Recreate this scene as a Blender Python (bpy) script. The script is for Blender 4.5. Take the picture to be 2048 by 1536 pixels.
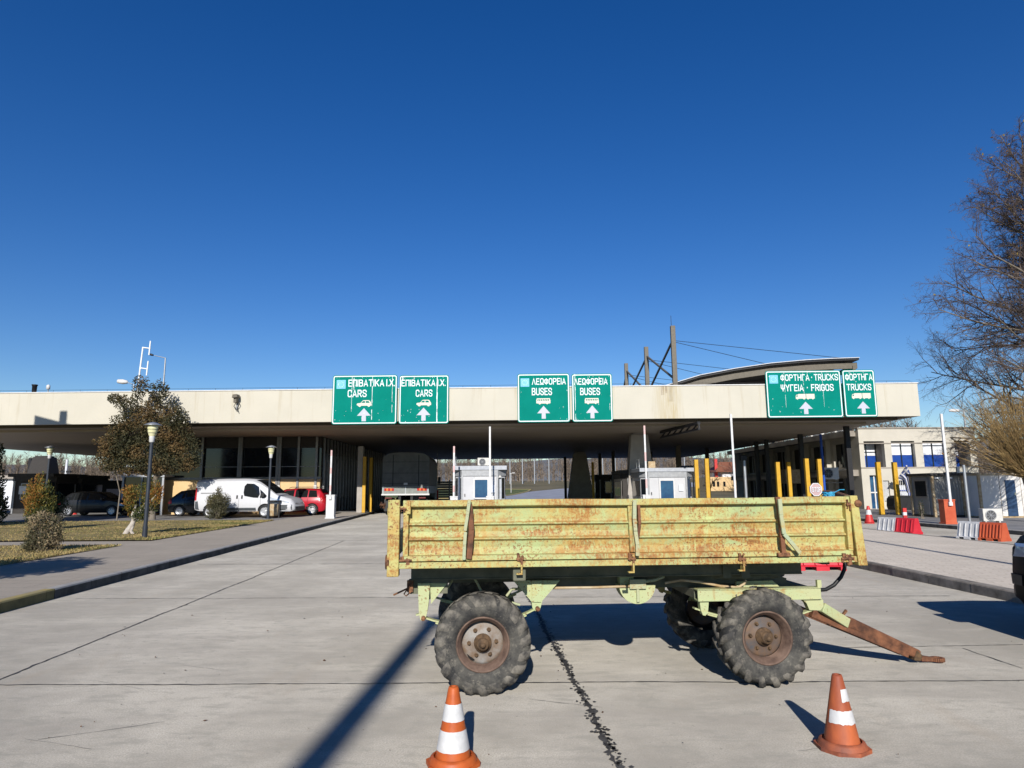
import bpy, math, random
from mathutils import Vector, Matrix, noise
for _o in list(bpy.data.objects): bpy.data.objects.remove(_o)
S = bpy.context.scene
COL = S.collection
rad = math.radians

# ------------------------------------------------------------------ camera
EYE = Vector((0, 0, 1.6)); PITCH = rad(8.87); ROLL = rad(0.4); FPX = 1340.0
_f = Vector((0, math.cos(PITCH), math.sin(PITCH))); _r0 = Vector((1, 0, 0)); _u0 = Vector((0, -math.sin(PITCH), math.cos(PITCH)))
_r = _r0 * math.cos(ROLL) - _u0 * math.sin(ROLL); _u = _r0 * math.sin(ROLL) + _u0 * math.cos(ROLL)
cam = bpy.data.cameras.new('camera'); camo = bpy.data.objects.new('camera', cam); COL.objects.link(camo)
cam.sensor_width = 36; cam.lens = FPX / 2048 * 36; cam.clip_start = 0.05; cam.clip_end = 6000
camo.matrix_world = Matrix(((_r.x, _u.x, -_f.x, EYE.x), (_r.y, _u.y, -_f.y, EYE.y), (_r.z, _u.z, -_f.z, EYE.z), (0, 0, 0, 1)))
S.camera = camo

# ------------------------------------------------------------------ world, sun, exposure
SUN_EL, SUN_AZ = rad(25.0), rad(2.7)          # light travels towards +Y, slightly +X
W = bpy.data.worlds.new('World'); S.world = W; W.use_nodes = True
nt = W.node_tree; nt.nodes.clear()
_o = nt.nodes.new('ShaderNodeOutputWorld'); _b = nt.nodes.new('ShaderNodeBackground'); _s = nt.nodes.new('ShaderNodeTexSky')
_s.sky_type = 'NISHITA'; _s.sun_disc = False; _s.sun_elevation = SUN_EL; _s.sun_rotation = math.pi + SUN_AZ
_s.altitude = 0; _s.air_density = 1.0; _s.dust_density = 0.0; _s.ozone_density = 3.5
_b.inputs['Strength'].default_value = 0.075
_h = nt.nodes.new('ShaderNodeHueSaturation'); _h.inputs['Hue'].default_value = .515; _h.inputs['Saturation'].default_value = 1.325; _h.inputs['Value'].default_value = 1.04
nt.links.new(_s.outputs[0], _h.inputs['Color']); nt.links.new(_h.outputs[0], _b.inputs[0]); nt.links.new(_b.outputs[0], _o.inputs[0])
sl = bpy.data.lights.new('sun', 'SUN'); sl.energy = 4.2; sl.angle = rad(0.53); sl.color = (1.0, 0.945, 0.87)
so = bpy.data.objects.new('sun', sl); COL.objects.link(so); so.location = (-3, -30, 30)
SD = Vector((math.sin(SUN_AZ) * math.cos(SUN_EL), math.cos(SUN_AZ) * math.cos(SUN_EL), -math.sin(SUN_EL)))
so.rotation_euler = SD.to_track_quat('-Z', 'Y').to_euler()
S.view_settings.view_transform = 'Standard'; S.view_settings.look = 'None'; S.view_settings.gamma = 1
S.view_settings.exposure = 0.40; S.view_settings.use_curve_mapping = False

# ------------------------------------------------------------------ measuring helpers: photo pixel -> place in the world
def ray(px, py): return _f + _r * ((px - 1024) / FPX) - _u * ((py - 768) / FPX)
def gp(px, py, z=0.0):
    d = ray(px, py); return EYE + d * ((z - EYE.z) / d.z)
def ap(px, py, Y):
    d = ray(px, py); return EYE + d * (Y / d.y)

# ------------------------------------------------------------------ mesh builder
class MB:
    def __init__(s): s.v, s.f, s.mi, s.sm = [], [], [], []
    def add(s, vs, fs, mi=0, sm=False, M=None):
        n = len(s.v)
        for p in vs:
            p = Vector(p); s.v.append(tuple(M @ p) if M is not None else tuple(p))
        for q in fs:
            s.f.append(tuple(i + n for i in q)); s.mi.append(mi); s.sm.append(sm)
        return s
    def box(s, x0, x1, y0, y1, z0, z1, mi=0, M=None):
        vs = [(x0, y0, z0), (x1, y0, z0), (x1, y1, z0), (x0, y1, z0), (x0, y0, z1), (x1, y0, z1), (x1, y1, z1), (x0, y1, z1)]
        return s.add(vs, [(3, 2, 1, 0), (4, 5, 6, 7), (0, 1, 5, 4), (1, 2, 6, 5), (2, 3, 7, 6), (3, 0, 4, 7)], mi, False, M)
    def bar(s, p0, p1, w, h, mi=0, up=(0, 0, 1), w1=None, h1=None):
        p0, p1 = Vector(p0), Vector(p1); d = (p1 - p0).normalized(); up = Vector(up)
        if abs(d.dot(up)) > .98: up = Vector((0, 1, 0))
        a = d.cross(up).normalized(); b = a.cross(d).normalized(); w1 = w if w1 is None else w1; h1 = h if h1 is None else h1
        vs = []
        for p, ww, hh in ((p0, w, h), (p1, w1, h1)):
            vs += [p - a * ww / 2 - b * hh / 2, p + a * ww / 2 - b * hh / 2, p + a * ww / 2 + b * hh / 2, p - a * ww / 2 + b * hh / 2]
        return s.add(vs, [(3, 2, 1, 0), (4, 5, 6, 7), (0, 1, 5, 4), (1, 2, 6, 5), (2, 3, 7, 6), (3, 0, 4, 7)], mi)
    def tube(s, pts, r, seg=8, mi=0, caps=True, sm=True, M=None):
        pts = [Vector(p) for p in pts]; n = len(pts); vs = []; fs = []
        rr = r if isinstance(r, (list, tuple)) else [r] * n; prev = None
        for i, p in enumerate(pts):
            t = (pts[min(i + 1, n - 1)] - pts[max(i - 1, 0)]).normalized()
            if prev is None:
                a = t.cross(Vector((0, 0, 1)))
                if a.length < 1e-3: a = t.cross(Vector((1, 0, 0)))
                a.normalize()
            else:
                a = (prev - t * prev.dot(t)).normalized()
            prev = a; b = t.cross(a)
            for k in range(seg):
                an = 2 * math.pi * k / seg; vs.append(p + (a * math.cos(an) + b * math.sin(an)) * rr[i])
        for i in range(n - 1):
            for k in range(seg):
                fs.append((i * seg + k, i * seg + (k + 1) % seg, (i + 1) * seg + (k + 1) % seg, (i + 1) * seg + k))
        s.add(vs, fs, mi, sm, M)
        if caps:
            s.add(vs[:seg], [tuple(range(seg))[::-1]], mi, False, M); s.add(vs[-seg:], [tuple(range(seg))], mi, False, M)
        return s
    def lathe(s, prof, seg=24, mi=0, M=None, sm=True, axis='z', arc=None):
        # prof: list of (r, h[, mi])
        vs = []; n = len(prof)
        for p in prof:
            for k in range(seg):
                an = 2 * math.pi * k / seg; c, q = math.cos(an) * p[0], math.sin(an) * p[0]
                vs.append((c, q, p[1]) if axis == 'z' else ((c, p[1], q) if axis == 'y' else (p[1], c, q)))
        for i in range(n - 1):
            m = prof[i][2] if len(prof[i]) > 2 else mi
            fs = [(i * seg + k, i * seg + (k + 1) % seg, (i + 1) * seg + (k + 1) % seg, (i + 1) * seg + k) for k in range(seg)]
            base = len(s.v) if i == 0 else base
            if i == 0:
                s.add(vs, fs, m, sm, M)
            else:
                for q in fs: s.f.append(tuple(x + base for x in q)); s.mi.append(m); s.sm.append(sm)
        return s
    def prism(s, poly, y0, y1, mi=0, M=None, plane='xz', side_mi=None):
        n = len(poly)
        def P(a, b, c): return (a, c, b) if plane == 'xz' else ((a, b, c) if plane == 'xy' else (c, a, b))
        vs = [P(a, b, y0) for a, b in poly] + [P(a, b, y1) for a, b in poly]
        s.add(vs, [tuple(range(n)), tuple(range(2 * n - 1, n - 1, -1))], mi, False, M)
        s.add(vs, [(i, i + n, (i + 1) % n + n, (i + 1) % n) for i in range(n)], mi if side_mi is None else side_mi, False, M)
        return s
    def build(s, name, mats, parent=None, bevel=0, fix=True, **props):
        me = bpy.data.meshes.new(name); me.from_pydata(s.v, [], s.f)
        mats = mats if isinstance(mats, (list, tuple)) else [mats]
        for m in mats: me.materials.append(m)
        me.polygons.foreach_set('material_index', s.mi); me.polygons.foreach_set('use_smooth', s.sm)
        if fix and len(s.f) < 60000:
            import bmesh
            bm = bmesh.new(); bm.from_mesh(me); bmesh.ops.recalc_face_normals(bm, faces=bm.faces[:]); bm.to_mesh(me); bm.free()
        o = bpy.data.objects.new(name, me); COL.objects.link(o)
        if parent is not None: o.parent = parent
        if bevel:
            b = o.modifiers.new('bevel', 'BEVEL'); b.width = bevel; b.segments = 2; b.limit_method = 'ANGLE'; b.angle_limit = rad(40)
        for k, v in props.items(): o[k] = v
        return o

def thing(name, label, cat, loc=(0, 0, 0), rz=0.0, group=None):
    o = bpy.data.objects.new(name, None); COL.objects.link(o); o.location = loc; o.rotation_euler = (0, 0, rz); o.empty_display_size = .2
    o['label'] = label; o['category'] = cat
    if group: o['group'] = group
    return o
def tag(o, label, cat, group=None):
    o['label'] = label; o['category'] = cat
    if group: o['group'] = group
    return o
def struct(o): o['kind'] = 'structure'; return o
def stuff(o, label, cat): o['kind'] = 'stuff'; o['label'] = label; o['category'] = cat; return o
def kids(o): return [c for c in bpy.data.objects if c.parent == o]
def copy_tree(o, parent=None):
    c = o.copy(); COL.objects.link(c); c.parent = parent
    for ch in kids(o): copy_tree(ch, c)
    return c
def place(o, loc, rz=0.0, label=None):
    o.location = loc; o.rotation_euler = (0, 0, rz)
    if label: o['label'] = label
    return o

# ------------------------------------------------------------------ materials
def pm(name, c, rough=.6, metal=0., var=.12, scale=6., bump=0., c2=None, stretch=(1, 1, 1), spec=.4, mix=(.35, .65), coat=0., detail=6.):
    m = bpy.data.materials.new(name); m.use_nodes = True; t = m.node_tree; p = t.nodes['Principled BSDF']; L = t.links.new
    p.inputs['Roughness'].default_value = rough; p.inputs['Metallic'].default_value = metal; p.inputs['Specular IOR Level'].default_value = spec
    if coat: p.inputs['Coat Weight'].default_value = coat; p.inputs['Coat Roughness'].default_value = .08
    tc = t.nodes.new('ShaderNodeTexCoord'); mp = t.nodes.new('ShaderNodeMapping'); mp.inputs['Scale'].default_value = stretch
    nz = t.nodes.new('ShaderNodeTexNoise'); nz.inputs['Scale'].default_value = scale; nz.inputs['Detail'].default_value = detail; nz.inputs['Roughness'].default_value = .62
    L(tc.outputs['Object'], mp.inputs[0]); L(mp.outputs[0], nz.inputs['Vector'])
    cr = t.nodes.new('ShaderNodeValToRGB'); e = cr.color_ramp.elements
    e[0].position, e[1].position = mix
    if c2 is None: a = [x * (1 - var) for x in c]; b = [min(1, x * (1 + var)) for x in c]
    else: a, b = c, c2
    e[0].color = (*a, 1); e[1].color = (*b, 1)
    L(nz.outputs[0], cr.inputs[0]); L(cr.outputs[0], p.inputs['Base Color'])
    if bump:
        bp = t.nodes.new('ShaderNodeBump'); bp.inputs['Strength'].default_value = bump; bp.inputs['Distance'].default_value = .02
        L(nz.outputs[0], bp.inputs['Height']); L(bp.outputs[0], p.inputs['Normal'])
    m['tree'] = 1
    return m
def N(t, kind, **kw):
    n = t.nodes.new(kind)
    for k, v in kw.items():
        if k in n.inputs: n.inputs[k].default_value = v
        else: setattr(n, k, v)
    return n
def ramp(t, src, p0, c0, p1, c1, L=None):
    r = t.nodes.new('ShaderNodeValToRGB'); e = r.color_ramp.elements
    e[0].position, e[1].position = p0, p1; e[0].color = (*c0, 1) if len(c0) == 3 else c0; e[1].color = (*c1, 1) if len(c1) == 3 else c1
    t.links.new(src, r.inputs[0]); return r.outputs[0]
def mixc(t, fac, a, b, blend='MIX'):
    m = t.nodes.new('ShaderNodeMix'); m.data_type = 'RGBA'; m.blend_type = blend
    for sock, v in ((m.inputs[0], fac), (m.inputs[6], a), (m.inputs[7], b)):
        if hasattr(v, 'default_value') or hasattr(v, 'is_linked'): t.links.new(v, sock)
        else: sock.default_value = v if not isinstance(v, tuple) else (*v, 1) if len(v) == 3 else v
    return m.outputs[2]
def math_(t, op, a, b=0.0):
    m = t.nodes.new('ShaderNodeMath'); m.operation = op
    for i, v in enumerate((a, b)):
        if hasattr(v, 'is_linked'): t.links.new(v, m.inputs[i])
        else: m.inputs[i].default_value = v
    return m.outputs[0]
def newmat(name, rough=.7, metal=0., spec=.35):
    m = bpy.data.materials.new(name); m.use_nodes = True; t = m.node_tree; p = t.nodes['Principled BSDF']
    p.inputs['Roughness'].default_value = rough; p.inputs['Metallic'].default_value = metal; p.inputs['Specular IOR Level'].default_value = spec
    return m, t, p
def objnoise(t, scale, detail=6., rough=.6, stretch=(1, 1, 1), dist=0., loc=(0, 0, 0)):
    tc = t.nodes.new('ShaderNodeTexCoord'); mp = t.nodes.new('ShaderNodeMapping'); mp.inputs['Scale'].default_value = stretch; mp.inputs['Location'].default_value = loc
    n = N(t, 'ShaderNodeTexNoise', Scale=scale, Detail=detail, Roughness=rough, Distortion=dist)
    t.links.new(tc.outputs['Object'], mp.inputs[0]); t.links.new(mp.outputs[0], n.inputs['Vector']); return n.outputs[0]
def bumpit(t, p, h, strength, dist=.02):
    b = N(t, 'ShaderNodeBump', Strength=strength, Distance=dist); t.links.new(h, b.inputs['Height']); t.links.new(b.outputs[0], p.inputs['Normal'])

def rusty(name, paint, paint2, amount, rust=(.21, .085, .028), rust2=(.36, .165, .04), rough=.62, seams=False):
    m, t, p = newmat(name, rough)
    base = mixc(t, ramp(t, objnoise(t, 3.0, 4, .6), .38, (0, 0, 0), .62, (1, 1, 1)), paint, paint2)
    # ochre wash in wide patches, then rust blotches broken up by grain, short vertical runs and dark specks
    wash = ramp(t, objnoise(t, 1.9, 7, .66, (.75, 1, 1.9), .5, (3, 1, 7)), .57 - amount * .2, (0, 0, 0), .70 - amount * .2, (.9, .9, .9))
    gr1 = ramp(t, objnoise(t, 26, 5, .72, (1.3, 1, .55)), .38, (.15, .15, .15), .56, (1, 1, 1))
    c = mixc(t, math_(t, 'MULTIPLY', wash, gr1), base, (.46, .31, .09))
    blot = ramp(t, objnoise(t, 3.1, 9, .72, (.7, 1, 1.7), .4, (1, 5, 2)), .625 - amount * .2, (0, 0, 0), .69 - amount * .2, (1, 1, 1))
    grain = ramp(t, objnoise(t, 48, 4, .75, (1.2, 1, .5)), .44, (.05, .05, .05), .57, (1, 1, 1))
    c = mixc(t, math_(t, 'MULTIPLY', blot, grain), c, rust2)
    core = ramp(t, objnoise(t, 3.1, 9, .72, (.7, 1, 1.7), .4, (1, 5, 2)), .70 - amount * .2, (0, 0, 0), .76 - amount * .2, (.9, .9, .9))
    c = mixc(t, math_(t, 'MULTIPLY', core, gr1), c, rust)
    spots = ramp(t, objnoise(t, 62, 3, .6), .64 - amount * .1, (0, 0, 0), .68 - amount * .1, (1, 1, 1))
    where = ramp(t, objnoise(t, 1.3, 4, .6, (1, 1, 1), 0, (9, 2, 4)), .40, (.1, .1, .1), .58, (1, 1, 1))
    c = mixc(t, math_(t, 'MULTIPLY', spots, where), c, rust)
    run = ramp(t, objnoise(t, 15, 3, .6, (1, 1, .12), .2), .66 - amount * .1, (0, 0, 0), .78, (.8, .8, .8))
    c = mixc(t, math_(t, 'MULTIPLY', run, gr1), c, rust2)
    if seams:   # rust creeping up from the ledges of the pressed ribs and the lower hem
        tc = t.nodes.new('ShaderNodeTexCoord'); sx = t.nodes.new('ShaderNodeSeparateXYZ'); t.links.new(tc.outputs['Object'], sx.inputs[0]); masks = None
        for z0 in (1.337, 1.222, 1.092):
            d = math_(t, 'SUBTRACT', sx.outputs[2], z0); k = math_(t, 'MULTIPLY', math_(t, 'GREATER_THAN', d, -.004), ramp(t, d, .0, (1, 1, 1), .05, (0, 0, 0)))
            masks = k if masks is None else math_(t, 'MAXIMUM', masks, k)
        nz = ramp(t, objnoise(t, 4.2, 8, .72, (1, 1, .25), .2, (6, 6, 6)), .44, (0, 0, 0), .60, (1, 1, 1))
        c = mixc(t, math_(t, 'MULTIPLY', math_(t, 'MULTIPLY', masks, nz), gr1), c, (.34, .16, .045))
    t.links.new(c, p.inputs['Base Color']); bumpit(t, p, objnoise(t, 30, 6, .7), .25, .006)
    return m

M = {}
M['trailer'] = rusty('trailer_paint', (.435, .475, .195), (.345, .425, .205), .71, seams=True)
M['trailer_post'] = rusty('trailer_post_paint', (.49, .43, .145), (.44, .45, .17), .74)
M['chassis_paint'] = rusty('chassis_paint', (.40, .475, .25), (.44, .46, .25), .3)
M['stake_paint'] = rusty('stake_paint', (.36, .42, .27), (.41, .42, .25), .35)
M['rust'] = pm('rusted_iron', (.075, .032, .018), .85, 0, c2=(.30, .14, .065), scale=32, bump=.5)
M['rust_brown'] = pm('rust_brown_steel', (.065, .028, .016), .8, 0, c2=(.23, .095, .045), scale=9, stretch=(1, 1, 1), bump=.3)
M['chassis_dark'] = pm('dark_green_grimy_steel', (.10, .11, .075), .75, 0, c2=(.18, .175, .125), scale=6)  # frame green darkened to carry the shadow under the bed
M['wood'] = pm('grey_floor_boards', (.16, .13, .10), .85, 0, var=.3, scale=9, stretch=(.2, 4, 1))
M['rubber_hose'] = pm('black_hose_rubber', (.012, .012, .013), .5, 0)
# dusty rubber
def rubber():
    m, t, p = newmat('dusty_tyre_rubber', .82, 0, .25)
    c = mixc(t, ramp(t, objnoise(t, 7, 8, .7), .4, (0, 0, 0), .68, (1, 1, 1)), (.030, .030, .030), (.125, .118, .10))
    c = mixc(t, ramp(t, objnoise(t, 26, 5, .7), .55, (0, 0, 0), .75, (1, 1, 1)), c, (.21, .19, .155))
    t.links.new(c, p.inputs['Base Color']); bumpit(t, p, objnoise(t, 40, 5, .7), .4, .006); return m
M['tyre'] = rubber()
M['lug'] = pm('worn_lug_rubber', (.045, .043, .04), .85, 0, c2=(.20, .182, .15), scale=13, bump=.3, mix=(.38, .66))
M['rim_rust'] = pm('rusty_rim_lip', (.075, .045, .033), .8, 0, c2=(.19, .125, .092), scale=9, bump=.2)
M['rim_disc'] = pm('grey_rim_disc', (.29, .285, .27), .65, .1, c2=(.17, .11, .065), scale=7, bump=.15)
M['rim_dark'] = pm('dark_worn_rim_disc', (.075, .075, .08), .65, .1, c2=(.17, .10, .055), scale=8, bump=.15)
M['hub'] = pm('rusty_hub', (.06, .038, .022), .8, .1, c2=(.17, .105, .055), scale=20, bump=.2)
M['orange'] = pm('orange_cone_plastic', (.38, .075, .016), .5, 0, c2=(.52, .115, .024), scale=11, detail=9, spec=.35)
M['orange_old'] = pm('scuffed_orange_plastic', (.27, .065, .03), .6, 0, c2=(.50, .125, .04), scale=8, detail=9, stretch=(1, 1, .4))
M['cone_base'] = pm('dirty_cone_base', (.18, .06, .038), .65, 0, c2=(.40, .11, .045), scale=9)
M['reflect'] = pm('white_reflective_sleeve', (.52, .52, .51), .4, 0, c2=(.64, .64, .63), scale=14)
M['cream'] = pm('cream_fascia', (.66, .60, .47), .8, 0, var=.04, scale=.8)
def fascia():
    m, t, p = newmat('cream_painted_fascia', .8)
    c = mixc(t, ramp(t, objnoise(t, .5, 5, .6), .35, (0, 0, 0), .7, (1, 1, 1)), (.505, .48, .40), (.55, .52, .435))
    streak = ramp(t, objnoise(t, 3.2, 5, .65, (1, 1, .06), .1), .56, (0, 0, 0), .74, (.6, .6, .6))
    c = mixc(t, streak, c, (.40, .345, .235))
    dirt = ramp(t, objnoise(t, 5, 8, .75, (1, 1, .5), .2, (4, 4, 1)), .655, (0, 0, 0), .72, (.6, .6, .6))
    c = mixc(t, dirt, c, (.24, .215, .165))
    # the big leak stain and a few short drips below the coping
    tc = t.nodes.new('ShaderNodeTexCoord'); sx = t.nodes.new('ShaderNodeSeparateXYZ'); t.links.new(tc.outputs['Object'], sx.inputs[0])
    for x0, w_, z0, z1, col, k_ in ((-13.0, .75, 5.0, 7.2, (.43, .35, .19), .75), (-13.35, .10, 6.45, 7.0, (.16, .09, .05), .9), (-13.15, .06, 6.55, 7.0, (.16, .09, .05), .8), (-12.9, .22, 6.1, 7.0, (.25, .20, .12), .6), (-13.6, .3, 5.1, 7.2, (.45, .39, .26), .5)):
        dx = math_(t, 'ABSOLUTE', math_(t, 'SUBTRACT', sx.outputs[0], x0)); k = math_(t, 'MULTIPLY', ramp(t, dx, w_ * .35, (k_, k_, k_), w_, (0, 0, 0)), math_(t, 'MULTIPLY', math_(t, 'GREATER_THAN', sx.outputs[2], z0), math_(t, 'LESS_THAN', sx.outputs[2], z1)))
        k = math_(t, 'MULTIPLY', k, ramp(t, objnoise(t, 7, 6, .7, (1.6, 1, .12), .1, (x0, 1, 2)), .38, (.1, .1, .1), .60, (1, 1, 1))); c = mixc(t, k, c, col)
    t.links.new(c, p.inputs['Base Color']); return m
M['fascia'] = fascia()
M['soffit'] = pm('brown_soffit_slats', (.20, .165, .125), .7, 0, var=.12, scale=1.2, stretch=(.05, 9, 1))
M['rooftop'] = pm('roof_felt', (.16, .15, .14), .9)
M['steel_black'] = pm('black_painted_steel', (.018, .018, .02), .5, .2)
M['steel_brown'] = pm('brown_grey_painted_steel', (.13, .115, .09), .6, .1)
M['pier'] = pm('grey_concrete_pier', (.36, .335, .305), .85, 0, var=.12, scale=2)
M['sign_green'] = pm('green_sign_face', (.001, .185, .145), .7, 0, c2=(.002, .21, .165), scale=1.1, spec=.04)
M['sign_white'] = pm('white_sign_film', (.72, .76, .78), .5, 0, var=.04)
M['sign_cream'] = pm('aged_sign_film', (.62, .60, .48), .5, 0, c2=(.68, .60, .52), scale=4)
M['sign_lilac'] = pm('faded_arrow_film', (.47, .48, .56), .5, 0, var=.03)
M['sign_blue'] = pm('faded_light_blue_film', (.10, .42, .68), .5, 0, c2=(.20, .52, .74), scale=12)
M['glass_dark'] = pm('dark_window_glass', (.010, .013, .017), .06, 0, var=.3, scale=.6, spec=.5)
M['glass_blue'] = pm('blue_tinted_glass', (.012, .05, .13), .08, 0, c2=(.02, .10, .20), scale=1.5, spec=.5)
M['mullion'] = pm('grey_aluminium', (.22, .22, .22), .4, .5)
M['yellow_wall'] = pm('yellow_ochre_render', (.60, .42, .21), .85, 0, c2=(.66, .47, .25), scale=1.3)
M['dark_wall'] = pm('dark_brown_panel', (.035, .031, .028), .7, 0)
M['booth_white'] = pm('white_booth_panel', (.50, .505, .515), .55, 0, var=.05, scale=1.5)
M['booth_grey'] = pm('light_grey_trim', (.36, .38, .41), .5, .1)
M['yellow_post'] = pm('yellow_painted_steel', (.50, .27, .012), .55, 0, c2=(.58, .34, .02), scale=4)
M['white_metal'] = pm('white_painted_metal', (.60, .60, .59), .45, 0, var=.08)
M['boom_pink'] = pm('faded_pink_boom_stripe', (.60, .40, .38), .5, 0, var=.1, scale=4)
M['red_paint'] = pm('faded_red_paint', (.52, .035, .03), .5, 0, var=.2)
M['grey_metal'] = pm('grey_painted_metal', (.30, .31, .32), .5, .3)
M['galv'] = pm('galvanised_steel', (.36, .38, .40), .42, .6)
M['red_plastic'] = pm('red_barrier_plastic', (.50, .018, .03), .45, 0, c2=(.58, .03, .045), scale=3)
M['orange_plastic'] = pm('orange_barrier_plastic', (.44, .075, .03), .5, 0, c2=(.52, .11, .045), scale=3)
M['white_plastic'] = pm('weathered_white_barrier_plastic', (.42, .42, .42), .55, 0, c2=(.60, .60, .60), scale=4)
M['dark_hole'] = pm('shaded_recess_black', (.008, .008, .008), .9)
M['office'] = pm('pale_beige_render', (.47, .445, .38), .85, 0, c2=(.53, .50, .43), scale=.9)
M['office_grey'] = pm('weathered_grey_render', (.30, .27, .23), .85, 0, var=.2, scale=1.0)
M['cabin_grey'] = pm('grey_corrugated_cabin', (.25, .245, .23), .6, 0, var=.12, scale=2)
M['cabin_trim'] = pm('beige_cabin_trim', (.48, .40, .27), .6, 0, c2=(.34, .22, .10), scale=6)
M['cabin_white'] = pm('white_cabin_panel', (.62, .60, .56), .6, 0, c2=(.70, .68, .65), scale=2)
M['blue_door'] = pm('dull_blue_door', (.02, .05, .11), .5, 0, var=.15)
M['blue_frame'] = pm('bright_blue_frame', (.01, .07, .38), .45, 0)
M['blue_panel'] = pm('blue_window_film', (.008, .04, .22), .3, 0, c2=(.012, .06, .30), scale=2)
M['curtain'] = pm('white_blind', (.55, .58, .62), .6, 0, c2=(.72, .74, .78), scale=3)
M['ac'] = pm('off_white_unit', (.55, .54, .50), .5, 0, var=.08)
M['red_car'] = pm('red_car_paint', (.42, .012, .025), .25, 0, var=.05, coat=.6)
M['white_van'] = pm('white_van_paint', (.58, .585, .60), .3, 0, var=.02, coat=.5)
M['black_car'] = pm('black_car_paint', (.005, .006, .007), .4, 0, var=.1, coat=.15)
M['dark_car'] = pm('dark_blue_car_paint', (.010, .014, .020), .25, 0, var=.1, coat=.6)
M['bumper'] = pm('grey_bumper_plastic', (.07, .078, .085), .55, 0)
M['pickup_black'] = pm('dull_black_pickup_paint', (.005, .005, .006), .55, 0, spec=.12)
M['black_plastic'] = pm('black_plastic', (.016, .016, .017), .5, 0)
M['car_glass'] = pm('car_glass', (.012, .014, .015), .05, 0, spec=.6)
M['alloy'] = pm('silver_wheel_cover', (.50, .51, .53), .35, .6)
M['chrome'] = pm('bright_chrome', (.75, .76, .78), .15, 1)
M['lamp_lens'] = pm('headlamp_lens', (.55, .58, .60), .12, .3)
M['tail_red'] = pm('tail_light_red', (.40, .01, .012), .25, 0)
M['tail_dim'] = pm('grimy_tail_lens', (.12, .012, .012), .4, 0)
M['tail_orange'] = pm('tail_light_orange', (.62, .16, .02), .3, 0)
M['tarp'] = pm('dark_grey_truck_tarpaulin', (.11, .112, .105), .6, 0, var=.2, scale=1.5, bump=.2)
M['tailgate'] = pm('grey_green_tailgate', (.20, .215, .20), .55, .1, var=.12)
M['lamp_cream'] = pm('cream_lamp_glass', (.66, .62, .32), .4, 0, c2=(.72, .70, .44), scale=5)
M['lamp_pole'] = pm('dark_blue_grey_lamp_post', (.035, .042, .055), .45, .2)
M['bark'] = pm('grey_brown_bark', (.10, .08, .06), .9, 0, c2=(.22, .19, .15), scale=5, stretch=(1, 1, .4), bump=.4)
M['bark_white'] = pm('pale_bark', (.36, .32, .28), .9, 0, c2=(.52, .48, .43), scale=9, bump=.4)
M['twig'] = pm('dark_twigs', (.065, .048, .042), .9, 0, c2=(.15, .115, .095), scale=2)
M['twig_yellow'] = pm('yellow_brown_shoots', (.22, .14, .055), .85, 0, c2=(.36, .25, .10), scale=4)
M['wood_far'] = pm('winter_wood_twigs', (.13, .10, .075), .95, 0, c2=(.22, .175, .13), scale=.5)
M['rope'] = pm('blue_nylon_rope', (.01, .22, .42), .6, 0, c2=(.06, .38, .58), scale=30)
M['stop_pink'] = pm('faded_red_sign', (.46, .29, .285), .6, 0, c2=(.54, .40, .39), scale=9)
M['antenna'] = pm('white_antenna_tube', (.78, .80, .80), .4, .1)
M['roof_tile'] = pm('red_brown_roof_tiles', (.20, .075, .04), .8, 0, c2=(.28, .11, .06), scale=2, stretch=(1, 1, 6))
M['flag_blue'] = pm('faded_flag_blue', (.06, .09, .24), .8, 0, var=.15)
M['flag_white'] = pm('flag_white', (.62, .62, .64), .8, 0, var=.05)
M['sign_sky'] = pm('blue_shop_sign_face', (.02, .09, .42), .4, 0)
def leafmat(name, a, b):
    m, t, p = newmat(name, .65, 0, .25)
    c = mixc(t, ramp(t, objnoise(t, 2.2, 3, .5), .38, (0, 0, 0), .62, (1, 1, 1)), a, b)
    t.links.new(c, p.inputs['Base Color'])
    p.inputs['Subsurface Weight'].default_value = 0
    return m
M['leaf_a'] = leafmat('bronze_green_foliage', (.075, .062, .026), (.115, .09, .04))
M['leaf_b'] = leafmat('brown_foliage', (.125, .08, .034), (.175, .112, .045))
M['leaf_c'] = leafmat('deep_green_foliage', (.035, .038, .018), (.06, .058, .028))
M['thuja_a'] = leafmat('rusty_orange_conifer', (.20, .085, .018), (.26, .13, .025))
M['thuja_b'] = leafmat('golden_green_conifer', (.12, .105, .022), (.16, .14, .03))
M['thuja_c'] = leafmat('dark_green_conifer', (.03, .045, .015), (.06, .07, .02))
M['bush_a'] = leafmat('olive_hedge_leaf', (.09, .085, .030), (.15, .125, .045))
M['bush_b'] = leafmat('tan_dry_leaf', (.20, .15, .085), (.28, .22, .13))
M['bush_c'] = leafmat('grey_green_leaf', (.06, .06, .03), (.10, .09, .05))
M['leaf_last'] = leafmat('last_autumn_leaf', (.30, .12, .03), (.26, .20, .04))
M['leaf_dead'] = pm('dead_leaf_brown', (.05, .03, .02), .9, 0, c2=(.14, .07, .03), scale=5)
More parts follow.
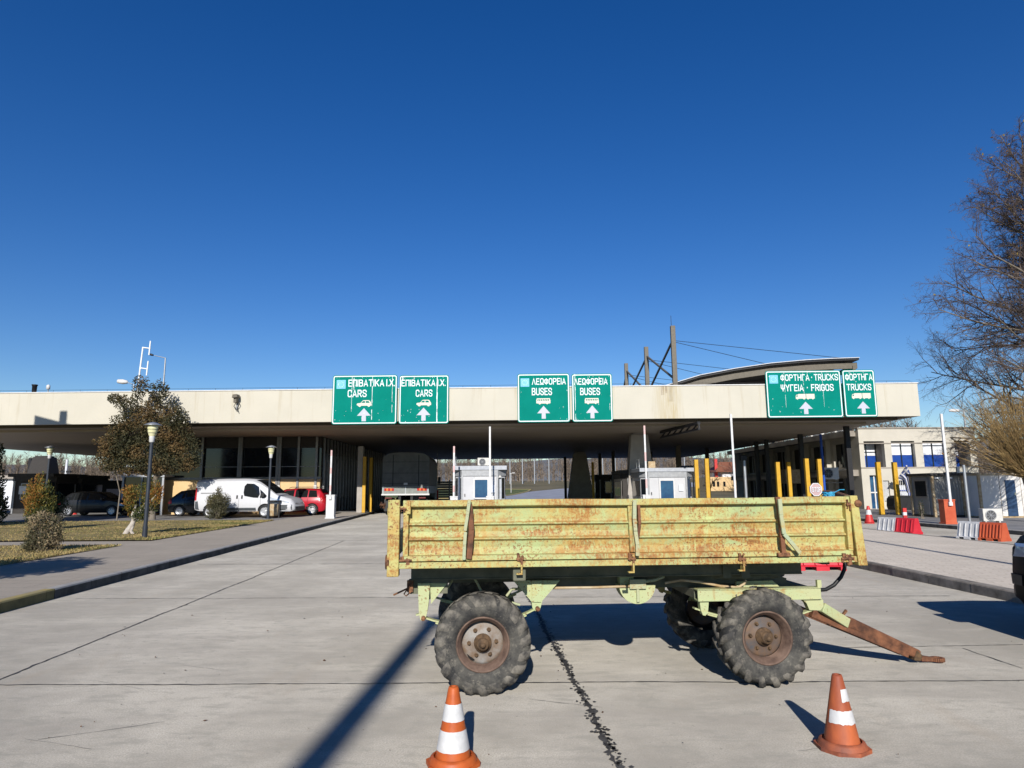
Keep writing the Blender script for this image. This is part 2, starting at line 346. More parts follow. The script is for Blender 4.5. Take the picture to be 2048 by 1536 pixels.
# ------------------------------------------------------------------ ground, road and pavements
def gz(Y):
    if Y < 105: return 0.0
    if Y < 200: return 3.6 * ((Y - 105) / 95) ** 2
    return 3.6 + (Y - 200) * .012
def sheet(xs, ys, zf):
    mb = MB(); nx = len(xs)
    mb.add([(x, y, zf(x, y)) for y in ys for x in xs], [(j * nx + i, j * nx + i + 1, (j + 1) * nx + i + 1, (j + 1) * nx + i) for j in range(len(ys) - 1) for i in range(nx - 1)], 0, True)
    return mb
def groundmat():
    m, t, p = newmat('rough_winter_ground', .95)
    c = mixc(t, ramp(t, objnoise(t, .08, 8, .65), .4, (0, 0, 0), .6, (1, 1, 1)), (.10, .09, .045), (.17, .14, .075))
    t.links.new(c, p.inputs['Base Color']); return m
def concrete():
    m, t, p = newmat('road_concrete', .85, 0, .3)
    g = mixc(t, ramp(t, objnoise(t, .45, 10, .68), .40, (0, 0, 0), .60, (1, 1, 1)), (0.245, 0.229, 0.198), (0.395, 0.371, 0.325))
    # traffic-polished bands, cleaner scuffed areas and old water stains
    g = mixc(t, ramp(t, objnoise(t, 1.0, 7, .66, (.22, 1.9, 1), .5, (5, 3, 0)), .47, (0, 0, 0), .66, (.7, .7, .7)), g, (0.240, 0.223, 0.197))
    g = mixc(t, ramp(t, objnoise(t, 1.9, 8, .74, (.7, 1.2, 1), .4, (2, 9, 0)), .54, (0, 0, 0), .68, (.6, .6, .6)), g, (0.358, 0.334, 0.290))
    g = mixc(t, ramp(t, objnoise(t, 5.5, 8, .76, (.6, 1.3, 1), .3, (12, 9, 0)), .50, (0, 0, 0), .62, (.7, .7, .7)), g, (0.215, 0.208, 0.182))
    g = mixc(t, ramp(t, objnoise(t, 95, 3, .7), .36, (.8, .8, .8), .6, (0, 0, 0)), g, (0.206, 0.191, 0.164))
    g = mixc(t, ramp(t, objnoise(t, 15, 5, .72, (.8, 1, 1), 0, (1, 1, 1)), .64, (0, 0, 0), .69, (.75, .75, .75)), g, (0.122, 0.116, 0.104))
    g = mixc(t, ramp(t, objnoise(t, .8, 6, .66, (1.6, .5, 1), .6, (7, 7, 0)), .60, (0, 0, 0), .74, (.45, .45, .45)), g, (0.245, 0.208, 0.162))
    # slab to slab tone
    g = mixc(t, 1.0, g, ramp(t, objnoise(t, .13, 2, .5, (1, 1, 1), 0, (3, 1, 0)), .42, (.95, .95, .95), .58, (1.04, 1.04, 1.03)), 'MULTIPLY')
    p.inputs['Diffuse Roughness'].default_value = 1.0
    t.links.new(g, p.inputs['Base Color']); bumpit(t, p, objnoise(t, 60, 6, .75), .5, .006)
    return m
def asphalt(name, c0, c1):
    m, t, p = newmat(name, .85)
    c = mixc(t, ramp(t, objnoise(t, .35, 8, .65), .38, (0, 0, 0), .64, (1, 1, 1)), c0, c1)
    t.links.new(c, p.inputs['Base Color']); return m
def pavers(name, c0, c1, grout, sx, sy, rot=0.):
    m, t, p = newmat(name, .85)
    tc = t.nodes.new('ShaderNodeTexCoord'); mp = t.nodes.new('ShaderNodeMapping'); mp.inputs['Rotation'].default_value = (0, 0, rot)
    t.links.new(tc.outputs['Object'], mp.inputs[0])
    br = N(t, 'ShaderNodeTexBrick', Scale=1.0); br.inputs['Brick Width'].default_value = sx; br.inputs['Row Height'].default_value = sy
    br.inputs['Mortar Size'].default_value = .012; br.inputs['Color1'].default_value = (*c0, 1); br.inputs['Color2'].default_value = (*c1, 1); br.inputs['Mortar'].default_value = (*grout, 1)
    br.inputs['Mortar Smooth'].default_value = .4
    t.links.new(mp.outputs[0], br.inputs['Vector'])
    c = mixc(t, ramp(t, objnoise(t, .7, 7, .65), .4, (0, 0, 0), .7, (.6, .6, .6)), br.outputs[0], tuple(x * .75 for x in c0))
    c = mixc(t, ramp(t, objnoise(t, 30, 4, .7), .45, (0, 0, 0), .7, (.5, .5, .5)), c, tuple(x * 1.2 for x in c1))
    p.inputs['Diffuse Roughness'].default_value = 1.0
    t.links.new(c, p.inputs['Base Color']); bumpit(t, p, br.outputs['Fac'], -.3, .01); return m
M['ground'] = groundmat(); M['concrete'] = concrete()
M['asphalt'] = asphalt('blue_grey_asphalt', (.27, .28, .31), (.36, .37, .40))
M['yard'] = asphalt('parking_yard_asphalt', (.20, .195, .19), (.28, .27, .26))
M['paver_l'] = pavers('grey_pavement_slabs', (.185, .165, .14), (.21, .187, .16), (.11, .098, .085), 1.1, .42, rad(4))
M['paver_r'] = pavers('concrete_block_paving', (.32, .288, .25), (.37, .33, .285), (.24, .212, .18), .34, .17, rad(20))
M['kerb'] = pm('grey_kerb_stone', (.05, .047, .043), .9, 0, c2=(.12, .113, .10), scale=3.5, bump=.1)  # dark tone carries the shade on the kerb face
M['kerb_face_yellow'] = pm('grimy_yellow_kerb_face', (.15, .125, .055), .85, 0, c2=(.27, .215, .08), scale=4)  # yellow paint dulled to put the face's shade into the colour
M['kerb_top'] = pm('worn_kerb_top', (.30, .285, .26), .85, 0, c2=(.42, .40, .36), scale=3.5, bump=.1)  # the same kerb stone in its lit tone, for the tops
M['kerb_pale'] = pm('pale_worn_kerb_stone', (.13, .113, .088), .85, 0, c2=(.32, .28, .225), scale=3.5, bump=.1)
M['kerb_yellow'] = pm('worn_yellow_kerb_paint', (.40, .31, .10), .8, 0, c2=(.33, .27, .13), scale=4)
M['joint'] = pm('dark_joint_filler', (.035, .033, .031), .9, 0, c2=(.10, .095, .09), scale=6)
M['lawn'] = pm('dry_winter_lawn', (.19, .145, .055), .95, 0, c2=(.30, .23, .095), scale=1.1, detail=10)
M['blade_a'] = pm('straw_grass', (.33, .25, .10), .9, 0, var=.2, scale=.8)
M['blade_b'] = pm('olive_grass', (.145, .145, .045), .9, 0, var=.25, scale=.8)

ys = [-60, -30, 0, 30, 60, 90, 105, 115, 125, 135, 145, 155, 165, 175, 185, 195, 200, 220, 400, 900, 2500, 4500]
xs = [-3500, -1200, -400, -150, -60, 0, 60, 150, 400, 1200, 3500]
struct(sheet(xs, ys, lambda x, y: gz(y) - .06 - (.9 if False else 0)).build('ground', M['ground']))
struct(sheet([-75, -40, 0, 40, 75], [-30, 0, 30, 62], lambda x, y: 0).build('road', M['concrete']))
# exit road climbing away beyond the canopy
def exit_road():
    mb = MB(); c = [(0, 62.0), (1, 80), (2, 100), (4, 115), (7, 130), (12, 145), (20, 160), (34, 174), (60, 186), (110, 196)]
    w = [26, 24, 18, 13, 11, 10.5, 10, 9, 8, 8]
    L_, R_ = [], []
    for i, (x, y) in enumerate(c):
        a = c[max(i - 1, 0)]; b = c[min(i + 1, len(c) - 1)]; d = Vector((b[0] - a[0], b[1] - a[1])).normalized(); n = Vector((-d.y, d.x))
        for s, q in ((1, L_), (-1, R_)):
            p = Vector((x, y)) + n * s * w[i]; q.append((p.x, p.y, gz(p.y) + .012))
    mb.add(L_ + R_, [(i, i + 1, i + 1 + len(c), i + len(c)) for i in range(len(c) - 1)]); return mb
struct(exit_road().build('exit_road', M['asphalt']))

KB0, KB1 = gp(0, 1227), gp(740, 1029)                          # foot of the long kerb on the near side of the lawn
kd = (KB1 - KB0).normalized(); kn = Vector((-kd.y, kd.x, 0))     # along the kerb, away from the road
def along(s, off, z): 
    p = KB0 + kd * s + kn * off; return (p.x, p.y, z)
KZ = .15
def strip(s0, s1, o0, o1, z, step=None):
    mb = MB(); n = max(1, int((s1 - s0) / (step or 1e9)))
    for i in range(n):
        a = s0 + (s1 - s0) * i / n; b = s0 + (s1 - s0) * (i + 1) / n
        mb.add([along(a, o0, z), along(b, o0, z), along(b, o1, z), along(a, o1, z)], [(0, 1, 2, 3)])
    return mb
def kerb_run(P, s0, s1, step, m, name):
    rnd = random.Random(len(name) + int(s0)); mb = MB(); s = s0
    while s < s1 - .05:
        e = min(s + step, s1); j = rnd.uniform(-.006, .006); g = .006
        a = [P(s + g, 0 + j, 0), P(e - g, 0 + j, 0), P(e - g, .16, 0), P(s + g, .16, 0)]
        top = [P(s + g, .012 + j, KZ + j * .5), P(e - g, .012 + j, KZ + j * .5), P(e - g, .16, KZ + .001), P(s + g, .16, KZ + .001)]
        mid = [P(s + g, j, KZ - .02), P(e - g, j, KZ - .02)]
        v = [*a, *top, *mid]
        mb.add(v, [(0, 1, 9, 8), (0, 8, 4, 7, 3), (1, 2, 6, 5, 9), (2, 3, 7, 6)]); mb.add(v, [(8, 9, 5, 4), (4, 5, 6, 7)], 1); s = e
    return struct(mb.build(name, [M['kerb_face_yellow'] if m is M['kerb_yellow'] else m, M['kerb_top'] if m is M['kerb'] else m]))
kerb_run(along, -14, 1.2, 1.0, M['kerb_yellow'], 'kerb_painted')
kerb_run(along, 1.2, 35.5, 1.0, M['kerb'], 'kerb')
PW = 3.05                                                       # pavement width
struct(strip(-14, 35.5, .16, PW, KZ - .002).build('pavement', M['paver_l']))
# lawn beds beside the pavement, split by a cross path
LB = [(-14, 4.2), (10.2, 21.5)]
p1 = gp(100, 1092.5, KZ).y; p0 = gp(100, 1083, KZ).y
def lawn_bed(y0, y1, w=48):
    def edge(y): 
        s = (y - KB0.y - kn.y * PW) / kd.y; q = along(s, PW, KZ); return q[0]
    n = 24; mb = MB(); vs = []
    for i in range(n + 1):
        y = y0 + (y1 - y0) * i / n; x1 = edge(y)
        for k in range(13): vs.append((x1 - w * (k / 12) ** 1.6, y, KZ + .012 + .03 * min(1, k / 2) + .02 * noise.noise(Vector((x1 - w * k / 12, y, 0)) * .4)))
    mb.add(vs, [(i * 13 + k, i * 13 + k + 1, (i + 1) * 13 + k + 1, (i + 1) * 13 + k) for i in range(n) for k in range(12)], 0, True)
    return mb, edge
YL1 = gp(560, 1041, KZ).y
for (a, b) in ((-3, p1), (p0, YL1)):
    mb, edge = lawn_bed(a, b); struct(mb.build('lawn', M['lawn']))
struct(MB().add([(-60, p1, KZ - .004), (-9.2, p1, KZ - .004), (-9.9, p0, KZ - .004), (-60, p0, KZ - .004)], [(0, 1, 2, 3)]).build('path', M['paver_l']))
struct(MB().add([(-70, -12, KZ - .03), (KB0.x - 2.3, -12, KZ - .03), (along(35.5, 1, 0)[0] - .6, 44.5, KZ - .03), (-70, 44.5, KZ - .03)], [(0, 1, 2, 3)]).build('pavement_bed', M['yard']))
_e = along(35.5, 0, 0)
struct(MB().add([(-70, YL1, KZ - .004), (along(YL1 - KB0.y, PW, 0)[0], YL1, KZ - .004), along(35.5, PW, KZ - .004), along(35.5, .1, KZ - .004), (_e[0] - .1, 60, KZ - .004), (-70, 60, KZ - .004)], [(0, 1, 2, 3, 4, 5)]).build('parking_yard', M['yard']))
def grass():
    rnd = random.Random(4); mb = MB()
    for (a, b, n) in ((9, p1, 24000), (p0, YL1, 42000)):
        for _ in range(n):
            y = rnd.uniform(a, b); x1 = edge(y); x = x1 - (rnd.random() ** 1.4) * (16 if y < p1 else 20)
            if abs(x) > .80 * y + 1: continue
            h = rnd.uniform(.02, .06); an = rnd.uniform(0, 6.28); w = rnd.uniform(.006, .014) * (1 + y / 30)
            dx, dy = math.cos(an) * w, math.sin(an) * w; lx, ly = rnd.uniform(-.05, .05), rnd.uniform(-.05, .05); z = KZ + .02
            k = noise.noise(Vector((x, y, 0)) * .55) + rnd.uniform(-.4, .4) - (.25 if y < p1 else 0)
            mb.add([(x - dx, y - dy, z), (x + dx, y + dy, z), (x + lx, y + ly, z + h)], [(0, 1, 2)], 1 if k > .05 else 0)
    return mb
stuff(grass().build('grass', [M['blade_a'], M['blade_b']], fix=False), 'dry straw coloured winter grass growing on the lawn beds', 'grass')

# right-hand island with block paving, and the pavement before the offices
IB0, IB1 = gp(2048, 1209), gp(1730, 1140)
idr = (IB1 - IB0).normalized(); inr = Vector((idr.y, -idr.x, 0))
def ialong(s, off, z):
    p = IB0 + idr * s + inr * off; return (p.x, p.y, z)
kerb_run(ialong, -16, 24, 1.0, M['kerb_pale'], 'island_kerb')
IW = 5.6
mb = MB().add([ialong(-16, .16, KZ - .002), ialong(24, .16, KZ - .002), ialong(24, IW, KZ - .002), ialong(-16, IW, KZ - .002)], [(3, 2, 1, 0)])
struct(mb.build('island_paving', M['paver_r']))
kerb_run(lambda s, o, z: ialong(8 - s, IW + .16 - o, z), -16, 24, 1.0, M['kerb_pale'], 'island_back_kerb')
RB0, RB1 = gp(2048, 1071), gp(1740, 1044)
rdr = (RB1 - RB0).normalized(); rnr = Vector((rdr.y, -rdr.x, 0))
def ralong(s, off, z):
    p = RB0 + rdr * s + rnr * off; return (p.x, p.y, z)
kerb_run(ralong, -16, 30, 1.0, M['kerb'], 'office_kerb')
struct(MB().add([ralong(-16, .16, KZ - .002), ralong(60, .16, KZ - .002), ralong(60, 45, KZ - .002), ralong(-16, 45, KZ - .002)], [(3, 2, 1, 0)]).build('office_pavement', M['yard']))
# booth islands in the lanes
for x0, x1, y0, y1 in ((-4.0, .5, 31.5, 60), (6.3, 11.6, 32.5, 62)):
    mb = MB().prism([(x0 + .6, y0), (x1 - .6, y0), (x1, y0 + 1), (x1, y1), (x0, y1), (x0, y0 + 1)], 0, KZ, plane='xy')
    struct(mb.build('booth_island', M['kerb'], bevel=.02))

# joints between the road slabs
def joint(p, q, w, seed, z=.005, ragged=0.0, name='road_joint'):
    rnd = random.Random(seed); p, q = Vector(p), Vector(q); d = (q - p); L = d.length; d.normalize(); nrm = Vector((-d.y, d.x, 0)); n = max(8, int(L / .03)); n = min(n, 700)
    vs = []
    for i in range(n + 1):
        c = p + d * (L * i / n) + nrm * (.035 * noise.noise(Vector((i * L / n * .8, seed, 0))) + .012 * noise.noise(Vector((i * L / n * 7, seed, 5)))); a = w * (.35 + .9 * abs(noise.noise(Vector((i * L / n * 6, seed * 3.1, 1))) * 1.8)) + ragged * rnd.random() ** 3; b = w * (.35 + .9 * abs(noise.noise(Vector((i * L / n * 7, seed, 9))) * 1.8)) + ragged * rnd.random() ** 3
        vs += [c + nrm * a * .5, c - nrm * b * .5]
    for v in vs: v.z = z
    mb = MB().add(vs, [(2 * i, 2 * i + 1, 2 * i + 3, 2 * i + 2) for i in range(n)])
    return struct(mb.build(name, M['joint']))
def ex(a, b, t0, t1): return a + (b - a) * t0, a + (b - a) * t1
a, b = gp(0, 1359), gp(687, 1082); q = ex(a, b, -.35, 1.0); joint(q[0], q[1], .03, 1)
a, b = gp(1240, 1536), gp(1105, 1285); q = ex(a, b, -.6, 7.5); joint(q[0], q[1], .022, 2, ragged=.075)
a, b = gp(0, 1371), gp(2047, 1362); q = ex(a, b, -.05, 1.25); joint(q[0], q[1], .024, 3)
a, b = gp(150, 1198), gp(1900, 1192); joint(a, b, .02, 4)
a, b = gp(395, 1129), gp(1700, 1124); joint(a, b, .03, 5)
a, b = gp(560, 1082), gp(1500, 1078); joint(a, b, .035, 6)
a, b = gp(1690, 1296), gp(2048, 1290); joint(a, b, .016, 7)
a, b = gp(1925, 1297), gp(2048, 1338); joint(a, b, .016, 8)
# crumbs of filler along the open joint
rnd = random.Random(8); mb = MB(); a, b = gp(1240, 1536), gp(1105, 1285)
for _ in range(520):
    u = rnd.uniform(-.1, 1.5); c = a + (b - a) * u + Vector((rnd.gauss(.008, .024), 0, 0)); r = rnd.uniform(.004, .017); n = rnd.choice((4, 5, 6)); an = rnd.random() * 6
    mb.add([(c.x + math.cos(an + k * 6.283 / n) * r * rnd.uniform(.6, 1.4), c.y + math.sin(an + k * 6.283 / n) * r * rnd.uniform(.7, 1.9), .009) for k in range(n)], [tuple(range(n))])
struct(mb.build('road_crumbs', M['joint']))
# short hairline cracks and scratches in the slabs
rnd = random.Random(77)
for k in range(9):
    c = gp(rnd.uniform(60, 1980), rnd.uniform(1260, 1500)); an = rnd.uniform(-.5, .5) + (1.57 if rnd.random() < .25 else 0); L_ = rnd.uniform(.12, .45); d = Vector((math.cos(an), math.sin(an), 0)); joint(c - d * L_, c + d * L_, rnd.uniform(.003, .006), 40 + k, name='road_crack')
# dead leaves and grit lying about
rnd = random.Random(21); mb = MB()
for _ in range(230):
    c = Vector((rnd.uniform(-5, 6), 3.2 + rnd.random() ** 1.5 * 7, 0)); r = rnd.choice((.003, .004, .004, .006, .007, .010, .016)) * rnd.uniform(.6, 1.2); an = rnd.random() * 6; asp = rnd.uniform(.3, .8); h = rnd.uniform(.004, .012)
    A = Vector((math.cos(an), math.sin(an), 0)) * r; B = Vector((-math.sin(an), math.cos(an), 0)) * r * asp
    mb.add([c + A + Vector((0, 0, .006)), c + B + Vector((0, 0, .006 + h)), c - A + Vector((0, 0, .007)), c - B + Vector((0, 0, .006))], [(0, 1, 2, 3)], rnd.choice((0, 0, 1)))
stuff(mb.build('fallen_leaves', [M['leaf_dead'], M['joint']], fix=False), 'scattered dead leaves and grit on the concrete road', 'leaves')

# far hills
mb = MB(); n = 60; vs = []
for i in range(n + 1):
    x = -900 + 2100 * i / n; h = 40 + 16 * noise.noise(Vector((x * .003, 1, 0))) + 6 * noise.noise(Vector((x * .012, 4, 0))) + (26 if x > 300 else 0) * min(1, (x - 300) / 200 if x > 300 else 0)
    vs += [(x, 800, 0), (x, 1000, h), (x, 1500, h * .7)]
mb.add(vs, [(3 * i + k, 3 * i + 3 + k, 3 * i + 4 + k, 3 * i + 1 + k) for i in range(n) for k in (0, 1)], 0, True)
M['hill'] = pm('far_wooded_hill', (.13, .14, .15), .95, 0, c2=(.19, .19, .18), scale=.03, detail=10)
struct(mb.build('hills', M['hill']))
# ------------------------------------------------------------------ the great flat canopy
FL, FR = gp(0, 850, 5.2), gp(1841, 832, 5.2)
cdir = (FR - FL); cdir.z = 0; cdir.normalize(); CANG = math.atan2(cdir.y, cdir.x); cnorm = Vector((-cdir.y, cdir.x, 0))
FTOP = 6.93
def fas(px, py, off=0.0):
    d = ray(px, py); o = FR - cnorm * off; t = (o - EYE).dot(cnorm) / d.dot(cnorm); p = EYE + d * t
    return (p - FR).dot(cdir), p.z
def c2w(x, y, z=0.): 
    p = FR + cdir * x + cnorm * y; return Vector((p.x, p.y, z))
def w2c(p):
    q = Vector(p) - FR; return q.dot(cdir), q.dot(cnorm)
def soffitmat():
    m, t, p = newmat('brown_slatted_soffit', .65)
    tc = t.nodes.new('ShaderNodeTexCoord'); sx = t.nodes.new('ShaderNodeSeparateXYZ'); t.links.new(tc.outputs['Object'], sx.inputs[0])
    fr = math_(t, 'FRACT', math_(t, 'MULTIPLY', sx.outputs[1], 1.35))
    line = ramp(t, fr, .04, (1, 1, 1), .12, (0, 0, 0))
    base = mixc(t, ramp(t, objnoise(t, .8, 6, .6, (.12, 5, 1)), .35, (0, 0, 0), .7, (1, 1, 1)), (.36, .305, .235), (.46, .39, .305))
    c = mixc(t, line, base, (.11, .09, .065)); t.links.new(c, p.inputs['Base Color']); bumpit(t, p, fr, .2, .02); return m
M['soffit'] = soffitmat()
CD = 42.5; SK = -.028
canopy = thing('border_canopy', 'vast flat roofed checkpoint canopy with deep cream fascia and brown soffit', 'canopy', (FR.x, FR.y, 0), CANG)
def cpoly(inf, inr, xl=-62.): return [(xl, inf), (-inr, inf), (SK * CD - inr, CD - inf * .3), (xl, CD - inf * .3)]
MB().prism([(-62, 0), (0, 0), (0, .3), (-62, .3)], 5.2, FTOP, plane='xy').prism([(-.3, .3), (0, .3), (SK * CD, CD), (SK * CD - .3, CD)], 5.2, FTOP, plane='xy').prism([(-62, CD - .3), (SK * CD - .3, CD - .3), (SK * CD - .3, CD), (-62, CD)], 5.2, FTOP, plane='xy').build('fascia', M['fascia'], canopy)
MB().prism([(-62, -.04), (.04, -.04), (.04, .34), (-62, .34)], FTOP, FTOP + .05, plane='xy').build('coping', M['white_metal'], canopy)
MB().prism([(-62, .3), (-.3, .3), (SK * CD - .3, CD - .3), (-62, CD - .3)], 6.3, 6.4, plane='xy').build('roof_deck', M['rooftop'], canopy)
MB().prism(cpoly(.75, .8), 5.08, 5.24, plane='xy').prism(cpoly(1.9, 1.9), 4.96, 5.08, plane='xy').build('soffit', M['soffit'], canopy)
# thin lightning wire along the roof edge
mb = MB(); rnd = random.Random(3)
x = -60.
while x < -.5:
    mb.tube([(x, .15, FTOP + .04), (x, .15, FTOP + .17)], .008, 4); x += 1.5
for zz, yy in ((FTOP + .17, .15),): mb.tube([(-60, yy, zz), (-.3, yy, zz)], .007, 4)
mb.build('roof_wire', M['steel_black'], canopy)
# columns along the open side and the splayed concrete piers
for (px, py) in ((1692, 852), (1600, 868), (1532, 879), (1512, 883)):
    w = gp(px, py, 4.98); x, y = w2c(w)
    MB().box(x - .13, x + .13, y - .13, y + .13, KZ * 0, 4.97).box(x - .26, x + .26, y - .26, y + .26, 0, .18).build('column', M['steel_black'], canopy, .01)
for (px, py, wt, wb) in ((1277, 866, .52, .98), (1159, 905, .62, 1.3), (90, 912, .75, 1.7), (1090, 911, .5, 1.2)):
    if px == 1090: continue
    w = gp(px, py, 4.98); x, y = w2c(w); mb = MB()
    vs = [(x - wb, y - wb * .6, 0), (x + wb, y - wb * .6, 0), (x + wb, y + wb * .6, 0), (x - wb, y + wb * .6, 0), (x - wt, y - wt * .8, 4.85), (x + wt, y - wt * .8, 4.85), (x + wt, y + wt * .8, 4.85), (x - wt, y + wt * .8, 4.85)]
    mb.add(vs, [(0, 1, 5, 4), (1, 2, 6, 5), (2, 3, 7, 6), (3, 0, 4, 7)]); mb.box(x - wt * .8, x + wt * .8, y - wt * .7, y + wt * .7, 4.85, 4.97)
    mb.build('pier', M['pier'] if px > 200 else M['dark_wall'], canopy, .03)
# steel gantry slung below the soffit behind the bus lanes
x0, y0 = w2c(gp(1322, 870, 4.7)); x1, y1 = w2c(gp(1398, 852, 4.7)); mb = MB()
mb.bar((x0, y0, 4.86), (x1, y1, 4.86), .16, .14).bar((x0, y0, 4.55), (x1, y1, 4.55), .12, .1)
for k in range(7):
    u = k / 6; mb.bar((x0 + (x1 - x0) * u, y0 + (y1 - y0) * u, 4.55), (x0 + (x1 - x0) * min(1, u + .16), y0 + (y1 - y0) * min(1, u + .16), 4.86), .06, .06)
mb.build('gantry', M['steel_black'], canopy)
# black steel posts further back under the roof
for (px, py) in ((1199, 907), (1226, 902), (62, 916), (1130, 914), (1413, 896)):
    w = gp(px, py, 4.98); x, y = w2c(w)
    MB().box(x - .14, x + .14, y - .14, y + .14, 0, 4.97).build('column', M['steel_black'], canopy)

# old floodlight left on the fascia, and roof clutter
x, z = fas(476, 806); w = c2w(x, -.0, z)
fl = thing('floodlight', 'broken grey floodlight with loose wires hanging on the cream fascia', 'floodlight', w, CANG)
MB().box(-.05, .05, -.10, 0, -.35, .45).bar((0, -.1, .25), (0, -.42, .30), .06, .06).build('bracket', M['grey_metal'], fl)
MB().prism([(-.13, .22), (.15, .26), (.12, .42), (-.1, .40)], -.5, -.12).box(-.1, .06, -.36, -.1, -.02, .24).build('lamp_body', M['steel_brown'], fl, .01)
MB().tube([(.05, -.12, .1), (.16, -.2, -.1), (.02, -.15, -.3), (.1, -.13, -.52)], .02, 5).tube([(-.06, -.12, .0), (-.12, -.2, -.2), (-.02, -.15, -.4)], .02, 5).build('cable', M['black_plastic'], fl)

# condensed road-sign alphabet drawn with even strokes
_O = [(0, .15), (0, .85), (.13, 1), (.42, 1), (.55, .85), (.55, .15), (.42, 0), (.13, 0), (0, .15)]
_C = [(.55, .74), (.55, .85), (.42, 1), (.13, 1), (0, .85), (0, .15), (.13, 0), (.42, 0), (.55, .15), (.55, .26)]
_P = [(0, 0), (0, 1), (.40, 1), (.54, .87), (.54, .60), (.40, .46), (0, .46)]
GLYPH = {'A': [[(0, 0), (.29, 1), (.58, 0)], [(.10, .28), (.48, .28)]], 'B': [[(0, 0), (0, 1), (.38, 1), (.51, .89), (.51, .65), (.40, .53), (0, .53)], [(.38, .53), (.55, .41), (.55, .13), (.42, 0), (0, 0)]],
 'C': [_C], 'E': [[(.48, 1), (0, 1), (0, 0), (.48, 0)], [(0, .52), (.40, .52)]], 'F': [[(.48, 1), (0, 1), (0, 0)], [(0, .50), (.40, .50)]], 'G': [_C[:-1] + [(.55, .47), (.32, .47)]],
 'H': [[(0, 0), (0, 1)], [(.54, 0), (.54, 1)], [(0, .52), (.54, .52)]], 'I': [[(0, 0), (0, 1)]], 'K': [[(0, 0), (0, 1)], [(.54, 1), (.04, .42)], [(.17, .56), (.56, 0)]], 'O': [_O], 'P': [_P],
 'R': [_P, [(.26, .46), (.56, 0)]], 'S': [[(.54, .76), (.54, .86), (.41, 1), (.13, 1), (0, .87), (0, .68), (.12, .55), (.42, .45), (.55, .32), (.55, .13), (.42, 0), (.13, 0), (0, .14), (0, .24)]],
 'T': [[(0, 1), (.56, 1)], [(.28, 1), (.28, 0)]], 'U': [[(0, 1), (0, .15), (.13, 0), (.42, 0), (.55, .15), (.55, 1)]], 'X': [[(0, 0), (.55, 1)], [(0, 1), (.55, 0)]],
 'Y': [[(0, 1), (.29, .46), (.58, 1)], [(.29, .46), (.29, 0)]], '\u03a0': [[(0, 0), (0, 1), (.54, 1), (.54, 0)]], '\u039b': [[(0, 0), (.29, 1), (.58, 0)]], '\u0393': [[(0, 0), (0, 1), (.48, 1)]],
 '\u03a9': [[(-.02, 0), (.19, 0), (.19, .12), (0, .34), (0, .85), (.13, 1), (.43, 1), (.56, .85), (.56, .34), (.37, .12), (.37, 0), (.58, 0)]],
 '\u03a6': [[(x * 1.1, .16 + z * .68) for x, z in _O], [(.30, 0), (.30, 1)]], '\u03a8': [[(0, 1), (0, .52), (.14, .34), (.48, .34), (.62, .52), (.62, 1)], [(.31, 0), (.31, 1)]],
 '.': [[(0, .0), (0, .02)]], '\u00b7': [[(0, .48), (0, .54)]]}
SAME = dict(zip('\u0391\u0392\u0395\u0396\u0397\u0399\u039a\u039c\u039d\u039f\u03a1\u03a4\u03a5\u03a7', 'ABEZHIKMNOPTYX'))
def text(parent, body, x, y, z, w, h, m, name='lettering', fat=.145):
    cur = 0.; strokes = []
    for ch in body:
        ch = SAME.get(ch, ch)
        if ch == ' ': cur += .26; continue
        g = GLYPH[ch]; x0 = min(p[0] for s_ in g for p in s_); x1 = max(p[0] for s_ in g for p in s_)
        strokes += [[(cur + fat / 2 + p[0] - x0, fat / 2 + p[1] * (1 - fat)) for p in s_] for s_ in g]; cur += x1 - x0 + fat + .11
    cur -= .11; sx, sz = w / cur, h; mb = MB(); k = 0
    for s_ in strokes:
        n = len(s_); lft, rgt = [], []
        for i, (px, pz) in enumerate(s_):
            p = Vector((px, pz)); d0 = (p - Vector(s_[i - 1])).normalized() if i else None; d1 = (Vector(s_[i + 1]) - p).normalized() if i < n - 1 else None
            if i == n - 1 and s_[0] == s_[-1]: d1 = (Vector(s_[1]) - p).normalized()
            if i == 0 and s_[0] == s_[-1]: d0 = (p - Vector(s_[-2])).normalized()
            d = ((d0 or d1) + (d1 or d0)); d = d.normalized() if d.length > .05 else (d1 or d0); nn = Vector((-d.y, d.x)); c = abs(nn.dot(Vector((-(d0 or d1).y, (d0 or d1).x)))); wd = fat / 2 / max(c, .55)
            e = Vector((0, 0))
            if d0 is None: e = -d1 * fat / 2 * .98
            if d1 is None: e = d0 * fat / 2 * .98
            lft.append(p + e + nn * wd); rgt.append(p + e - nn * wd)
        k += 1; yy = -.003 - .0007 * (k % 5); vs = [(q.x * sx, yy, q.y * sz) for q in lft] + [(q.x * sx, yy, q.y * sz) for q in rgt]
        mb.add(vs, [(i, i + 1, n + i + 1, n + i) for i in range(n - 1)])
    o = mb.build(name, m, parent); o.location = (x, y, z); return o

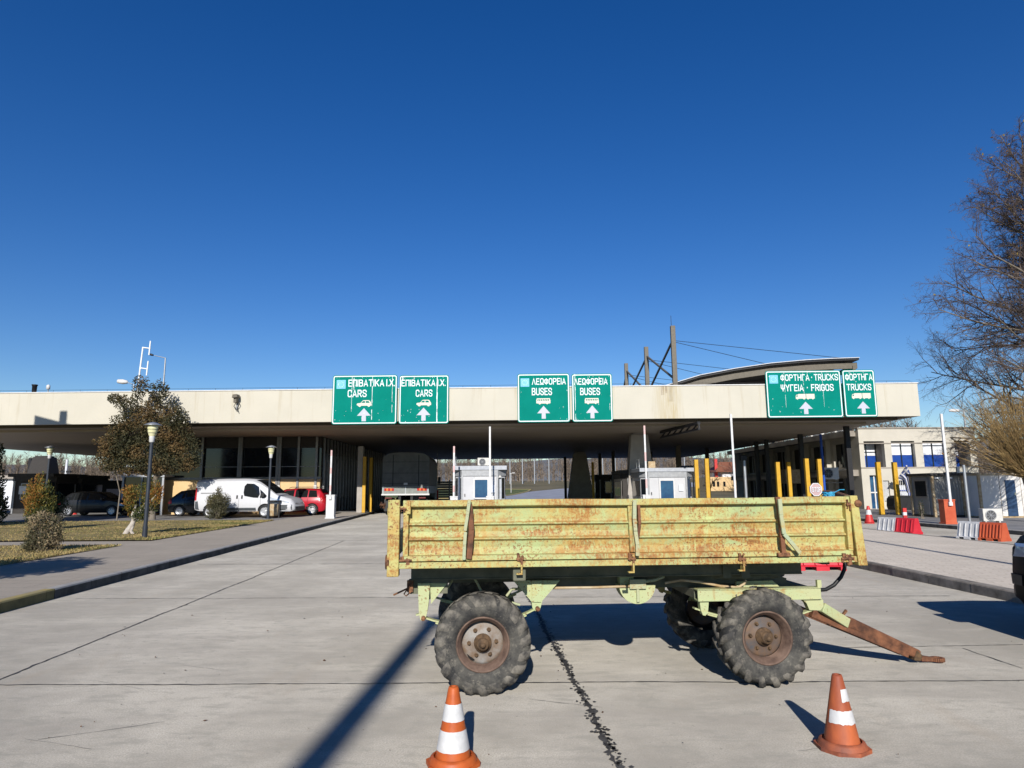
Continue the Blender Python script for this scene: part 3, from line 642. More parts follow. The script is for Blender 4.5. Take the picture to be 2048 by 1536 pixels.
CARP = [(0, .30), (.03, .52), (.26, .58), (.40, .95), (.46, 1), (.80, 1), (.88, .92), (.98, .55), (1, .30), (.97, .18), (.90, .18), (.87, .03), (.79, .0), (.73, .14), (.70, .18), (.30, .18), (.26, .03), (.17, 0), (.12, .12), (.08, .2)]
BUSP = [(0, .18), (0, .70), (.04, 1), (.96, 1), (1, .6), (1, .18), (.84, .14), (.80, .02), (.74, .02), (.70, .14), (.32, .14), (.27, 0), (.21, 0), (.16, .15)]
def sign(c, label, lines, icon, iu, au, blue=None, scratches=(), group='green lane signs on the fascia'):
    (xa, za), (xb, _), (_, zb) = fas(c[0], c[3], .2), fas(c[2], c[3], .2), fas(c[0], c[1], .2)
    xb2, _ = fas(c[2], (c[1] + c[3]) / 2, .2); xa2, _ = fas(c[0], (c[1] + c[3]) / 2, .2)
    W_ = xb2 - xa2; H = zb - za; xm = (xa2 + xb2) / 2
    root = thing('lane_sign', label, 'road sign', c2w(xm, -.2, za), CANG, group)
    def rr(w, h, r, n=5):
        pts = []
        for cx, cz, a0 in ((w / 2 - r, r, -90), (w / 2 - r, h - r, 0), (-w / 2 + r, h - r, 90), (-w / 2 + r, r, 180)):
            for k in range(n + 1):
                a = rad(a0 + 90 * k / n); pts.append((cx + r * math.cos(a), cz + r * math.sin(a)))
        return pts
    MB().prism(rr(W_, H, .12), 0, .05).build('sign_panel', M['sign_green'], root)
    i = rr(W_ - .07, H - .07, .10); i = [(x, z + .035) for x, z in i]; j = [(x, z + .035 + .05) for x, z in rr(W_ - .17, H - .17, .06)]; n = len(i)
    MB().add([(x, -.006, z) for x, z in i] + [(x, -.006, z) for x, z in j], [(k, (k + 1) % n, n + (k + 1) % n, n + k) for k in range(n)]).build('border', M['sign_white'], root)
    mb = MB()
    for zz in (.3, H - .35): mb.box(-W_ / 2 + .12, W_ / 2 - .12, .05, .11, zz, zz + .06)
    for xx in (-W_ / 2 + .3, W_ / 2 - .36): mb.box(xx, xx + .06, .11, .2, .1, min(H - .1, FTOP - za - .1))
    mb.build('bracket', M['galv'], root)
    U = lambda u: -W_ / 2 + u * W_
    V = lambda v: H * (1 - v)
    for (s, u0, u1, v0, v1) in lines: text(root, s, U(u0), -.008, V(v1), (u1 - u0) * W_, (v1 - v0) * H, M['sign_white'])
    u0, u1, v0, v1 = iu; P = lambda pts: [(U(u0 + a * (u1 - u0)), V(v1 - b * (v1 - v0))) for a, b in pts]
    mb = MB()
    if icon == 'car':
        mb.prism(P(CARP), -.007, 0)
        for q in ([(.31, .6), (.42, .88), (.56, .88), (.56, .6)], [(.61, .6), (.61, .88), (.79, .88), (.88, .6)]): mb.prism(P(q), -.010, -.0072, 1)
    elif icon == 'bus':
        mb.prism(P(BUSP), -.007, 0)
        for k in range(7): mb.prism(P([(.07 + k * .125, .6), (.09 + k * .125, .85), (.17 + k * .125, .85), (.15 + k * .125, .6)]), -.010, -.0072, 1)
    else:
        mb.prism(P([(0, .12), (0, .5), (.03, .85), (.13, .9), (.15, 1), (.53, 1), (.53, .16), (.50, .14), (.47, 0), (.41, 0), (.37, .14), (.14, .14), (.11, 0), (.06, 0), (.03, .12)]), -.007, 0)
        mb.prism(P([(.56, .14), (.56, 1), (1, 1), (1, .14), (.95, .12), (.92, 0), (.87, 0), (.84, .12), (.70, .12), (.67, 0), (.62, 0), (.59, .14)]), -.007, 0)
        mb.prism(P([(.025, .5), (.05, .76), (.11, .76), (.11, .5)]), -.010, -.0072, 1)
    mb.build('pictogram', [M['sign_cream'], M['sign_green']], root)
    u0, u1, v0, v1 = au
    MB().prism(P([(0, .42), (.5, 1), (1, .42), (.65, .42), (.66, 0), (.34, 0), (.35, .42)]), -.007, 0).build('arrow', M['sign_lilac'], root)
    if blue:
        u0, u1, v0, v1 = blue; mb = MB().prism(P([(0, 0), (1, 0), (1, 1), (0, 1)]), -.006, 0)
        ring = [(.5 + .3 * math.cos(k * .5236), .5 + .3 * math.sin(k * .5236)) for k in range(12)]
        for a, b in ring: mb.prism(P([(a - .035, b - .035), (a + .035, b - .035), (a, b + .045)]), -.009, -.0062, 1)
        mb.build('emblem_panel', [M['sign_blue'], M['sign_white']], root)
    mb = MB(); rnd = random.Random(int(c[0]))
    for (u, v0, v1, w) in scratches:
        n = 14
        for k in range(n):
            a = v0 + (v1 - v0) * k / n; b = v0 + (v1 - v0) * (k + 1) / n
            if rnd.random() < .12: continue
            w_ = w * rnd.uniform(.4, 1.2); x = U(u) + rnd.uniform(-.004, .004); mb.add([(x - w_ / 2, -.0095, V(b)), (x + w_ / 2, -.0095, V(b)), (x + w_ / 2, -.0095, V(a)), (x - w_ / 2, -.0095, V(a))], [(0, 1, 2, 3)])
    for _ in range(26 if scratches else 8):
        u, v = rnd.choice(((rnd.random(), rnd.random() ** 2 * .25), (rnd.random(), rnd.uniform(.7, .97)), (rnd.random(), rnd.random()))); r = rnd.uniform(.008, .03); x, z = U(min(.95, max(.05, u))), V(min(.95, max(.05, v)))
        mb.add([(x - r * rnd.uniform(.3, 1), -.0095, z), (x, -.0095, z - r * rnd.uniform(.5, 2)), (x + r * rnd.uniform(.3, 1), -.0095, z), (x, -.0095, z + r)], [(0, 1, 2, 3)])
    mb.build('scratch_mark', M['sign_white'], root, kind='stuff')
    return root
sign((664.5, 751, 794, 849), 'wide green CARS sign with blue panel and long peeling scratches', [('ΕΠΙΒΑΤΙΚΑ Ι.Χ.', .243, .965, .09, .235), ('CARS', .237, .53, .30, .45)], 'car', (.38, .61, .515, .65), (.39, .60, .675, .94), (.06, .20, .095, .275), ((.30, .03, .8, .02), (.615, .02, .98, .03), (.925, .03, .77, .02), (.33, .05, .3, .03)))
sign((798, 751, 897.5, 848), 'narrower green CARS sign without blue panel, edges peeling, beside the wide CARS sign', [('ΕΠΙΒΑΤΙΚΑ Ι.Χ.', .044, .935, .09, .228), ('CARS', .336, .67, .30, .445)], 'car', (.35, .65, .51, .645), (.36, .635, .67, .935), None, ((.765, .02, .97, .05), (.07, .03, .1, .06), (.3, .04, .07, .05)))
sign((1035, 748, 1139.5, 845), 'clean green BUSES sign with light blue panel', [('ΛΕΩΦΟΡΕΙΑ', .28, .93, .095, .228), ('BUSES', .276, .662, .295, .445)], 'bus', (.36, .63, .51, .635), (.375, .62, .665, .927), (.062, .228, .095, .265))
sign((1144, 748, 1225, 844), 'narrow green BUSES sign with a long scratch down its edge', [('ΛΕΩΦΟΡΕΙΑ', .06, .887, .095, .228), ('BUSES', .205, .696, .295, .445)], 'bus', (.313, .66, .51, .635), (.34, .65, .66, .927), None, ((.08, .0, .97, .03), (.93, .62, .76, .02)))
sign((1533, 742, 1684, 836), 'wide green TRUCKS FRIGOS sign with light blue panel', [('ΦΟΡΤΗΓΑ ·', .2, .62, .08, .217), ('TRUCKS', .645, .965, .08, .217), ('ΨΥΓΕΙΑ  ·  FRIGOS', .195, .895, .295, .44)], 'truck', (.385, .635, .50, .615), (.42, .60, .665, .925), (.05, .165, .09, .27), ((.25, .03, .78, .014), (.5, .03, .6, .012), (.755, .03, .78, .012)))
sign((1687, 740, 1752, 834), 'small green TRUCKS sign at the end of the fascia', [('ΦΟΡΤΗΓΑ', .09, .93, .085, .225), ('TRUCKS', .11, .87, .30, .44)], 'truck', (.25, .83, .50, .62), (.38, .77, .675, .93))

# ------------------------------------------------------------------ cable-stayed arched roof behind the canopy
mast_px = ((1345, 652), (1292, 694), (1252, 727)); MY = (55.0, 63.5, 72.0)
mp_ = [ap(px, py, Y) for (px, py), Y in zip(mast_px, MY)]
arch = thing('arched_roof', 'brown arched steel roof hung by cables behind the canopy', 'roof structure', (mp_[0].x, mp_[0].y, 0), CANG)
Lo = lambda w: Matrix.Rotation(-CANG, 4, 'Z') @ (Vector(w) - Vector((mp_[0].x, mp_[0].y, 0)))
YA = MY[0]
prof = [(1300, 782), (1340, 769), (1400, 751), (1470, 738), (1540, 728), (1610, 722), (1660, 719.5), (1713, 718)]
top = [Lo(ap(px, py, YA)) for px, py in prof]
mb = MB(); bk = 20.
mb.add([(p.x, 0, p.z) for p in top] + [(p.x, 0, p.z - .16) for p in top] + [(p.x, bk, p.z) for p in top] + [(p.x, bk, p.z - .16) for p in top],
       [(i, i + 1, i + 9, i + 8) for i in range(7)] + [(i + 16, i + 17, i + 1, i) for i in range(7)] + [(i + 8, i + 9, i + 25, i + 24) for i in range(7)] + [(7, 23, 31, 15), (0, 8, 24, 16)], 0)
mb.build('roof_sheet', M['steel_black'], arch)
mb = MB()
for i in range(7): mb.bar((top[i].x, -.06, top[i].z + .03), (top[i + 1].x, -.06, top[i + 1].z + .03), .12, .05)
mb.build('roof_edge', M['white_metal'], arch)
for k, yy in enumerate((.5, 10, 19.5)):
    mb = MB()
    for i in range(7):
        a = Vector((top[i].x, yy, top[i].z - .55)); b = Vector((top[i + 1].x, yy, top[i + 1].z - .55)); mb.bar(a, b, .22, .5)
        mb.bar(a + Vector((0, 0, .2)), a + Vector((0, 0, .45)), .1, .1)
    mb.build('rafter', M['steel_brown'], arch)
p = top[7]; MB().bar((p.x - .3, .3, p.z - .75), (p.x - .3, 19.5, p.z - .75), .25, .35).build('edge_beam', M['steel_brown'], arch)
for yy in (1.0, 10.5, 19):
    MB().box(p.x - .8, p.x - .55, yy, yy + .25, 0, p.z - .8).build('column', M['steel_black'], arch)
mm = [Lo(w) for w in mp_]
for m_ in mm: MB().box(m_.x - .19, m_.x + .19, m_.y - .19, m_.y + .19, 0, m_.z).build('mast', M['steel_brown'], arch, .02)
mb = MB()
zp = lambda px, py, i: ap(px, py, MY[i]).z
m1, m2, m3 = mm
mb.bar((m1.x, m1.y + .2, zp(1341, 680, 0)), (m2.x, m2.y - .2, zp(1297, 786, 1)), .14, .14).bar((m2.x + .05, m2.y - .2, zp(1297, 714, 1)), (m1.x + .05, m1.y + .2, zp(1345, 758, 0)), .14, .14)
mb.bar((m2.x, m2.y + .2, zp(1290, 716, 1)), (m3.x, m3.y - .2, zp(1256, 795, 2)), .14, .14).bar((m3.x + .05, m3.y - .2, zp(1255, 743, 2)), (m2.x + .05, m2.y + .2, zp(1294, 786, 1)), .14, .14)
mb.bar((m3.x, m3.y + .2, zp(1250, 748, 2)), (m3.x - .5, m3.y + 8.5, 6.6), .14, .14)
mb.bar((m1.x, m1.y + 4.1, zp(1317, 735, 0) + .5), (m1.x - .2, m1.y + 4.5, zp(1317, 735, 0) + 1.0), .1, .1) if False else None
mb.build('bracing', M['steel_brown'], arch)
mb = MB()
for i, m_ in enumerate(mm):
    for dz, u in ((-1.25, .98), (-1.35, .62)):
        q = top[7] if u > .9 else top[4]; mb.tube([(m_.x, m_.y, m_.z + dz), (q.x - (.3 if u > .9 else 0), (.5, 10, 19.5)[i], q.z)], .022, 4)
mb.build('cable', M['steel_black'], arch)
MB().tube([(mm[0].x - .1, mm[0].y, mm[0].z), (mm[0].x - .1, mm[0].y, mm[0].z + .9)], .02, 5).build('lightning_rod', M['steel_black'], arch)

# ------------------------------------------------------------------ roof clutter
YR = 41.0
an = thing('antenna', 'white double dipole antenna frame leaning above the canopy roof', 'antenna', ap(275, 781, YR), 0)
o = Vector(an.location); A = lambda px, py: ap(px, py, YR) - o
MB().tube([A(274, 786) , A(286, 694)], .05, 8).tube([A(286, 695), A(301, 697)], .042, 8).tube([A(281, 736), A(295, 738)], .042, 8).build('mast', M['antenna'], an)
for q in ((301, 682, 298, 710), (296.5, 722, 293, 751)): MB().tube([A(q[0], q[1]), A(q[2], q[3])], .042, 8).build('dipole', M['antenna'], an)
for (px, py, bx, lab, k) in ((331, 716, 329, 'tall thin grey street lamp with a long drooping arm behind the roof', 0), (268, 769, 268, 'street lamp with white oval head just clearing the canopy roof', 1)):
    w = ap(px, py, 82); root = thing('street_lamp', lab, 'street lamp', (w.x, w.y, gz(82)), 0, 'street lamps')
    MB().tube([(0, 0, 0), (0, 0, w.z - gz(82))], [.16, .09], 8).build('pole', M['galv'], root)
    e = ap(309, 711, 82) if k == 0 else ap(252, 764, 82); e = e - Vector((w.x, w.y, gz(82)))
    MB().tube([(0, 0, w.z - gz(82)), e], .055, 6).build('arm', M['galv'], root)
    d = Vector((-1, 0, .1 if k else .25)).normalized(); Mx = Matrix.Translation(e + d * .4) @ d.to_track_quat('Z', 'Y').to_matrix().to_4x4()
    MB().lathe([(0, -.5), (.16, -.42), (.24, 0), (.2, .45), (0, .6)], 10, 0, Mx @ Matrix.Scale(.6 if k == 0 else 1.3, 4)).build('lamp_head', M['white_metal'] if k else M['steel_black'], root)
w = ap(68, 786, 39); pv = tag(MB().lathe([(.11, -.3), (.13, .42), (.16, .44), (.16, .5), (.1, .5)], 10).bar((.0, 0, -.1), (-.25, 0, -.3), .08, .08).build('vent_pipe', M['steel_black']), 'short dark vent pipe on the canopy roof', 'vent pipe'); pv.location = w
w = ap(95, 790, 38.2); pv = thing('roof_beacon', 'small white beacon on a bent stalk at the roof edge', 'beacon', w)
MB().tube([(0, 0, -.1), (.02, 0, .15), (.0, 0, .35)], .03, 6).build('stalk', M['grey_metal'], pv); MB().lathe([(.0, .32), (.1, .34), (.1, .55), (0, .62)], 10).build('beacon_cap', M['white_metal'], pv)
w = gp(1936, 1035, KZ); w = Vector((ap(1936, 900, 62).x, 62, gz(62))); t_ = ap(1930, 822, 62)
root = thing('street_lamp', 'pale street lamp beyond the office roof', 'street lamp', (w.x, w.y, 0), 0, 'street lamps')
MB().tube([(0, 0, 0), (0, 0, t_.z)], [.13, .07], 8).build('pole', M['galv'], root); e = ap(1908, 821, 62) - w
MB().tube([(0, 0, t_.z), e], .045, 6).build('arm', M['galv'], root)
MB().lathe([(0, -.5), (.12, -.42), (.16, 0), (.12, .45), (0, .55)], 10, 0, Matrix.Translation(e) @ Matrix.Rotation(rad(90), 4, 'Y')).build('lamp_head', M['white_metal'], root)
# ------------------------------------------------------------------ glazed hall under the canopy
HY = 42.5
HX1 = ap(640, 960, HY).x; HX0 = ap(326, 960, HY).x - 1.5
hall = thing('customs_hall', 'long glazed hall with ochre base wall and grey mullions behind the white van', 'building', ((HX0 + HX1) / 2, HY, 0), 0)
hw = (HX1 - HX0) / 2; HD = 22
MB().box(-hw, hw, 0, .25, KZ, 2.28).build('base_wall', M['yellow_wall'], hall)
MB().box(-hw - .02, hw + .02, -.05, .3, 2.28, 2.42).build('sill', M['mullion'], hall)
MB().box(-hw, hw, .12, .16, 2.42, 4.25).build('glazing', M['glass_dark'], hall)
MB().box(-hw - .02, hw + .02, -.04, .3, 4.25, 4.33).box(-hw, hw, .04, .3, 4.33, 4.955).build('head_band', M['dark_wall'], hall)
mx = [ap(px, 930, HY).x - hall.location.x for px in (404, 478, 482, 555, 560, 597, 633)]
for x in mx:
    MB().box(x - .07, x + .07, -.10, .02, KZ + (0 if x > 99 else 1.2), 4.95).build('mullion', M['mullion'], hall)
MB().box(-hw, hw, .06, .1, 3.05, 3.09).build('transom', M['mullion'], hall)
for x in (mx[0], mx[2], mx[4], mx[6]): MB().box(x - .09, x + .09, -.14, -.0, KZ, 1.9).build('wall_pilaster', M['white_metal'], hall)
# side facing the lanes: ribbed dark curtain wall running away
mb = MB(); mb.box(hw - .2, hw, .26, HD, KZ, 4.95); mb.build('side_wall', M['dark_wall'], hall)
rnd = random.Random(5)
for k in range(26):
    y = .5 + k * .82
    MB().box(hw, hw + .12, y, y + .10, KZ, 4.9).build('side_fin', M['mullion'], hall)
MB().box(hw + .0, hw + .03, .4, HD, 1.1, 3.9).build('side_glazing', M['glass_dark'], hall)
MB().box(-hw, hw - .2, HD - .2, HD, KZ, 4.95).box(-hw, -hw + .2, .25, HD - .2, KZ, 4.95).build('back_wall', M['dark_wall'], hall)
# notice boards and door frames left of the hall
w = ap(245, 1025, 41.5)
dp = thing('glass_porch', 'blue grey framed glass porch left of the ochre wall', 'porch', (ap(285, 1000, 41.5).x, 41.5, KZ), 0)
for x in (-1.25, -.1, 1.2): MB().box(x - .06, x + .06, -.06, .06, 0, 2.3).build('frame_post', M['booth_grey'], dp)
MB().box(-1.35, 1.3, -.12, 1.9, 2.3, 2.42).build('porch_roof', M['booth_grey'], dp)
MB().box(-1.2, 1.15, 0, .03, .1, 2.3).build('porch_glass', M['glass_dark'], dp)
# ------------------------------------------------------------------ white inspection booths
def booth(label, px0, px1, Y, ztop, door_u, win_u, blue, mains, dark=False, wz=1.0):
    x0, x1 = ap(px0, 965, Y).x, ap(px1, 965, Y).x; w = (x1 - x0) / 2; D = 3.6; H = ztop - KZ
    root = thing('booth', label, 'booth', ((x0 + x1) / 2, Y, KZ), 0, 'inspection booths')
    wall = M[mains]
    MB().prism([(-w + .12, .5), (-w + .5, .1), (w - .5, .1), (w - .12, .5), (w - .12, D), (-w + .12, D)], 0, H - .5, plane='xy').build('walls', wall, root)
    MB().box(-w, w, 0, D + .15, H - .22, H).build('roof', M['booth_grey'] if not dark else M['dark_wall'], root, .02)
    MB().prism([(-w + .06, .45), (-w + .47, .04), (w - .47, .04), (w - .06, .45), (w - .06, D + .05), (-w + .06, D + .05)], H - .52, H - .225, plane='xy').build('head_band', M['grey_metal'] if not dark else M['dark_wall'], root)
    U = lambda u: -w + 2 * w * u
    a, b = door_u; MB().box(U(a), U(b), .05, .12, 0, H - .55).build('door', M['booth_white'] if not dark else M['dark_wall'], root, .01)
    a, b = win_u; f = MB().box(U(a), U(b), .02, .08, wz, H - .72).build('window', M['glass_blue'] if blue else M['glass_dark'], root)
    MB().box(U(a) - .07, U(a), .0, .1, wz - .05, H - .66).box(U(b), U(b) + .07, .0, .1, wz - .05, H - .66).box(U(a), U(b), 0, .1, H - .72, H - .66).box(U(a), U(b), 0, .1, wz - .07, wz).build('window_frame', M['white_metal'] if not dark else M['grey_metal'], f)
    for s in (-1, 1):
        ang = math.atan2(.4, .38) * s; c = Vector((s * (w - .31), .3, 0)); Mx = Matrix.Translation(c) @ Matrix.Rotation(ang, 4, 'Z')
        MB().box(-.22, .22, -.03, .03, .95, H - .62, 0, Mx).build('corner_glass', M['glass_dark'], root)
        MB().box(s * (w - .12) - .02, s * (w - .12) + .02, .7, D - .6, .95, H - .7).build('side_window', M['glass_dark'], root)
        MB().box(s * (w - .5) - .05, s * (w - .5) + .05, .03, .12, 0, H - .5).build('corner_post', M['grey_metal'], root)
    if not dark:
        MB().box(-w + .62, -w + .66, .015, .05, 1.05, 1.2).build('door_handle', M['steel_black'], root)
        MB().box(U(.7), U(.78), .03, .045, 1.25, 1.62).build('notice', M['curtain'], root)
        MB().box(w - .42, w - .3, -.14, .0, H - .62, H - .53).box(w - .38, w - .34, -.05, .1, H - .53, H - .48).build('camera', M['ac'], root, .01)
        MB().tube([(-w + .1, .6, H), (-w + .1, .6, H + .5), (-w + .1, 1.4, H + .5), (-w + .1, 1.4, H)], .02, 6).build('conduit', M['galv'], root)
        MB().box(U(.1), U(.14), .02, .05, .1, H - .55).box(U(.86), U(.9), .02, .05, .1, H - .55).build('wall_batten', M['booth_grey'], root)
        MB().box(-w + .1, w - .1, .02, .06, .02, .14).build('plinth', M['grey_metal'], root)
    return root, w, H, D
bt, w, H, D = booth('white booth with blue window between the grey truck and the exit road', 905, 1014, 35.0, 2.78, (.18, .40), (.41, .64), True, 'booth_white')
def ac_unit(label, loc, rz=0., s=1., group='air conditioning units'):
    r = thing('air_conditioner', label, 'air conditioner', loc, rz, group)
    MB().box(-.42 * s, .42 * s, 0, .34 * s, .06, .62 * s).box(-.34 * s, -.26 * s, .03, .3 * s, 0, .06).box(.26 * s, .34 * s, .03, .3 * s, 0, .06).build('casing', M['ac'], r, .015)
    mb = MB(); Mx = Matrix.Translation((-.1 * s, -.012, .33 * s))
    mb.lathe([(.235 * s, 0), (.235 * s, -.02), (.20 * s, -.02), (.20 * s, 0)], 20, 0, Mx, True, 'y')
    for rr_ in (.05, .1, .15): mb.lathe([(rr_ * s, -.004), (rr_ * s, -.016), (rr_ * s + .012, -.016), (rr_ * s + .012, -.004)], 16, 0, Mx, True, 'y')
    for k in range(4): mb.bar((-.1 * s + .2 * s * math.cos(k * .785), -.02, .33 * s + .2 * s * math.sin(k * .785)), (-.1 * s - .2 * s * math.cos(k * .785), -.02, .33 * s - .2 * s * math.sin(k * .785)), .012, .012)
    mb.build('fan_grille', M['grey_metal'], r)
    MB().lathe([(.195 * s, -.003), (.0, -.003)], 20, 0, Mx, True, 'y').build('fan_opening', M['dark_hole'], r)
    return r
ac_unit('white air conditioner on the roof of the white booth with blue window', (bt.location.x + .15, 36.2, 2.78), .2, .75)
bt2, w2, H2, D2 = booth('white booth with dark blue doorway standing before the grey concrete pier', 1280, 1391, 38.2, 2.70, (.34, .63), (.37, .60), True, 'booth_white', False, .25)
db5, *_ = booth('grey booth with tall dark panes tucked below the concrete pier', 1241, 1283, 41.6, 2.68, (.1, .4), (.5, .85), False, 'pier', True, .3)
ab = tag(MB().box(-.2, .2, 0, .4, 0, .42).box(-.14, .14, -.02, 0, .08, .34).build('roof_box', M['cabin_trim'], None, .02), 'tan equipment box on the roof of the booth by the pier', 'equipment box'); ab.location = (bt2.location.x - w2 + 1.0, 39.6, 2.70)
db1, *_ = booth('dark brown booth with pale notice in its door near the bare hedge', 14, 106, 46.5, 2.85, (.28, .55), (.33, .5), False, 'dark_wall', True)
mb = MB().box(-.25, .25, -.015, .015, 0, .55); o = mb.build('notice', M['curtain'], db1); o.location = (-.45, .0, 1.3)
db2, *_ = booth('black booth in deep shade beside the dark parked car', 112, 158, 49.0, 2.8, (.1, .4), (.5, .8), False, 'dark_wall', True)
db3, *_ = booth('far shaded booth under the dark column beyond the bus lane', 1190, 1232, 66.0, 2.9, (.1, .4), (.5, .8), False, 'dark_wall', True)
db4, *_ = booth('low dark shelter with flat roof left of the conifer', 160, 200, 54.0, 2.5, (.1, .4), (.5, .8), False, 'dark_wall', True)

# ------------------------------------------------------------------ barrier gates and posts
def gate(label, base, ztop, cab, boomc, hc=1.05, wc=.36, blen=None, stripes=False, group='raised barrier gates'):
    r = thing('barrier_gate', label, 'barrier', base, 0, group)
    MB().box(-wc / 2, wc / 2, -.16, .18, .06, hc - .05).box(-wc / 2 - .015, wc / 2 + .015, -.18, .2, hc - .05, hc).box(-wc / 2 - .03, wc / 2 + .03, -.2, .22, 0, .06).box(-.03, .09, -.165, -.158, hc - .35, hc - .33).build('cabinet', M[cab], r, .015)
    L_ = ztop - base.z; mb = MB(); n = 8; z0 = hc - .12
    for k in range(n):
        a = z0 + (L_ - z0) * k / n; b = z0 + (L_ - z0) * (k + 1) / n
        mb.box(-.042, .042, -.25, -.19, a, b, 1 if (stripes and k % 3 == 1) else 0)
    mb.build('boom', [M[boomc], M['boom_pink']], r)
    MB().box(-.07, .07, -.255, -.17, hc - .24, hc - .1).build('pivot', M[boomc], r, .01)
    return r
gate('barrier with pale grey cabinet and raised boom beside the red estate car', gp(661, 1037, KZ), ap(669, 898, 33.7).z, 'white_metal', 'white_metal', 1.2, .42, stripes=True)
for (px, py, Y, lab) in ((910, 893, 33.2, 'raised boom before the left corner of the white booth'), (981, 854, 33.0, 'tall raised boom before the door of the white booth'), (1288, 852, 34.0, 'raised boom in front of the booth by the pier'), (1461, 829, 29.5, 'tallest white boom, its tip crossing the cream fascia')):
    w = ap(px + (px - 1024) * .014, 985, Y); gate('barrier gate with ' + lab, Vector((w.x, Y, KZ if px < 1400 else 0)), ap(px, py, Y).z, 'white_metal' if px < 1400 else 'orange_plastic', 'white_metal', 1.1, .36, stripes=px in (910, 1288))
gate('barrier gate with bright orange cabinet and white raised boom by the grey cabins', gp(1898, 1048, KZ), ap(1868, 829, gp(1893, 1048, KZ).y).z, 'orange_plastic', 'white_metal', .93, .42)
for i, (px, py, Y, z0, lab) in enumerate(((1786, 925, 34.5, KZ, 'yellow height post standing clear in front of the office window'), (1753, 925, 34.7, KZ, 'yellow post before the blue glazed office entrance'), (1412, 918, 36, 0, 'yellow post behind the rear corner of the booth by the pier'), (1391, 920, 36.3, 0, 'yellow post close against the booth by the pier'), (1553, 925, 36, 0, 'yellow post in front of the dark office wing'), (1575, 925, 40, 0, 'farther yellow post half in shade by the office wing'), (1611, 918, 35, 0, 'bright yellow post next to the faded stop sign'), (1636, 919, 35.2, 0, 'bright yellow post right behind the blue rope'), (731, 914, 43.0, KZ, 'tall yellow post at the end of the ribbed hall side'), (744, 916, 44.2, KZ, 'shaded yellow post next to the truck tarpaulin'), (1185, 925, 58, 0, 'mustard post in the shade beside the far dark pier'))):
    w = ap(px + (px - 1024) * .010, 985, Y); r = thing('height_post', lab, 'post', (w.x, Y, z0), 0, 'yellow height posts')
    h = ap(px, py, Y).z - z0; MB().box(-.10, .10, -.10, .10, .02, h).build('shaft', M['yellow_post'], r, .01)
    MB().box(-.17, .17, -.17, .17, 0, .02).build('base_plate', M['steel_black'], r); MB().box(-.105, .105, -.105, .105, h, h + .02).build('post_cap', M['steel_black'] if i == 0 else M['yellow_post'], r)
w = gp(1940, 1047, KZ); p = tag(MB().tube([(0, 0, 0), (0, 0, ap(1925, 930, w.y).z - KZ)], .055, 10).tube([(0, 0, 0), (0, 0, .04)], .12, 10).build('steel_post', M['galv']), 'plain galvanised post in front of the grey cabin door', 'post'); p.location = w
w = ap(1492, 985, 40); p = thing('steel_post', 'pale grey post with a dark lamp head before the dark office wing', 'post', (w.x, 40, 0)); hh = ap(1487, 921, 40).z
MB().tube([(0, 0, 0), (0, 0, hh)], .09, 10).build('shaft', M['galv'], p); MB().box(-.22, .16, -.12, .12, hh, hh + .28).build('lamp_head', M['steel_black'], p, .02)
w = ap(719, 1022, 43.3); p = tag(MB().box(-.17, .17, -.17, .17, 0, 4.2).build('concrete_post', M['pier'], None, .02), 'square grey concrete post at the corner of the ribbed hall', 'post'); p.location = (w.x, 43.3, KZ)
w = ap(1648, 960, 41); p = tag(MB().tube([(0, 0, 0), (0, 0, ap(1644, 868, 41).z)], .075, 8).build('blue_pipe', M['blue_frame']), 'slim blue upright pipe before the office wing', 'pipe'); p.location = (w.x, 41, 0)
w = gp(1811, 1046, KZ); p = thing('bollard', 'red and white plastic bollard behind the red road barrier', 'bollard', w); mb = MB()
for k, (a, b) in enumerate(((.03, .3), (.3, .42), (.42, .58))): mb.box(-.07, .07, -.04, .04, a, b, k % 2)
mb.build('shaft', [M['red_paint'], M['white_metal']], p); MB().box(-.12, .12, -.1, .1, 0, .03).build('base_plate', M['black_plastic'], p)

# ------------------------------------------------------------------ plastic road barriers
def barrier_proto(m, ribs):
    r = thing('road_barrier', '', 'road barrier', (0, 0, 0), 0, 'plastic road barriers'); L_ = 1.0
    prof = [(-.24, .0), (-.24, .07), (-.19, .10), (-.085, .52), (-.07, .55), (.07, .55), (.085, .52), (.19, .10), (.24, .07), (.24, 0)]
    mb = MB()
    # feet: scalloped underside
    for a, b, z in ((0, .12, 0), (.12, .36, .07), (.36, .64, 0), (.64, .88, .07), (.88, 1, 0)):
        mb.prism([(y, max(z, q)) for y, q in prof], a * L_, b * L_, plane='yz')
    mb.build('body', m, r, .008)
    mb = MB()
    for k in range(ribs):
        x = (k + .5) / ribs * L_
        for s in (-1, 1):
            mb.add([(x - .03, s * .20, .1), (x + .03, s * .20, .1), (x + .03, s * .098, .5), (x - .03, s * .098, .5), (x - .02, s * .225, .1), (x + .02, s * .225, .1), (x + .02, s * .118, .5), (x - .02, s * .118, .5)], [(4, 5, 6, 7), (0, 4, 7, 3), (1, 2, 6, 5), (3, 7, 6, 2), (0, 1, 5, 4)])
    mb.build('rib', m, r)
    return r
wa, wb = gp(1764, 1060), gp(1835, 1068)
def pair(p0, p1, first, second, labs):
    d = p1 - p0; L_ = d.length / 2; rz = math.atan2(d.y, d.x)
    for i, (o, lab) in enumerate(((first, labs[0]), (second, labs[1]))):
        o.scale = (L_, 1.0, .95); place(o, p0 + d * (.5 * i), rz, lab)
pa = barrier_proto(M['white_plastic'], 4); pb = barrier_proto(M['red_plastic'], 4)
pair(gp(1762, 1064), gp(1836, 1069), pa, pb, ('weathered white road barrier joined to the deep red one', 'deep red road barrier joined to a white one near the bollard'))
pc = copy_tree(pa); pd = barrier_proto(M['orange_plastic'], 7)
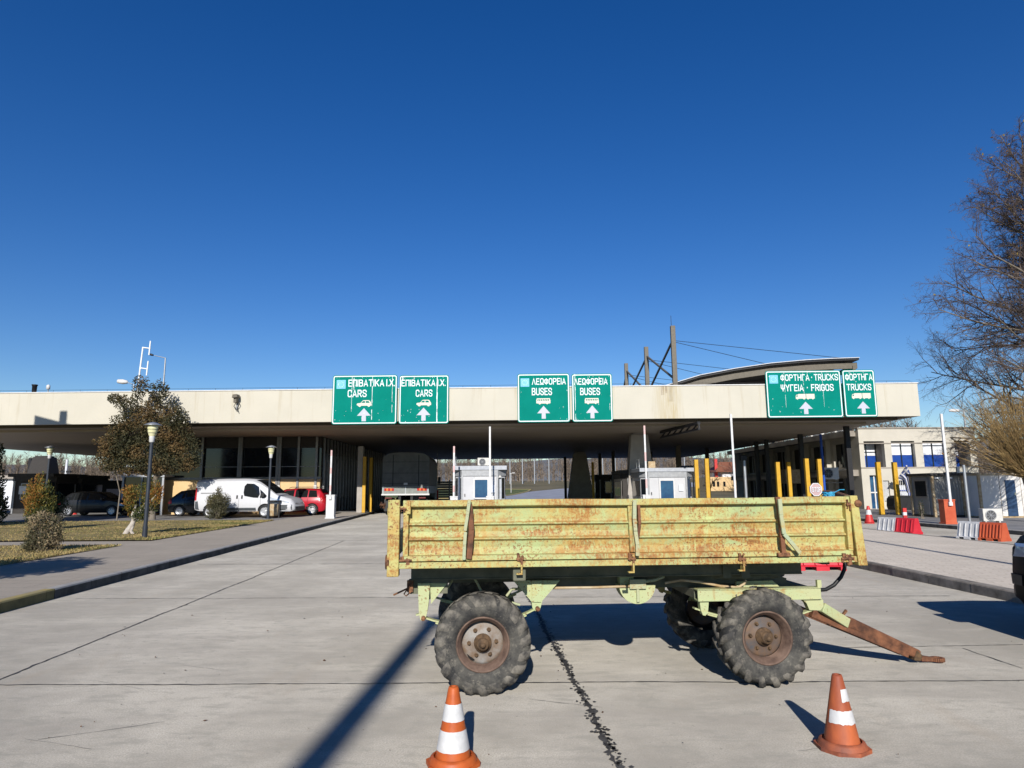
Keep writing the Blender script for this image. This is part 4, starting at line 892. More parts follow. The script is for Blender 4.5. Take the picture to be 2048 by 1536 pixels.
pair(gp(1923, 1077), gp(2013, 1083), pc, pd, ('weathered white road barrier joined to the orange one', 'orange red road barrier in front of the air conditioner'))
pe = copy_tree(pb); p0, p1 = gp(1590, 1138.5), gp(1682, 1138.5); pe.scale = ((p1 - p0).length, 1.1, 1.05); place(pe, p0, math.atan2((p1 - p0).y, (p1 - p0).x), 'bright red road barrier seen just beneath the trailer bed')

# ------------------------------------------------------------------ traffic cones
def cone(label, loc, h, br, rz, mats, torn, group='orange traffic cones', square=True):
    r = thing('traffic_cone', label, 'traffic cone', loc, rz, group); k = h / .44
    rt, rb = .030 * k, .105 * k
    R_ = lambda u: rb + (rt - rb) * u
    mb = MB(); n = 32
    pr = [(R_(0), .045 * k)] + [(R_(u), .045 * k + u * (h - .045 * k)) for u in (.25, .5, .75, .96)] + [(R_(1) * .92, h), (R_(1) * .55, h), (R_(1) * .5, h - .05)]
    mb.lathe(pr, n); mb.build('body', M[mats[0]], r)
    mb = MB()
    if square:
        pts = []; q = br
        for i in range(8):
            a = rad(22.5 + 45 * i); pts.append((math.cos(a) * q * (1.08 if i % 2 else 1.0), math.sin(a) * q))
        mb.prism(pts, 0, .022 * k, plane='xy')
        mb.lathe([(q * .93, .02 * k), (q * .86, .05 * k), (q * .72, .06 * k), (rb * 1.18, .03 * k), (rb * .98, .05 * k)], 8 if False else 24)
    mb.build('base', M[mats[1]], r, .006)
    for (u0, u1, rag) in torn:
        mb = MB(); vs = []; m_ = 48; rnd = random.Random(int(u0 * 1000) + len(label))
        for i in range(m_):
            a = 2 * math.pi * i / m_
            if rag and rag[0] < (math.degrees(a)) % 360 < rag[1]: lo = hi = None
            else:
                j = rnd.uniform(-.010, .010) * (1 if rag else .25); lo, hi = u0 + j, u1 + rnd.uniform(-.006, .006) * (1 if rag else .2)
            vs.append((a, lo, hi))
        for i in range(m_):
            (a, l0, h0), (b, l1, h1) = vs[i], vs[(i + 1) % m_]
            if l0 is None or l1 is None: continue
            P = lambda an, u: ((R_(u) + .0025) * math.cos(an), (R_(u) + .0025) * math.sin(an), .045 * k + u * (h - .045 * k))
            mb.add([P(a, l0), P(b, l1), P(b, h1), P(a, h0)], [(0, 1, 2, 3)], 0, True)
        mb.build('reflective_band', M['reflect'], r)
    return r
c1 = cone('clean orange cone with two full white bands in front of the rear tyre', gp(906, 1529), .435, .155, rad(12), ('orange', 'orange'), ((.12, .40, None), (.53, .765, None)))
c2 = cone('scuffed orange cone with torn white bands and a warped base', gp(1685, 1497), .435, .155, rad(-8), ('orange_old', 'cone_base'), ((.30, .49, (60, 198)), (.62, .80, (60, 268))))
c3 = cone('small red cone by the office pavement', gp(1739, 1047, 0), .75, .2, .2, ('red_paint', 'red_paint'), ((.45, .75, None),))
c4 = cone('dim red cone in the shade before the black booth', gp(148, 1029, KZ), .62, .18, .2, ('red_paint', 'red_paint'), ((.5, .75, None),))
# ------------------------------------------------------------------ the old farm trailer
T0 = ap(776, 1100, 5.25); T0.z = 0; TA = math.atan(.07); tx = Vector((math.cos(TA), math.sin(TA), 0)); ty = Vector((-math.sin(TA), math.cos(TA), 0))
def tl(px, py, yl):
    d = ray(px, py); o = T0 + ty * yl; t = (o - EYE).dot(ty) / d.dot(ty); p = EYE + d * t; return Vector(((p - T0).dot(tx), yl, p.z))
trailer = thing('farm_trailer', 'old rusty yellow green four wheeled farm trailer with drop sides', 'trailer', T0, TA)
XR = tl(1728, 1100, .02).x; XL = 0.0; TW = 2.02
zt = 1.515; zb = 1.005
# corrugated side board
prof = [(.0, zt), (.0, 1.468), (.012, 1.462), (.052, 1.458), (.058, 1.36), (.052, 1.345), (.028, 1.336), (.026, 1.326), (.052, 1.312), (.060, 1.27), (.052, 1.232), (.028, 1.222), (.026, 1.212), (.052, 1.198), (.060, 1.15), (.052, 1.098), (.010, 1.092), (.008, 1.054), (.03, 1.052), (.10, 1.052), (.085, 1.10), (.085, 1.46), (.085, zt)]
x0, x1 = tl(806, 1060, .03).x, tl(1700, 1060, .03).x
mb = MB(); n = 46; rnd = random.Random(2); vs = []
for i in range(n + 1):
    x = x0 + (x1 - x0) * i / n
    for (y, z) in prof:
        d = .007 * noise.noise(Vector((x * 2.2, z * 5, 3))) if .01 < y < .07 else .003 * noise.noise(Vector((x * 3, z, 8)))
        zz = z + (.006 * noise.noise(Vector((x * 1.3, 5, 1))) if z > 1.46 else 0); vs.append((x, y + d, zz))
m_ = len(prof)
mb.add(vs, [(i * m_ + k, i * m_ + (k + 1) % m_, (i + 1) * m_ + (k + 1) % m_, (i + 1) * m_ + k) for i in range(n) for k in range(m_)] + [tuple(range(m_)), tuple(n * m_ + k for k in range(m_ - 1, -1, -1))])
side = mb.build('side_board', M['trailer'], trailer, .003)
# welded stiffener in the middle and end stiles of the board
a, b = tl(1262, 1006, .03), tl(1273, 1112, .03); MB().bar((a.x, .035, 1.46), (b.x - .02, .035, 1.10), .062, .05, 0, (0, 1, 0)).bar((a.x, .008, 1.46), (b.x - .02, .008, 1.10), .02, .02, 0, (0, 1, 0)).build('stiffener', M['trailer'], side, .006)
for px in (812, 1696):
    q = tl(px, 1060, .03); MB().box(q.x - .02, q.x + .02, .005, .06, 1.09, 1.465).build('end_stile', M['trailer_post'], side, .005)
# bottom rail of the bed and the bed itself
MB().box(x0 - .03, x1 + .02, .0, .09, zb, 1.046).box(x0 - .03, x1 + .02, -.006, .012, zb - .004, zb + .008).build('bed_rail', M['trailer'], trailer, .004)
MB().box(x0, x1, .09, TW, 1.03, 1.075).box(x0, x1, TW - .06, TW, .985, 1.03).build('bed_floor', M['wood'], trailer)
mb = MB()
for k in range(7): mb.box(x0 + .25 + k * .52, x0 + .31 + k * .52, .1, TW - .07, .975, 1.03)
mb.build('cross_bearer', M['chassis_dark'], trailer)
# corner posts
MB().box(-.005, .085, -.02, .075, .945, 1.52).box(-.012, .0, .0, .06, 1.40, 1.46).build('corner_post', M['trailer_post'], trailer, .006)
xr = tl(1704, 1060, 0).x; q = tl(1727, 1128, .0).x
MB().add([(xr - .005, -.02, 1.525), (xr + .058, -.02, 1.525), (xr + .075, .08, 1.525), (xr, .08, 1.525), (xr + .022, -.02, .975), (xr + .098, -.02, .975), (xr + .11, .08, .975), (xr + .02, .08, .975)], [(0, 1, 2, 3), (4, 5, 6, 7), (0, 1, 5, 4), (1, 2, 6, 5), (2, 3, 7, 6), (3, 0, 4, 7)]).build('corner_post', M['trailer_post'], trailer, .006)
for x in (.0, xr): MB().box(x, x + .08, TW - .08, TW, .96, 1.2).build('corner_post', M['trailer_post'], trailer, .006)
# rusty latches at the corners
def lump(name, cx, cy, cz, s, seed, parent=trailer):
    # forged knuckle: two lugs round a pin, with a lumpy weld seam
    rnd = random.Random(seed); mb = MB(); a, d, h = (k * .5 for k in s)
    mb.box(cx - a * .75, cx - a * .2, cy - d * .5, cy + d, cz - h * .2, cz + h).box(cx + a * .15, cx + a * .7, cy - d * .5, cy + d, cz - h, cz + h * .45)
    mb.tube([(cx - a, cy - d * .4, cz + h * .1), (cx + a, cy - d * .4, cz + h * .1)], d * .42, 9)
    for _ in range(7):
        p = Vector((cx + rnd.uniform(-.8, .8) * a, cy + rnd.uniform(-.2, .6) * d, cz + rnd.uniform(-.9, .9) * h)); r = min(a, h) * rnd.uniform(.18, .34)
        mb.lathe([(0, -r), (r * .8, -r * .6), (r, 0), (r * .8, r * .6), (0, r)], 7, 0, Matrix.Translation(p))
    return mb.build(name, M['rust'], parent, .003)
q = tl(806, 1018, 0); lump('latch', q.x, -.0, q.z, (.05, .045, .045), 1)
MB().box(q.x - .065, q.x + .055, -.012, .03, q.z + .0, q.z + .022).box(q.x + .03, q.x + .06, -.02, .03, q.z - .04, q.z + .06).build('latch', M['trailer_post'], trailer, .005)
q = tl(810, 1122, 0); lump('latch', q.x, .01, q.z, (.10, .045, .06), 3); q = tl(766, 1012, 0); lump('latch', q.x - .005, .03, q.z + .005, (.045, .05, .05), 7)
q = tl(772, 1125, 0); MB().lathe([(0, -.02), (.055, -.015), (.055, .015), (0, .02)], 16, 0, Matrix.Translation((q.x + .01, .03, q.z)), True, 'x').build('latch', M['rust'], trailer)
q = tl(1697, 1010, 0); lump('latch', q.x, .0, q.z, (.045, .045, .09), 4); q = tl(1694, 1118, 0); lump('latch', q.x, .0, q.z, (.10, .05, .09), 5)
q = tl(1713, 1007, 0); MB().lathe([(0, -.03), (.024, -.026), (.032, -.01), (.032, .0)], 12, 0, Matrix.Translation((q.x, -.01, q.z)), True, 'y').build('latch', M['rust'], trailer)
# hinges along the bottom edge
for k, px in enumerate((1040, 1263, 1483)):
    q = tl(px, 1118, 0); lump('hinge', q.x, -.006, q.z - .005, (.062, .04, .10), 20 + k)
    MB().box(q.x + .005, q.x + .018, -.02, .05, .955, 1.02).box(q.x - .03, q.x + .018, -.02, .02, .945, .957).build('hinge', M['trailer_post'], trailer, .003)
q = tl(1040, 1140, 0); MB().box(q.x - .05, q.x + .05, .05, .12, .89, 1.0).build('hinge', M['chassis_dark'], trailer, .01)
q = tl(1378, 1116, 0)
# bent stakes hanging on the board, two with a brown strip for their shadow
def stake_and_shade(pts, w, m, dy=-.02, th=.02):
    mb = MB(); P = [tl(px, py, dy) for px, py in pts]
    for i in range(len(P) - 1): mb.bar(P[i], P[i + 1], w, th, 0, (0, 1, 0))
    return mb.build('stake', m, trailer, .004)
stake_and_shade([(939, 999), (935, 1030), (930, 1062)], .026, M['stake_paint'], -.045); stake_and_shade([(931, 1064), (929, 1090), (928, 1120)], .026, M['stake_paint'], -.03)
stake_and_shade([(939, 1008), (943, 1060), (938, 1118)], .042, M['rust_brown'], -.002, .03)  # shadow of the left stake, put in as a brown strip
stake_and_shade([(1269, 1000), (1269, 1040), (1271, 1062)], .03, M['stake_paint'], -.04); stake_and_shade([(1270, 1058), (1275, 1090), (1275, 1112)], .03, M['stake_paint'], -.03); stake_and_shade([(1277, 1010), (1279, 1050), (1274, 1085)], .022, M['rust_brown'], -.005, .03)  # last, thin brown strip stands for the middle stake's shadow
stake_and_shade([(1554, 994), (1561, 1035), (1564, 1075), (1567, 1108)], .036, M['rust_brown'], -.015, .03)
stake_and_shade([(1559, 998), (1562, 1030), (1568, 1068), (1580, 1082), (1600, 1106)], .032, M['stake_paint'], -.05, .022)
q = tl(1568, 1108, -.02); MB().box(q.x - .05, q.x + .05, -.03, .0, q.z - .02, q.z + .01).build('stake_socket', M['rust'], trailer, .004)
for (px, py, s) in ((1570, 1078, .3), (1590, 1096, .4)): pass
# front cross tube lying loose across the front of the bed
a, b = tl(1700, 996, .03), tl(1648, 985, .9); MB().tube([a, a * .5 + b * .5 + Vector((0, 0, .015)), b], .022, 8).bar((xr, .08, 1.16), (xr, TW - .1, 1.16), .03, .18).build('front_rail', M['rust'], trailer)
MB().box(-.0, .03, .08, TW - .1, 1.05, 1.25).build('tail_board', M['trailer'], trailer, .004)
# chassis
za, zc = .862, .968
xa, xb = tl(822, 1150, .42).x, tl(1603, 1140, .42).x
for y in (.42, TW - .52):
    MB().box(xa, xb, y, y + .10, za, zc).box(xa, xb, y - .0, y + .13, zc, zc + .012).box(xa, xb, y - .012, y + .0, za - .0, za + .012).build('chassis_beam', M['chassis_dark'], trailer, .004)
mb = MB()
for u in (.01, .3, .62, .96):
    x = xa + (xb - xa) * u; mb.box(x, x + .08, .52, TW - .52, za + .01, zc - .01)
mb.build('cross_member', M['chassis_dark'], trailer)
q = tl(1452, 1142, .42); [MB().box(q.x + k - .035, q.x + k + .035, .395, .42, q.z - .055, q.z + .055).build('gusset', M['chassis_dark'], trailer) for k in (0, .16)]
MB().box(xa - .02, xa + .3, .43, .52, za - .11, za).box(xa + .9, xa + 2.5, .62, .72, za - .12, za).box(xa + .1, xb - .6, 1.2, 1.3, za - .13, za).build('sub_frame', M['chassis_dark'], trailer)
# hangers for the rear springs (near and far)
def poly(px, yl): return [(tl(a, b, yl).x, tl(a, b, yl).z) for a, b in px]
rear = poly([(836, 1166), (860, 1166), (858, 1200), (855, 1222), (851, 1238), (846, 1242), (841, 1239), (838, 1224)], .40)
rearg = poly([(860, 1166), (894, 1167), (862, 1208)], .42); mid = poly([(1026, 1161), (1120, 1161), (1085, 1201), (1081, 1216), (1076, 1222), (1070, 1222), (1065, 1216), (1063, 1203)], .40); midr = poly([(1064, 1161), (1083, 1161), (1082, 1204), (1064, 1204)], .39)
for dy in (0, TW - .92):
    MB().prism(rear, .38 + dy, .47 + dy).prism(rearg, .415 + dy, .43 + dy).build('spring_hanger', M['chassis_paint'], trailer, .006)
    MB().prism(mid, .40 + dy, .46 + dy).prism(midr, .385 + dy, .40 + dy).build('spring_hanger', M['chassis_paint'], trailer, .006)
q1, q2 = tl(847, 1236, .38), tl(1075, 1217, .38)
for q in (q1, q2): MB().lathe([(0, -.03), (.018, -.03), (.018, .02)], 10, 0, Matrix.Translation((q.x, .37, q.z)), True, 'y').build('pivot_bolt', M['rust'], trailer)
WL = tl(966, 1296, .21); WR = tl(1538, 1286, .21)
RW = .385; WY = .34
def spring(xa_, xc_, xb_, za_, zb_, sag, y, m):
    mb = MB()
    for L_ in range(4):
        u = 1 - L_ * .2; P = []
        for i in range(13):
            t = -1 + 2 * i / 12; x = xc_ + (xb_ - xc_) * t * u if t > 0 else xc_ + (xc_ - xa_) * t * u
            e = za_ + (zb_ - za_) * ((x - xa_) / (xb_ - xa_)); P.append((x, y, e - sag * (1 - (t * u) ** 2) - L_ * .014))
        for i in range(12): mb.bar(P[i], P[i + 1], .06, .012, 0, (0, 0, 1))
    return mb.build('leaf_spring', m, trailer)
for dy in (0, TW - .92):
    spring(q1.x, WL.x, q2.x, q1.z, q2.z, .10, .425 + dy, M['chassis_paint'])
q = tl(832, 1232, .42); MB().bar((q.x, .42, q.z + .01), (q1.x, .42, q1.z + .03), .05, .012).build('spring_tail', M['chassis_paint'], trailer)
for wx in (WL.x, WR.x): MB().bar((wx, .3, RW), (wx, TW - .3, RW), .08, .08).lathe([(.12, .46), (.12, .56), (.03, .58)], 16, 0, Matrix.Translation((wx, 0, RW)), True, 'y').build('axle', M['chassis_dark'], trailer)
# wheels
def wheel(x, rimm, seed, lugs, lugd):
    w = bpy.data.objects.new('wheel', None); COL.objects.link(w); w.parent = trailer; w.location = (x, WY, RW)
    rnd = random.Random(seed); mb = MB(); R0 = RW - lugd
    pr = [(.205, -.095), (.225, -.118), (.25, -.128), (.29, -.136), (.325, -.132), (R0 - .02, -.118), (R0 - .006, -.098), (R0, -.06), (R0, .06), (R0 - .006, .098), (R0 - .02, .118), (.325, .132), (.29, .136), (.25, .128), (.225, .118), (.205, .095)]
    mb.lathe(pr, 56, 0, None, True, 'y')
    nl = lugs
    for k in range(nl):
        for s in (-1, 1):
            a0 = 2 * math.pi * (k + (.5 if s > 0 else 0)) / nl; vs = []
            # a lug sweeps from the shoulder over the tread to the centre line
            st = [(s * .132, .300, -.03), (s * .1335, .332, .01), (s * .116, RW - .004, .06), (s * .06, RW, .17), (s * .005, RW, .27)]
            hw = .026 if lugd > .02 else .032
            for (y, r, da) in st:
                an = a0 + da * 1.0; ww = hw * rnd.uniform(.8, 1.15) / r; ii = R0 - .012 if r > R0 - .02 else r - .012
                for (rr_, aa) in ((ii, an - ww * 1.25), (r, an - ww * .75), (r, an + ww * .75), (ii, an + ww * 1.25)): vs.append((math.cos(aa) * rr_, y + (s * .006 if rr_ == r and abs(y) > .12 else 0), math.sin(aa) * rr_))
            mb.add(vs, [(4 * i + j, 4 * i + j + 1, 4 * i + 5 + j, 4 * i + 4 + j) for i in range(4) for j in range(3)] + [(0, 1, 2, 3), (16, 17, 18, 19)], 1, True)
    mb.build('tyre', [M['tyre'], M['lug']], w, 0, True)
    # rim: lip, well, disc with hand hole, studs, hub
    mb = MB(); mb.lathe([(.210, -.098), (.213, -.108), (.203, -.110), (.196, -.100), (.190, -.085), (.176, -.074), (.170, -.02), (.165, -.012)], 44, 0, None, True, 'y'); mb.build('rim', M['rim_rust'], w)
    mb = MB(); mb.lathe([(.168, -.0), (.160, -.008), (.150, -.014), (.120, -.018), (.085, -.024), (.07, -.034), (.0, -.034)], 44, 0, None, True, 'y'); mb.build('rim_disc', rimm, w)
    mb = MB(); mb.lathe([(.072, -.03), (.070, -.058), (.050, -.064), (.047, -.105), (.040, -.112), (.022, -.114), (.020, -.135), (.012, -.142), (0, -.143)], 24, 0, None, True, 'y'); mb.build('hub', M['hub'], w)
    for k in range(6):
        a = rad(60 * k + (80 if rimm is M['rim_disc'] else 63)); c = (math.cos(a) * .108, 0, math.sin(a) * .108)
        MB().lathe([(.020, -.012), (.020, -.022), (.0125, -.023), (.0125, -.040), (.006, -.046), (0, -.046)], 6, 0, Matrix.Translation(c), False, 'y').build('wheel_nut', M['hub'], w)
    if rimm is M['rim_disc']:
        MB().prism([(math.cos(rad(a)) * r, math.sin(rad(a)) * r) for a, r in ((232, .152), (240, .158), (250, .161), (258, .156), (262, .146), (252, .142), (244, .146), (238, .147))], -.024, -.012).build('hand_hole', M['dark_hole'], w)
    return w
wl = wheel(WL.x, M['rim_disc'], 3, 19, .008); wr = wheel(WR.x, M['rim_dark'], 8, 18, .021)
wl.rotation_euler = (0, .3, 0); wr.rotation_euler = (0, 1.15, rad(1.5))
for src in (wl, wr):
    c = copy_tree(src, trailer); c.location = (src.location.x - .02, TW - WY, RW); c.rotation_euler = (0, .9, math.pi)
# front bogie with turntable
xf0, xf1 = tl(1394, 1188, .36).x, tl(1640, 1188, .36).x
zt1, zb1 = tl(1500, 1177, .36).z, tl(1500, 1199, .36).z
for y in (.34, TW - .44):
    MB().box(xf0, xf1, y, y + .012, zb1, zt1).box(xf0, xf1, y, y + .1, zt1 - .012, zt1 + .001).box(xf0, xf1, y - .006, y + .1, zb1 - .006, zb1 + .006).build('bogie_beam', M['chassis_paint'], trailer, .003)
for x in (xf0, xf1 - .08): MB().box(x + .002, x + .078, .44, TW - .45, zb1 + .004, zt1 - .016).build('bogie_cross_member', M['chassis_dark'], trailer)
xm = (xf0 + xf1) / 2
MB().lathe([(.44, zt1 + .01), (.47, zt1 + .01), (.47, zt1 + .045), (.44, zt1 + .045)], 40, 0, Matrix.Translation((xm, TW / 2, 0))).lathe([(.43, zt1 + .048), (.49, zt1 + .048), (.49, za - .002), (.43, za - .002)], 40, 0, Matrix.Translation((xm, TW / 2, 0))).build('turntable', M['chassis_dark'], trailer)
P = lambda px, py, y: tl(px, py, y)
a = [(P(px, py, .5).x, P(px, py, .5).z) for px, py in ((1472, 1176), (1474, 1163), (1545, 1161), (1562, 1176))]; MB().prism(a, .5, .53).build('turntable_plate', M['chassis_paint'], trailer)
a = [(P(px, py, .6).x, P(px, py, .6).z) for px, py in ((1330, 1150), (1555, 1150), (1575, 1157), (1575, 1163), (1610, 1176), (1400, 1178), (1330, 1163))]; MB().prism(a, .62, 1.4).build('turntable_bolster', M['chassis_dark'], trailer)
a = [(P(px, py, .37).x, P(px, py, .37).z) for px, py in ((1398, 1199), (1417, 1199), (1415, 1226), (1410, 1231), (1405, 1230), (1401, 1220))]
b_ = [(P(px, py, .37).x, P(px, py, .37).z) for px, py in ((1604, 1199), (1645, 1199), (1646, 1212), (1640, 1220), (1618, 1220), (1612, 1206))]
for dy in (0, TW - .80):
    MB().prism(a, .36 + dy, .42 + dy).build('spring_hanger', M['chassis_paint'], trailer, .005); MB().prism(b_, .36 + dy, .42 + dy).build('spring_hanger', M['chassis_paint'], trailer, .005)
    s0, s1 = P(1388, 1215, .4), P(1625, 1216, .4); spring(s0.x, WR.x, s1.x, s0.z - .005, s1.z - .01, .09, .41 + dy, M['chassis_paint'])
q = P(1638, 1172, .36); MB().box(q.x - .018, q.x + .018, .35, .38, zt1, q.z + .05).build('hose_hook', M['chassis_paint'], trailer)
# drawbar: two arms meeting at the tow eye
A0n = Vector((P(1618, 1228, .72).x, .72, P(1618, 1228, .72).z))
TM = TW / 2 - .15; A1 = P(1835, 1312, TM)
for s, y0 in ((-1, .72), (1, TW - .72)):
    a = Vector((A0n.x + .02, y0, A0n.z + .012)); q = P(1815, 1312, TM - .05); b = Vector((q.x, TM + s * .05, q.z + .012))
    MB().bar(a, b, .06, .075, 0, (0, 0, 1), .05, .05).build('drawbar_arm', M['rust_brown'], trailer, .006)
a = P(1643, 1214, .66); b = P(1694, 1246, .74); MB().bar(a, b, .06, .085).build('drawbar_sleeve', M['chassis_paint'], trailer, .008)
a = P(1690, 1242, .76); MB().bar(a, A1 + Vector((.0, 0, .012)), .085, .10, 0, (0, 0, 1), .085, .085).build('drawbar', M['rust_brown'], trailer, .018)
a = P(1684, 1232, .74); MB().bar(a, a + Vector((.045, 0, .05)), .02, .02).build('drawbar_lug', M['rust'], trailer)
e0 = P(1840, 1316, TM); e1 = P(1862, 1321, TM)
mb = MB().bar(A1 - (A1 - Vector((A0n.x, TM, A0n.z))).normalized() * .06, e0, .13, .10, 0, (0, 0, 1), .06, .06); mb.build('drawbar_head', M['hub'], trailer, .012)
ex1 = P(1887, 1325, TM).x; c = Vector((ex1 - .055, TM, .03)); mb = MB().bar(e0, (c.x - .045, TM, .032), .05, .05, 0, (0, 0, 1), .045, .035)
for i in range(20):
    t0, t1 = i * 2 * math.pi / 20, (i + 1) * 2 * math.pi / 20; mb.bar(c + Vector((math.cos(t0), math.sin(t0), 0)) * .048, c + Vector((math.cos(t1), math.sin(t1), 0)) * .048, .026, .032)
mb.build('tow_eye', M['rust_brown'], trailer, .003)
# brake pipe, cylinder, hose, handbrake
q0, q1 = P(1104, 1176, .45), P(1272, 1172, .45); MB().tube([q0, q0 * .5 + q1 * .5 - Vector((0, 0, .004)), q1], .011, 8).build('brake_pipe', M['cabin_trim'], trailer)
q = [P(px, py, .44) for px, py in ((1330, 1166), (1362, 1160), (1400, 1164), (1440, 1172), (1475, 1175), (1488, 1168), (1492, 1160))]; MB().tube(q, .011, 8).build('brake_pipe', M['cabin_trim'], trailer)
c = P(1271, 1168, .52); Mx = Matrix.Translation((c.x, .50, c.z - .0)); mb = MB(); rr_ = .155
half = [(rr_ * math.cos(rad(a)), rr_ * math.sin(rad(a))) for a in range(180, 361, 12)]
mb.prism([(c.x + x, c.z + z) for x, z in half], .46, .62); mb.build('brake_cylinder', M['chassis_paint'], trailer, .012)
MB().box(c.x - .07, c.x + .07, .43, .47, c.z - .03, c.z + .05).box(c.x - .012, c.x + .012, .44, .46, c.z - .14, c.z).tube([(c.x - .06, .45, c.z + .01), (c.x + .16, .46, c.z + .04), (c.x + .24, .5, c.z + .06)], .014, 8).build('valve', M['stake_paint'], trailer, .004)
MB().box(c.x - .14, c.x - .02, .5, .6, c.z, za).build('cylinder_bracket', M['chassis_paint'], trailer)
q = [P(px, py, .40) for px, py in ((1690, 1120), (1689, 1138), (1682, 1154), (1668, 1170), (1652, 1179), (1640, 1180), (1600, 1178.5), (1500, 1176.5))]; MB().tube(q, .016, 10).build('hose', M['rubber_hose'], trailer)
q = [P(px, py, .40) for px, py in ((824, 1168), (800, 1188), (786, 1189))]; mb = MB().tube([P(824, 1163, .4), P(817, 1176, .4), P(787, 1190, .4)], .008, 6); mb.tube([P(814, 1179, .4), P(808, 1188, .4), P(812, 1192, .4), P(822, 1184, .4)], .006, 6); mb.box(xa - .03, xa + .02, .4, .44, za - .09, za); mb.build('brake_handle', M['rust'], trailer)
for (px0, py0, px1, py1, y) in ((905, 1160, 893, 1180, .6), (950, 1158, 968, 1192, .55), (1013, 1192, 1024, 1178, .5), (1024, 1178, 1042, 1178, .5), (1012, 1202, 1040, 1210, .6)):
    MB().tube([P(px0, py0, y), P(px1, py1, y)], .012, 6).build('brake_rod', M['stake_paint'], trailer)
# things lying on the trailer
q = tl(1632, 979, .45); w = T0 + tx * q.x + ty * q.y
st = thing('stop_sign', 'small faded pink octagonal stop sign propped on the trailer bed', 'road sign', (w.x, w.y, 1.075), TA + rad(4))
hh = q.z - 1.075; r0 = .06; o8 = [(r0 * math.cos(rad(22.5 + 45 * k)), hh + r0 * math.sin(rad(22.5 + 45 * k))) for k in range(8)]; o8i = [(x * .9, hh + (z - hh) * .9) for x, z in o8]
MB().prism(o8, 0, .012).build('sign_plate', M['stop_pink'], st); MB().add([(x, -.002, z) for x, z in o8] + [(x, -.002, z) for x, z in o8i], [(k, (k + 1) % 8, 8 + (k + 1) % 8, 8 + k) for k in range(8)]).build('border', M['sign_white'], st)
text(st, 'STOP', -.042, -.003, hh - .02, .084, .04, M['sign_white'])
MB().tube([(0, .02, 0), (0, .02, hh)], .014, 8).build('handle', M['wood'], st)
q = tl(1654, 988, .25); w = T0 + tx * q.x + ty * q.y; rnd = random.Random(6); mb = MB()
for k in range(9):
    p0 = Vector((0, 0, -.015)); P_ = []
    for i in range(9):
        t = i / 8; an = t * 5 + k; P_.append(Vector((.05 * math.cos(an) * rnd.uniform(.5, 1) + .02 * t, .04 * math.sin(an), .012 + .028 * math.sin(an * 1.7 + k) * rnd.uniform(.5, 1))))
    mb.tube(P_, .0045, 5)
mb.tube([(.02, 0, .01), (.07, .0, .035), (.12, .02, .055), (.165, .03, .055)], .004, 5).tube([(-.03, 0, 0), (-.035, -.02, -.03), (-.03, -.01, -.045)], .004, 5)
tag(mb.build('rope', M['rope']), 'tangle of blue rope tied to the front corner of the trailer', 'rope').location = Vector((w.x, w.y, q.z - .02))
# ------------------------------------------------------------------ vehicles
def road_wheel(parent, x, y, r, w, cover, side):
    o = bpy.data.objects.new('wheel', None); COL.objects.link(o); o.parent = parent; o.location = (x, y, r)
    if side > 0: o.rotation_euler = (0, 0, math.pi)
    h = w / 2
    MB().lathe([(r * .64, -h * .9), (r * .74, -h), (r * .9, -h), (r * .985, -h * .75), (r, -h * .3), (r, h * .3), (r * .985, h * .75), (r * .9, h), (r * .64, h * .9)], 32, 0, None, True, 'y').build('tyre', M['black_plastic'], o)
    mb = MB().lathe([(r * .66, -h * .86), (r * .62, -h * .95), (r * .58, -h * .7), (r * .3, -h * .62), (r * .16, -h * .8), (0, -h * .82)], 24, 0, None, True, 'y')
    for k in range(5):
        a = k * 1.2566; mb.bar((math.cos(a) * r * .1, -h * .72, math.sin(a) * r * .1), (math.cos(a) * r * .6, -h * .8, math.sin(a) * r * .6), r * .16, .03, 0, (0, 1, 0))
    mb.build('rim', M[cover], o)
    return o
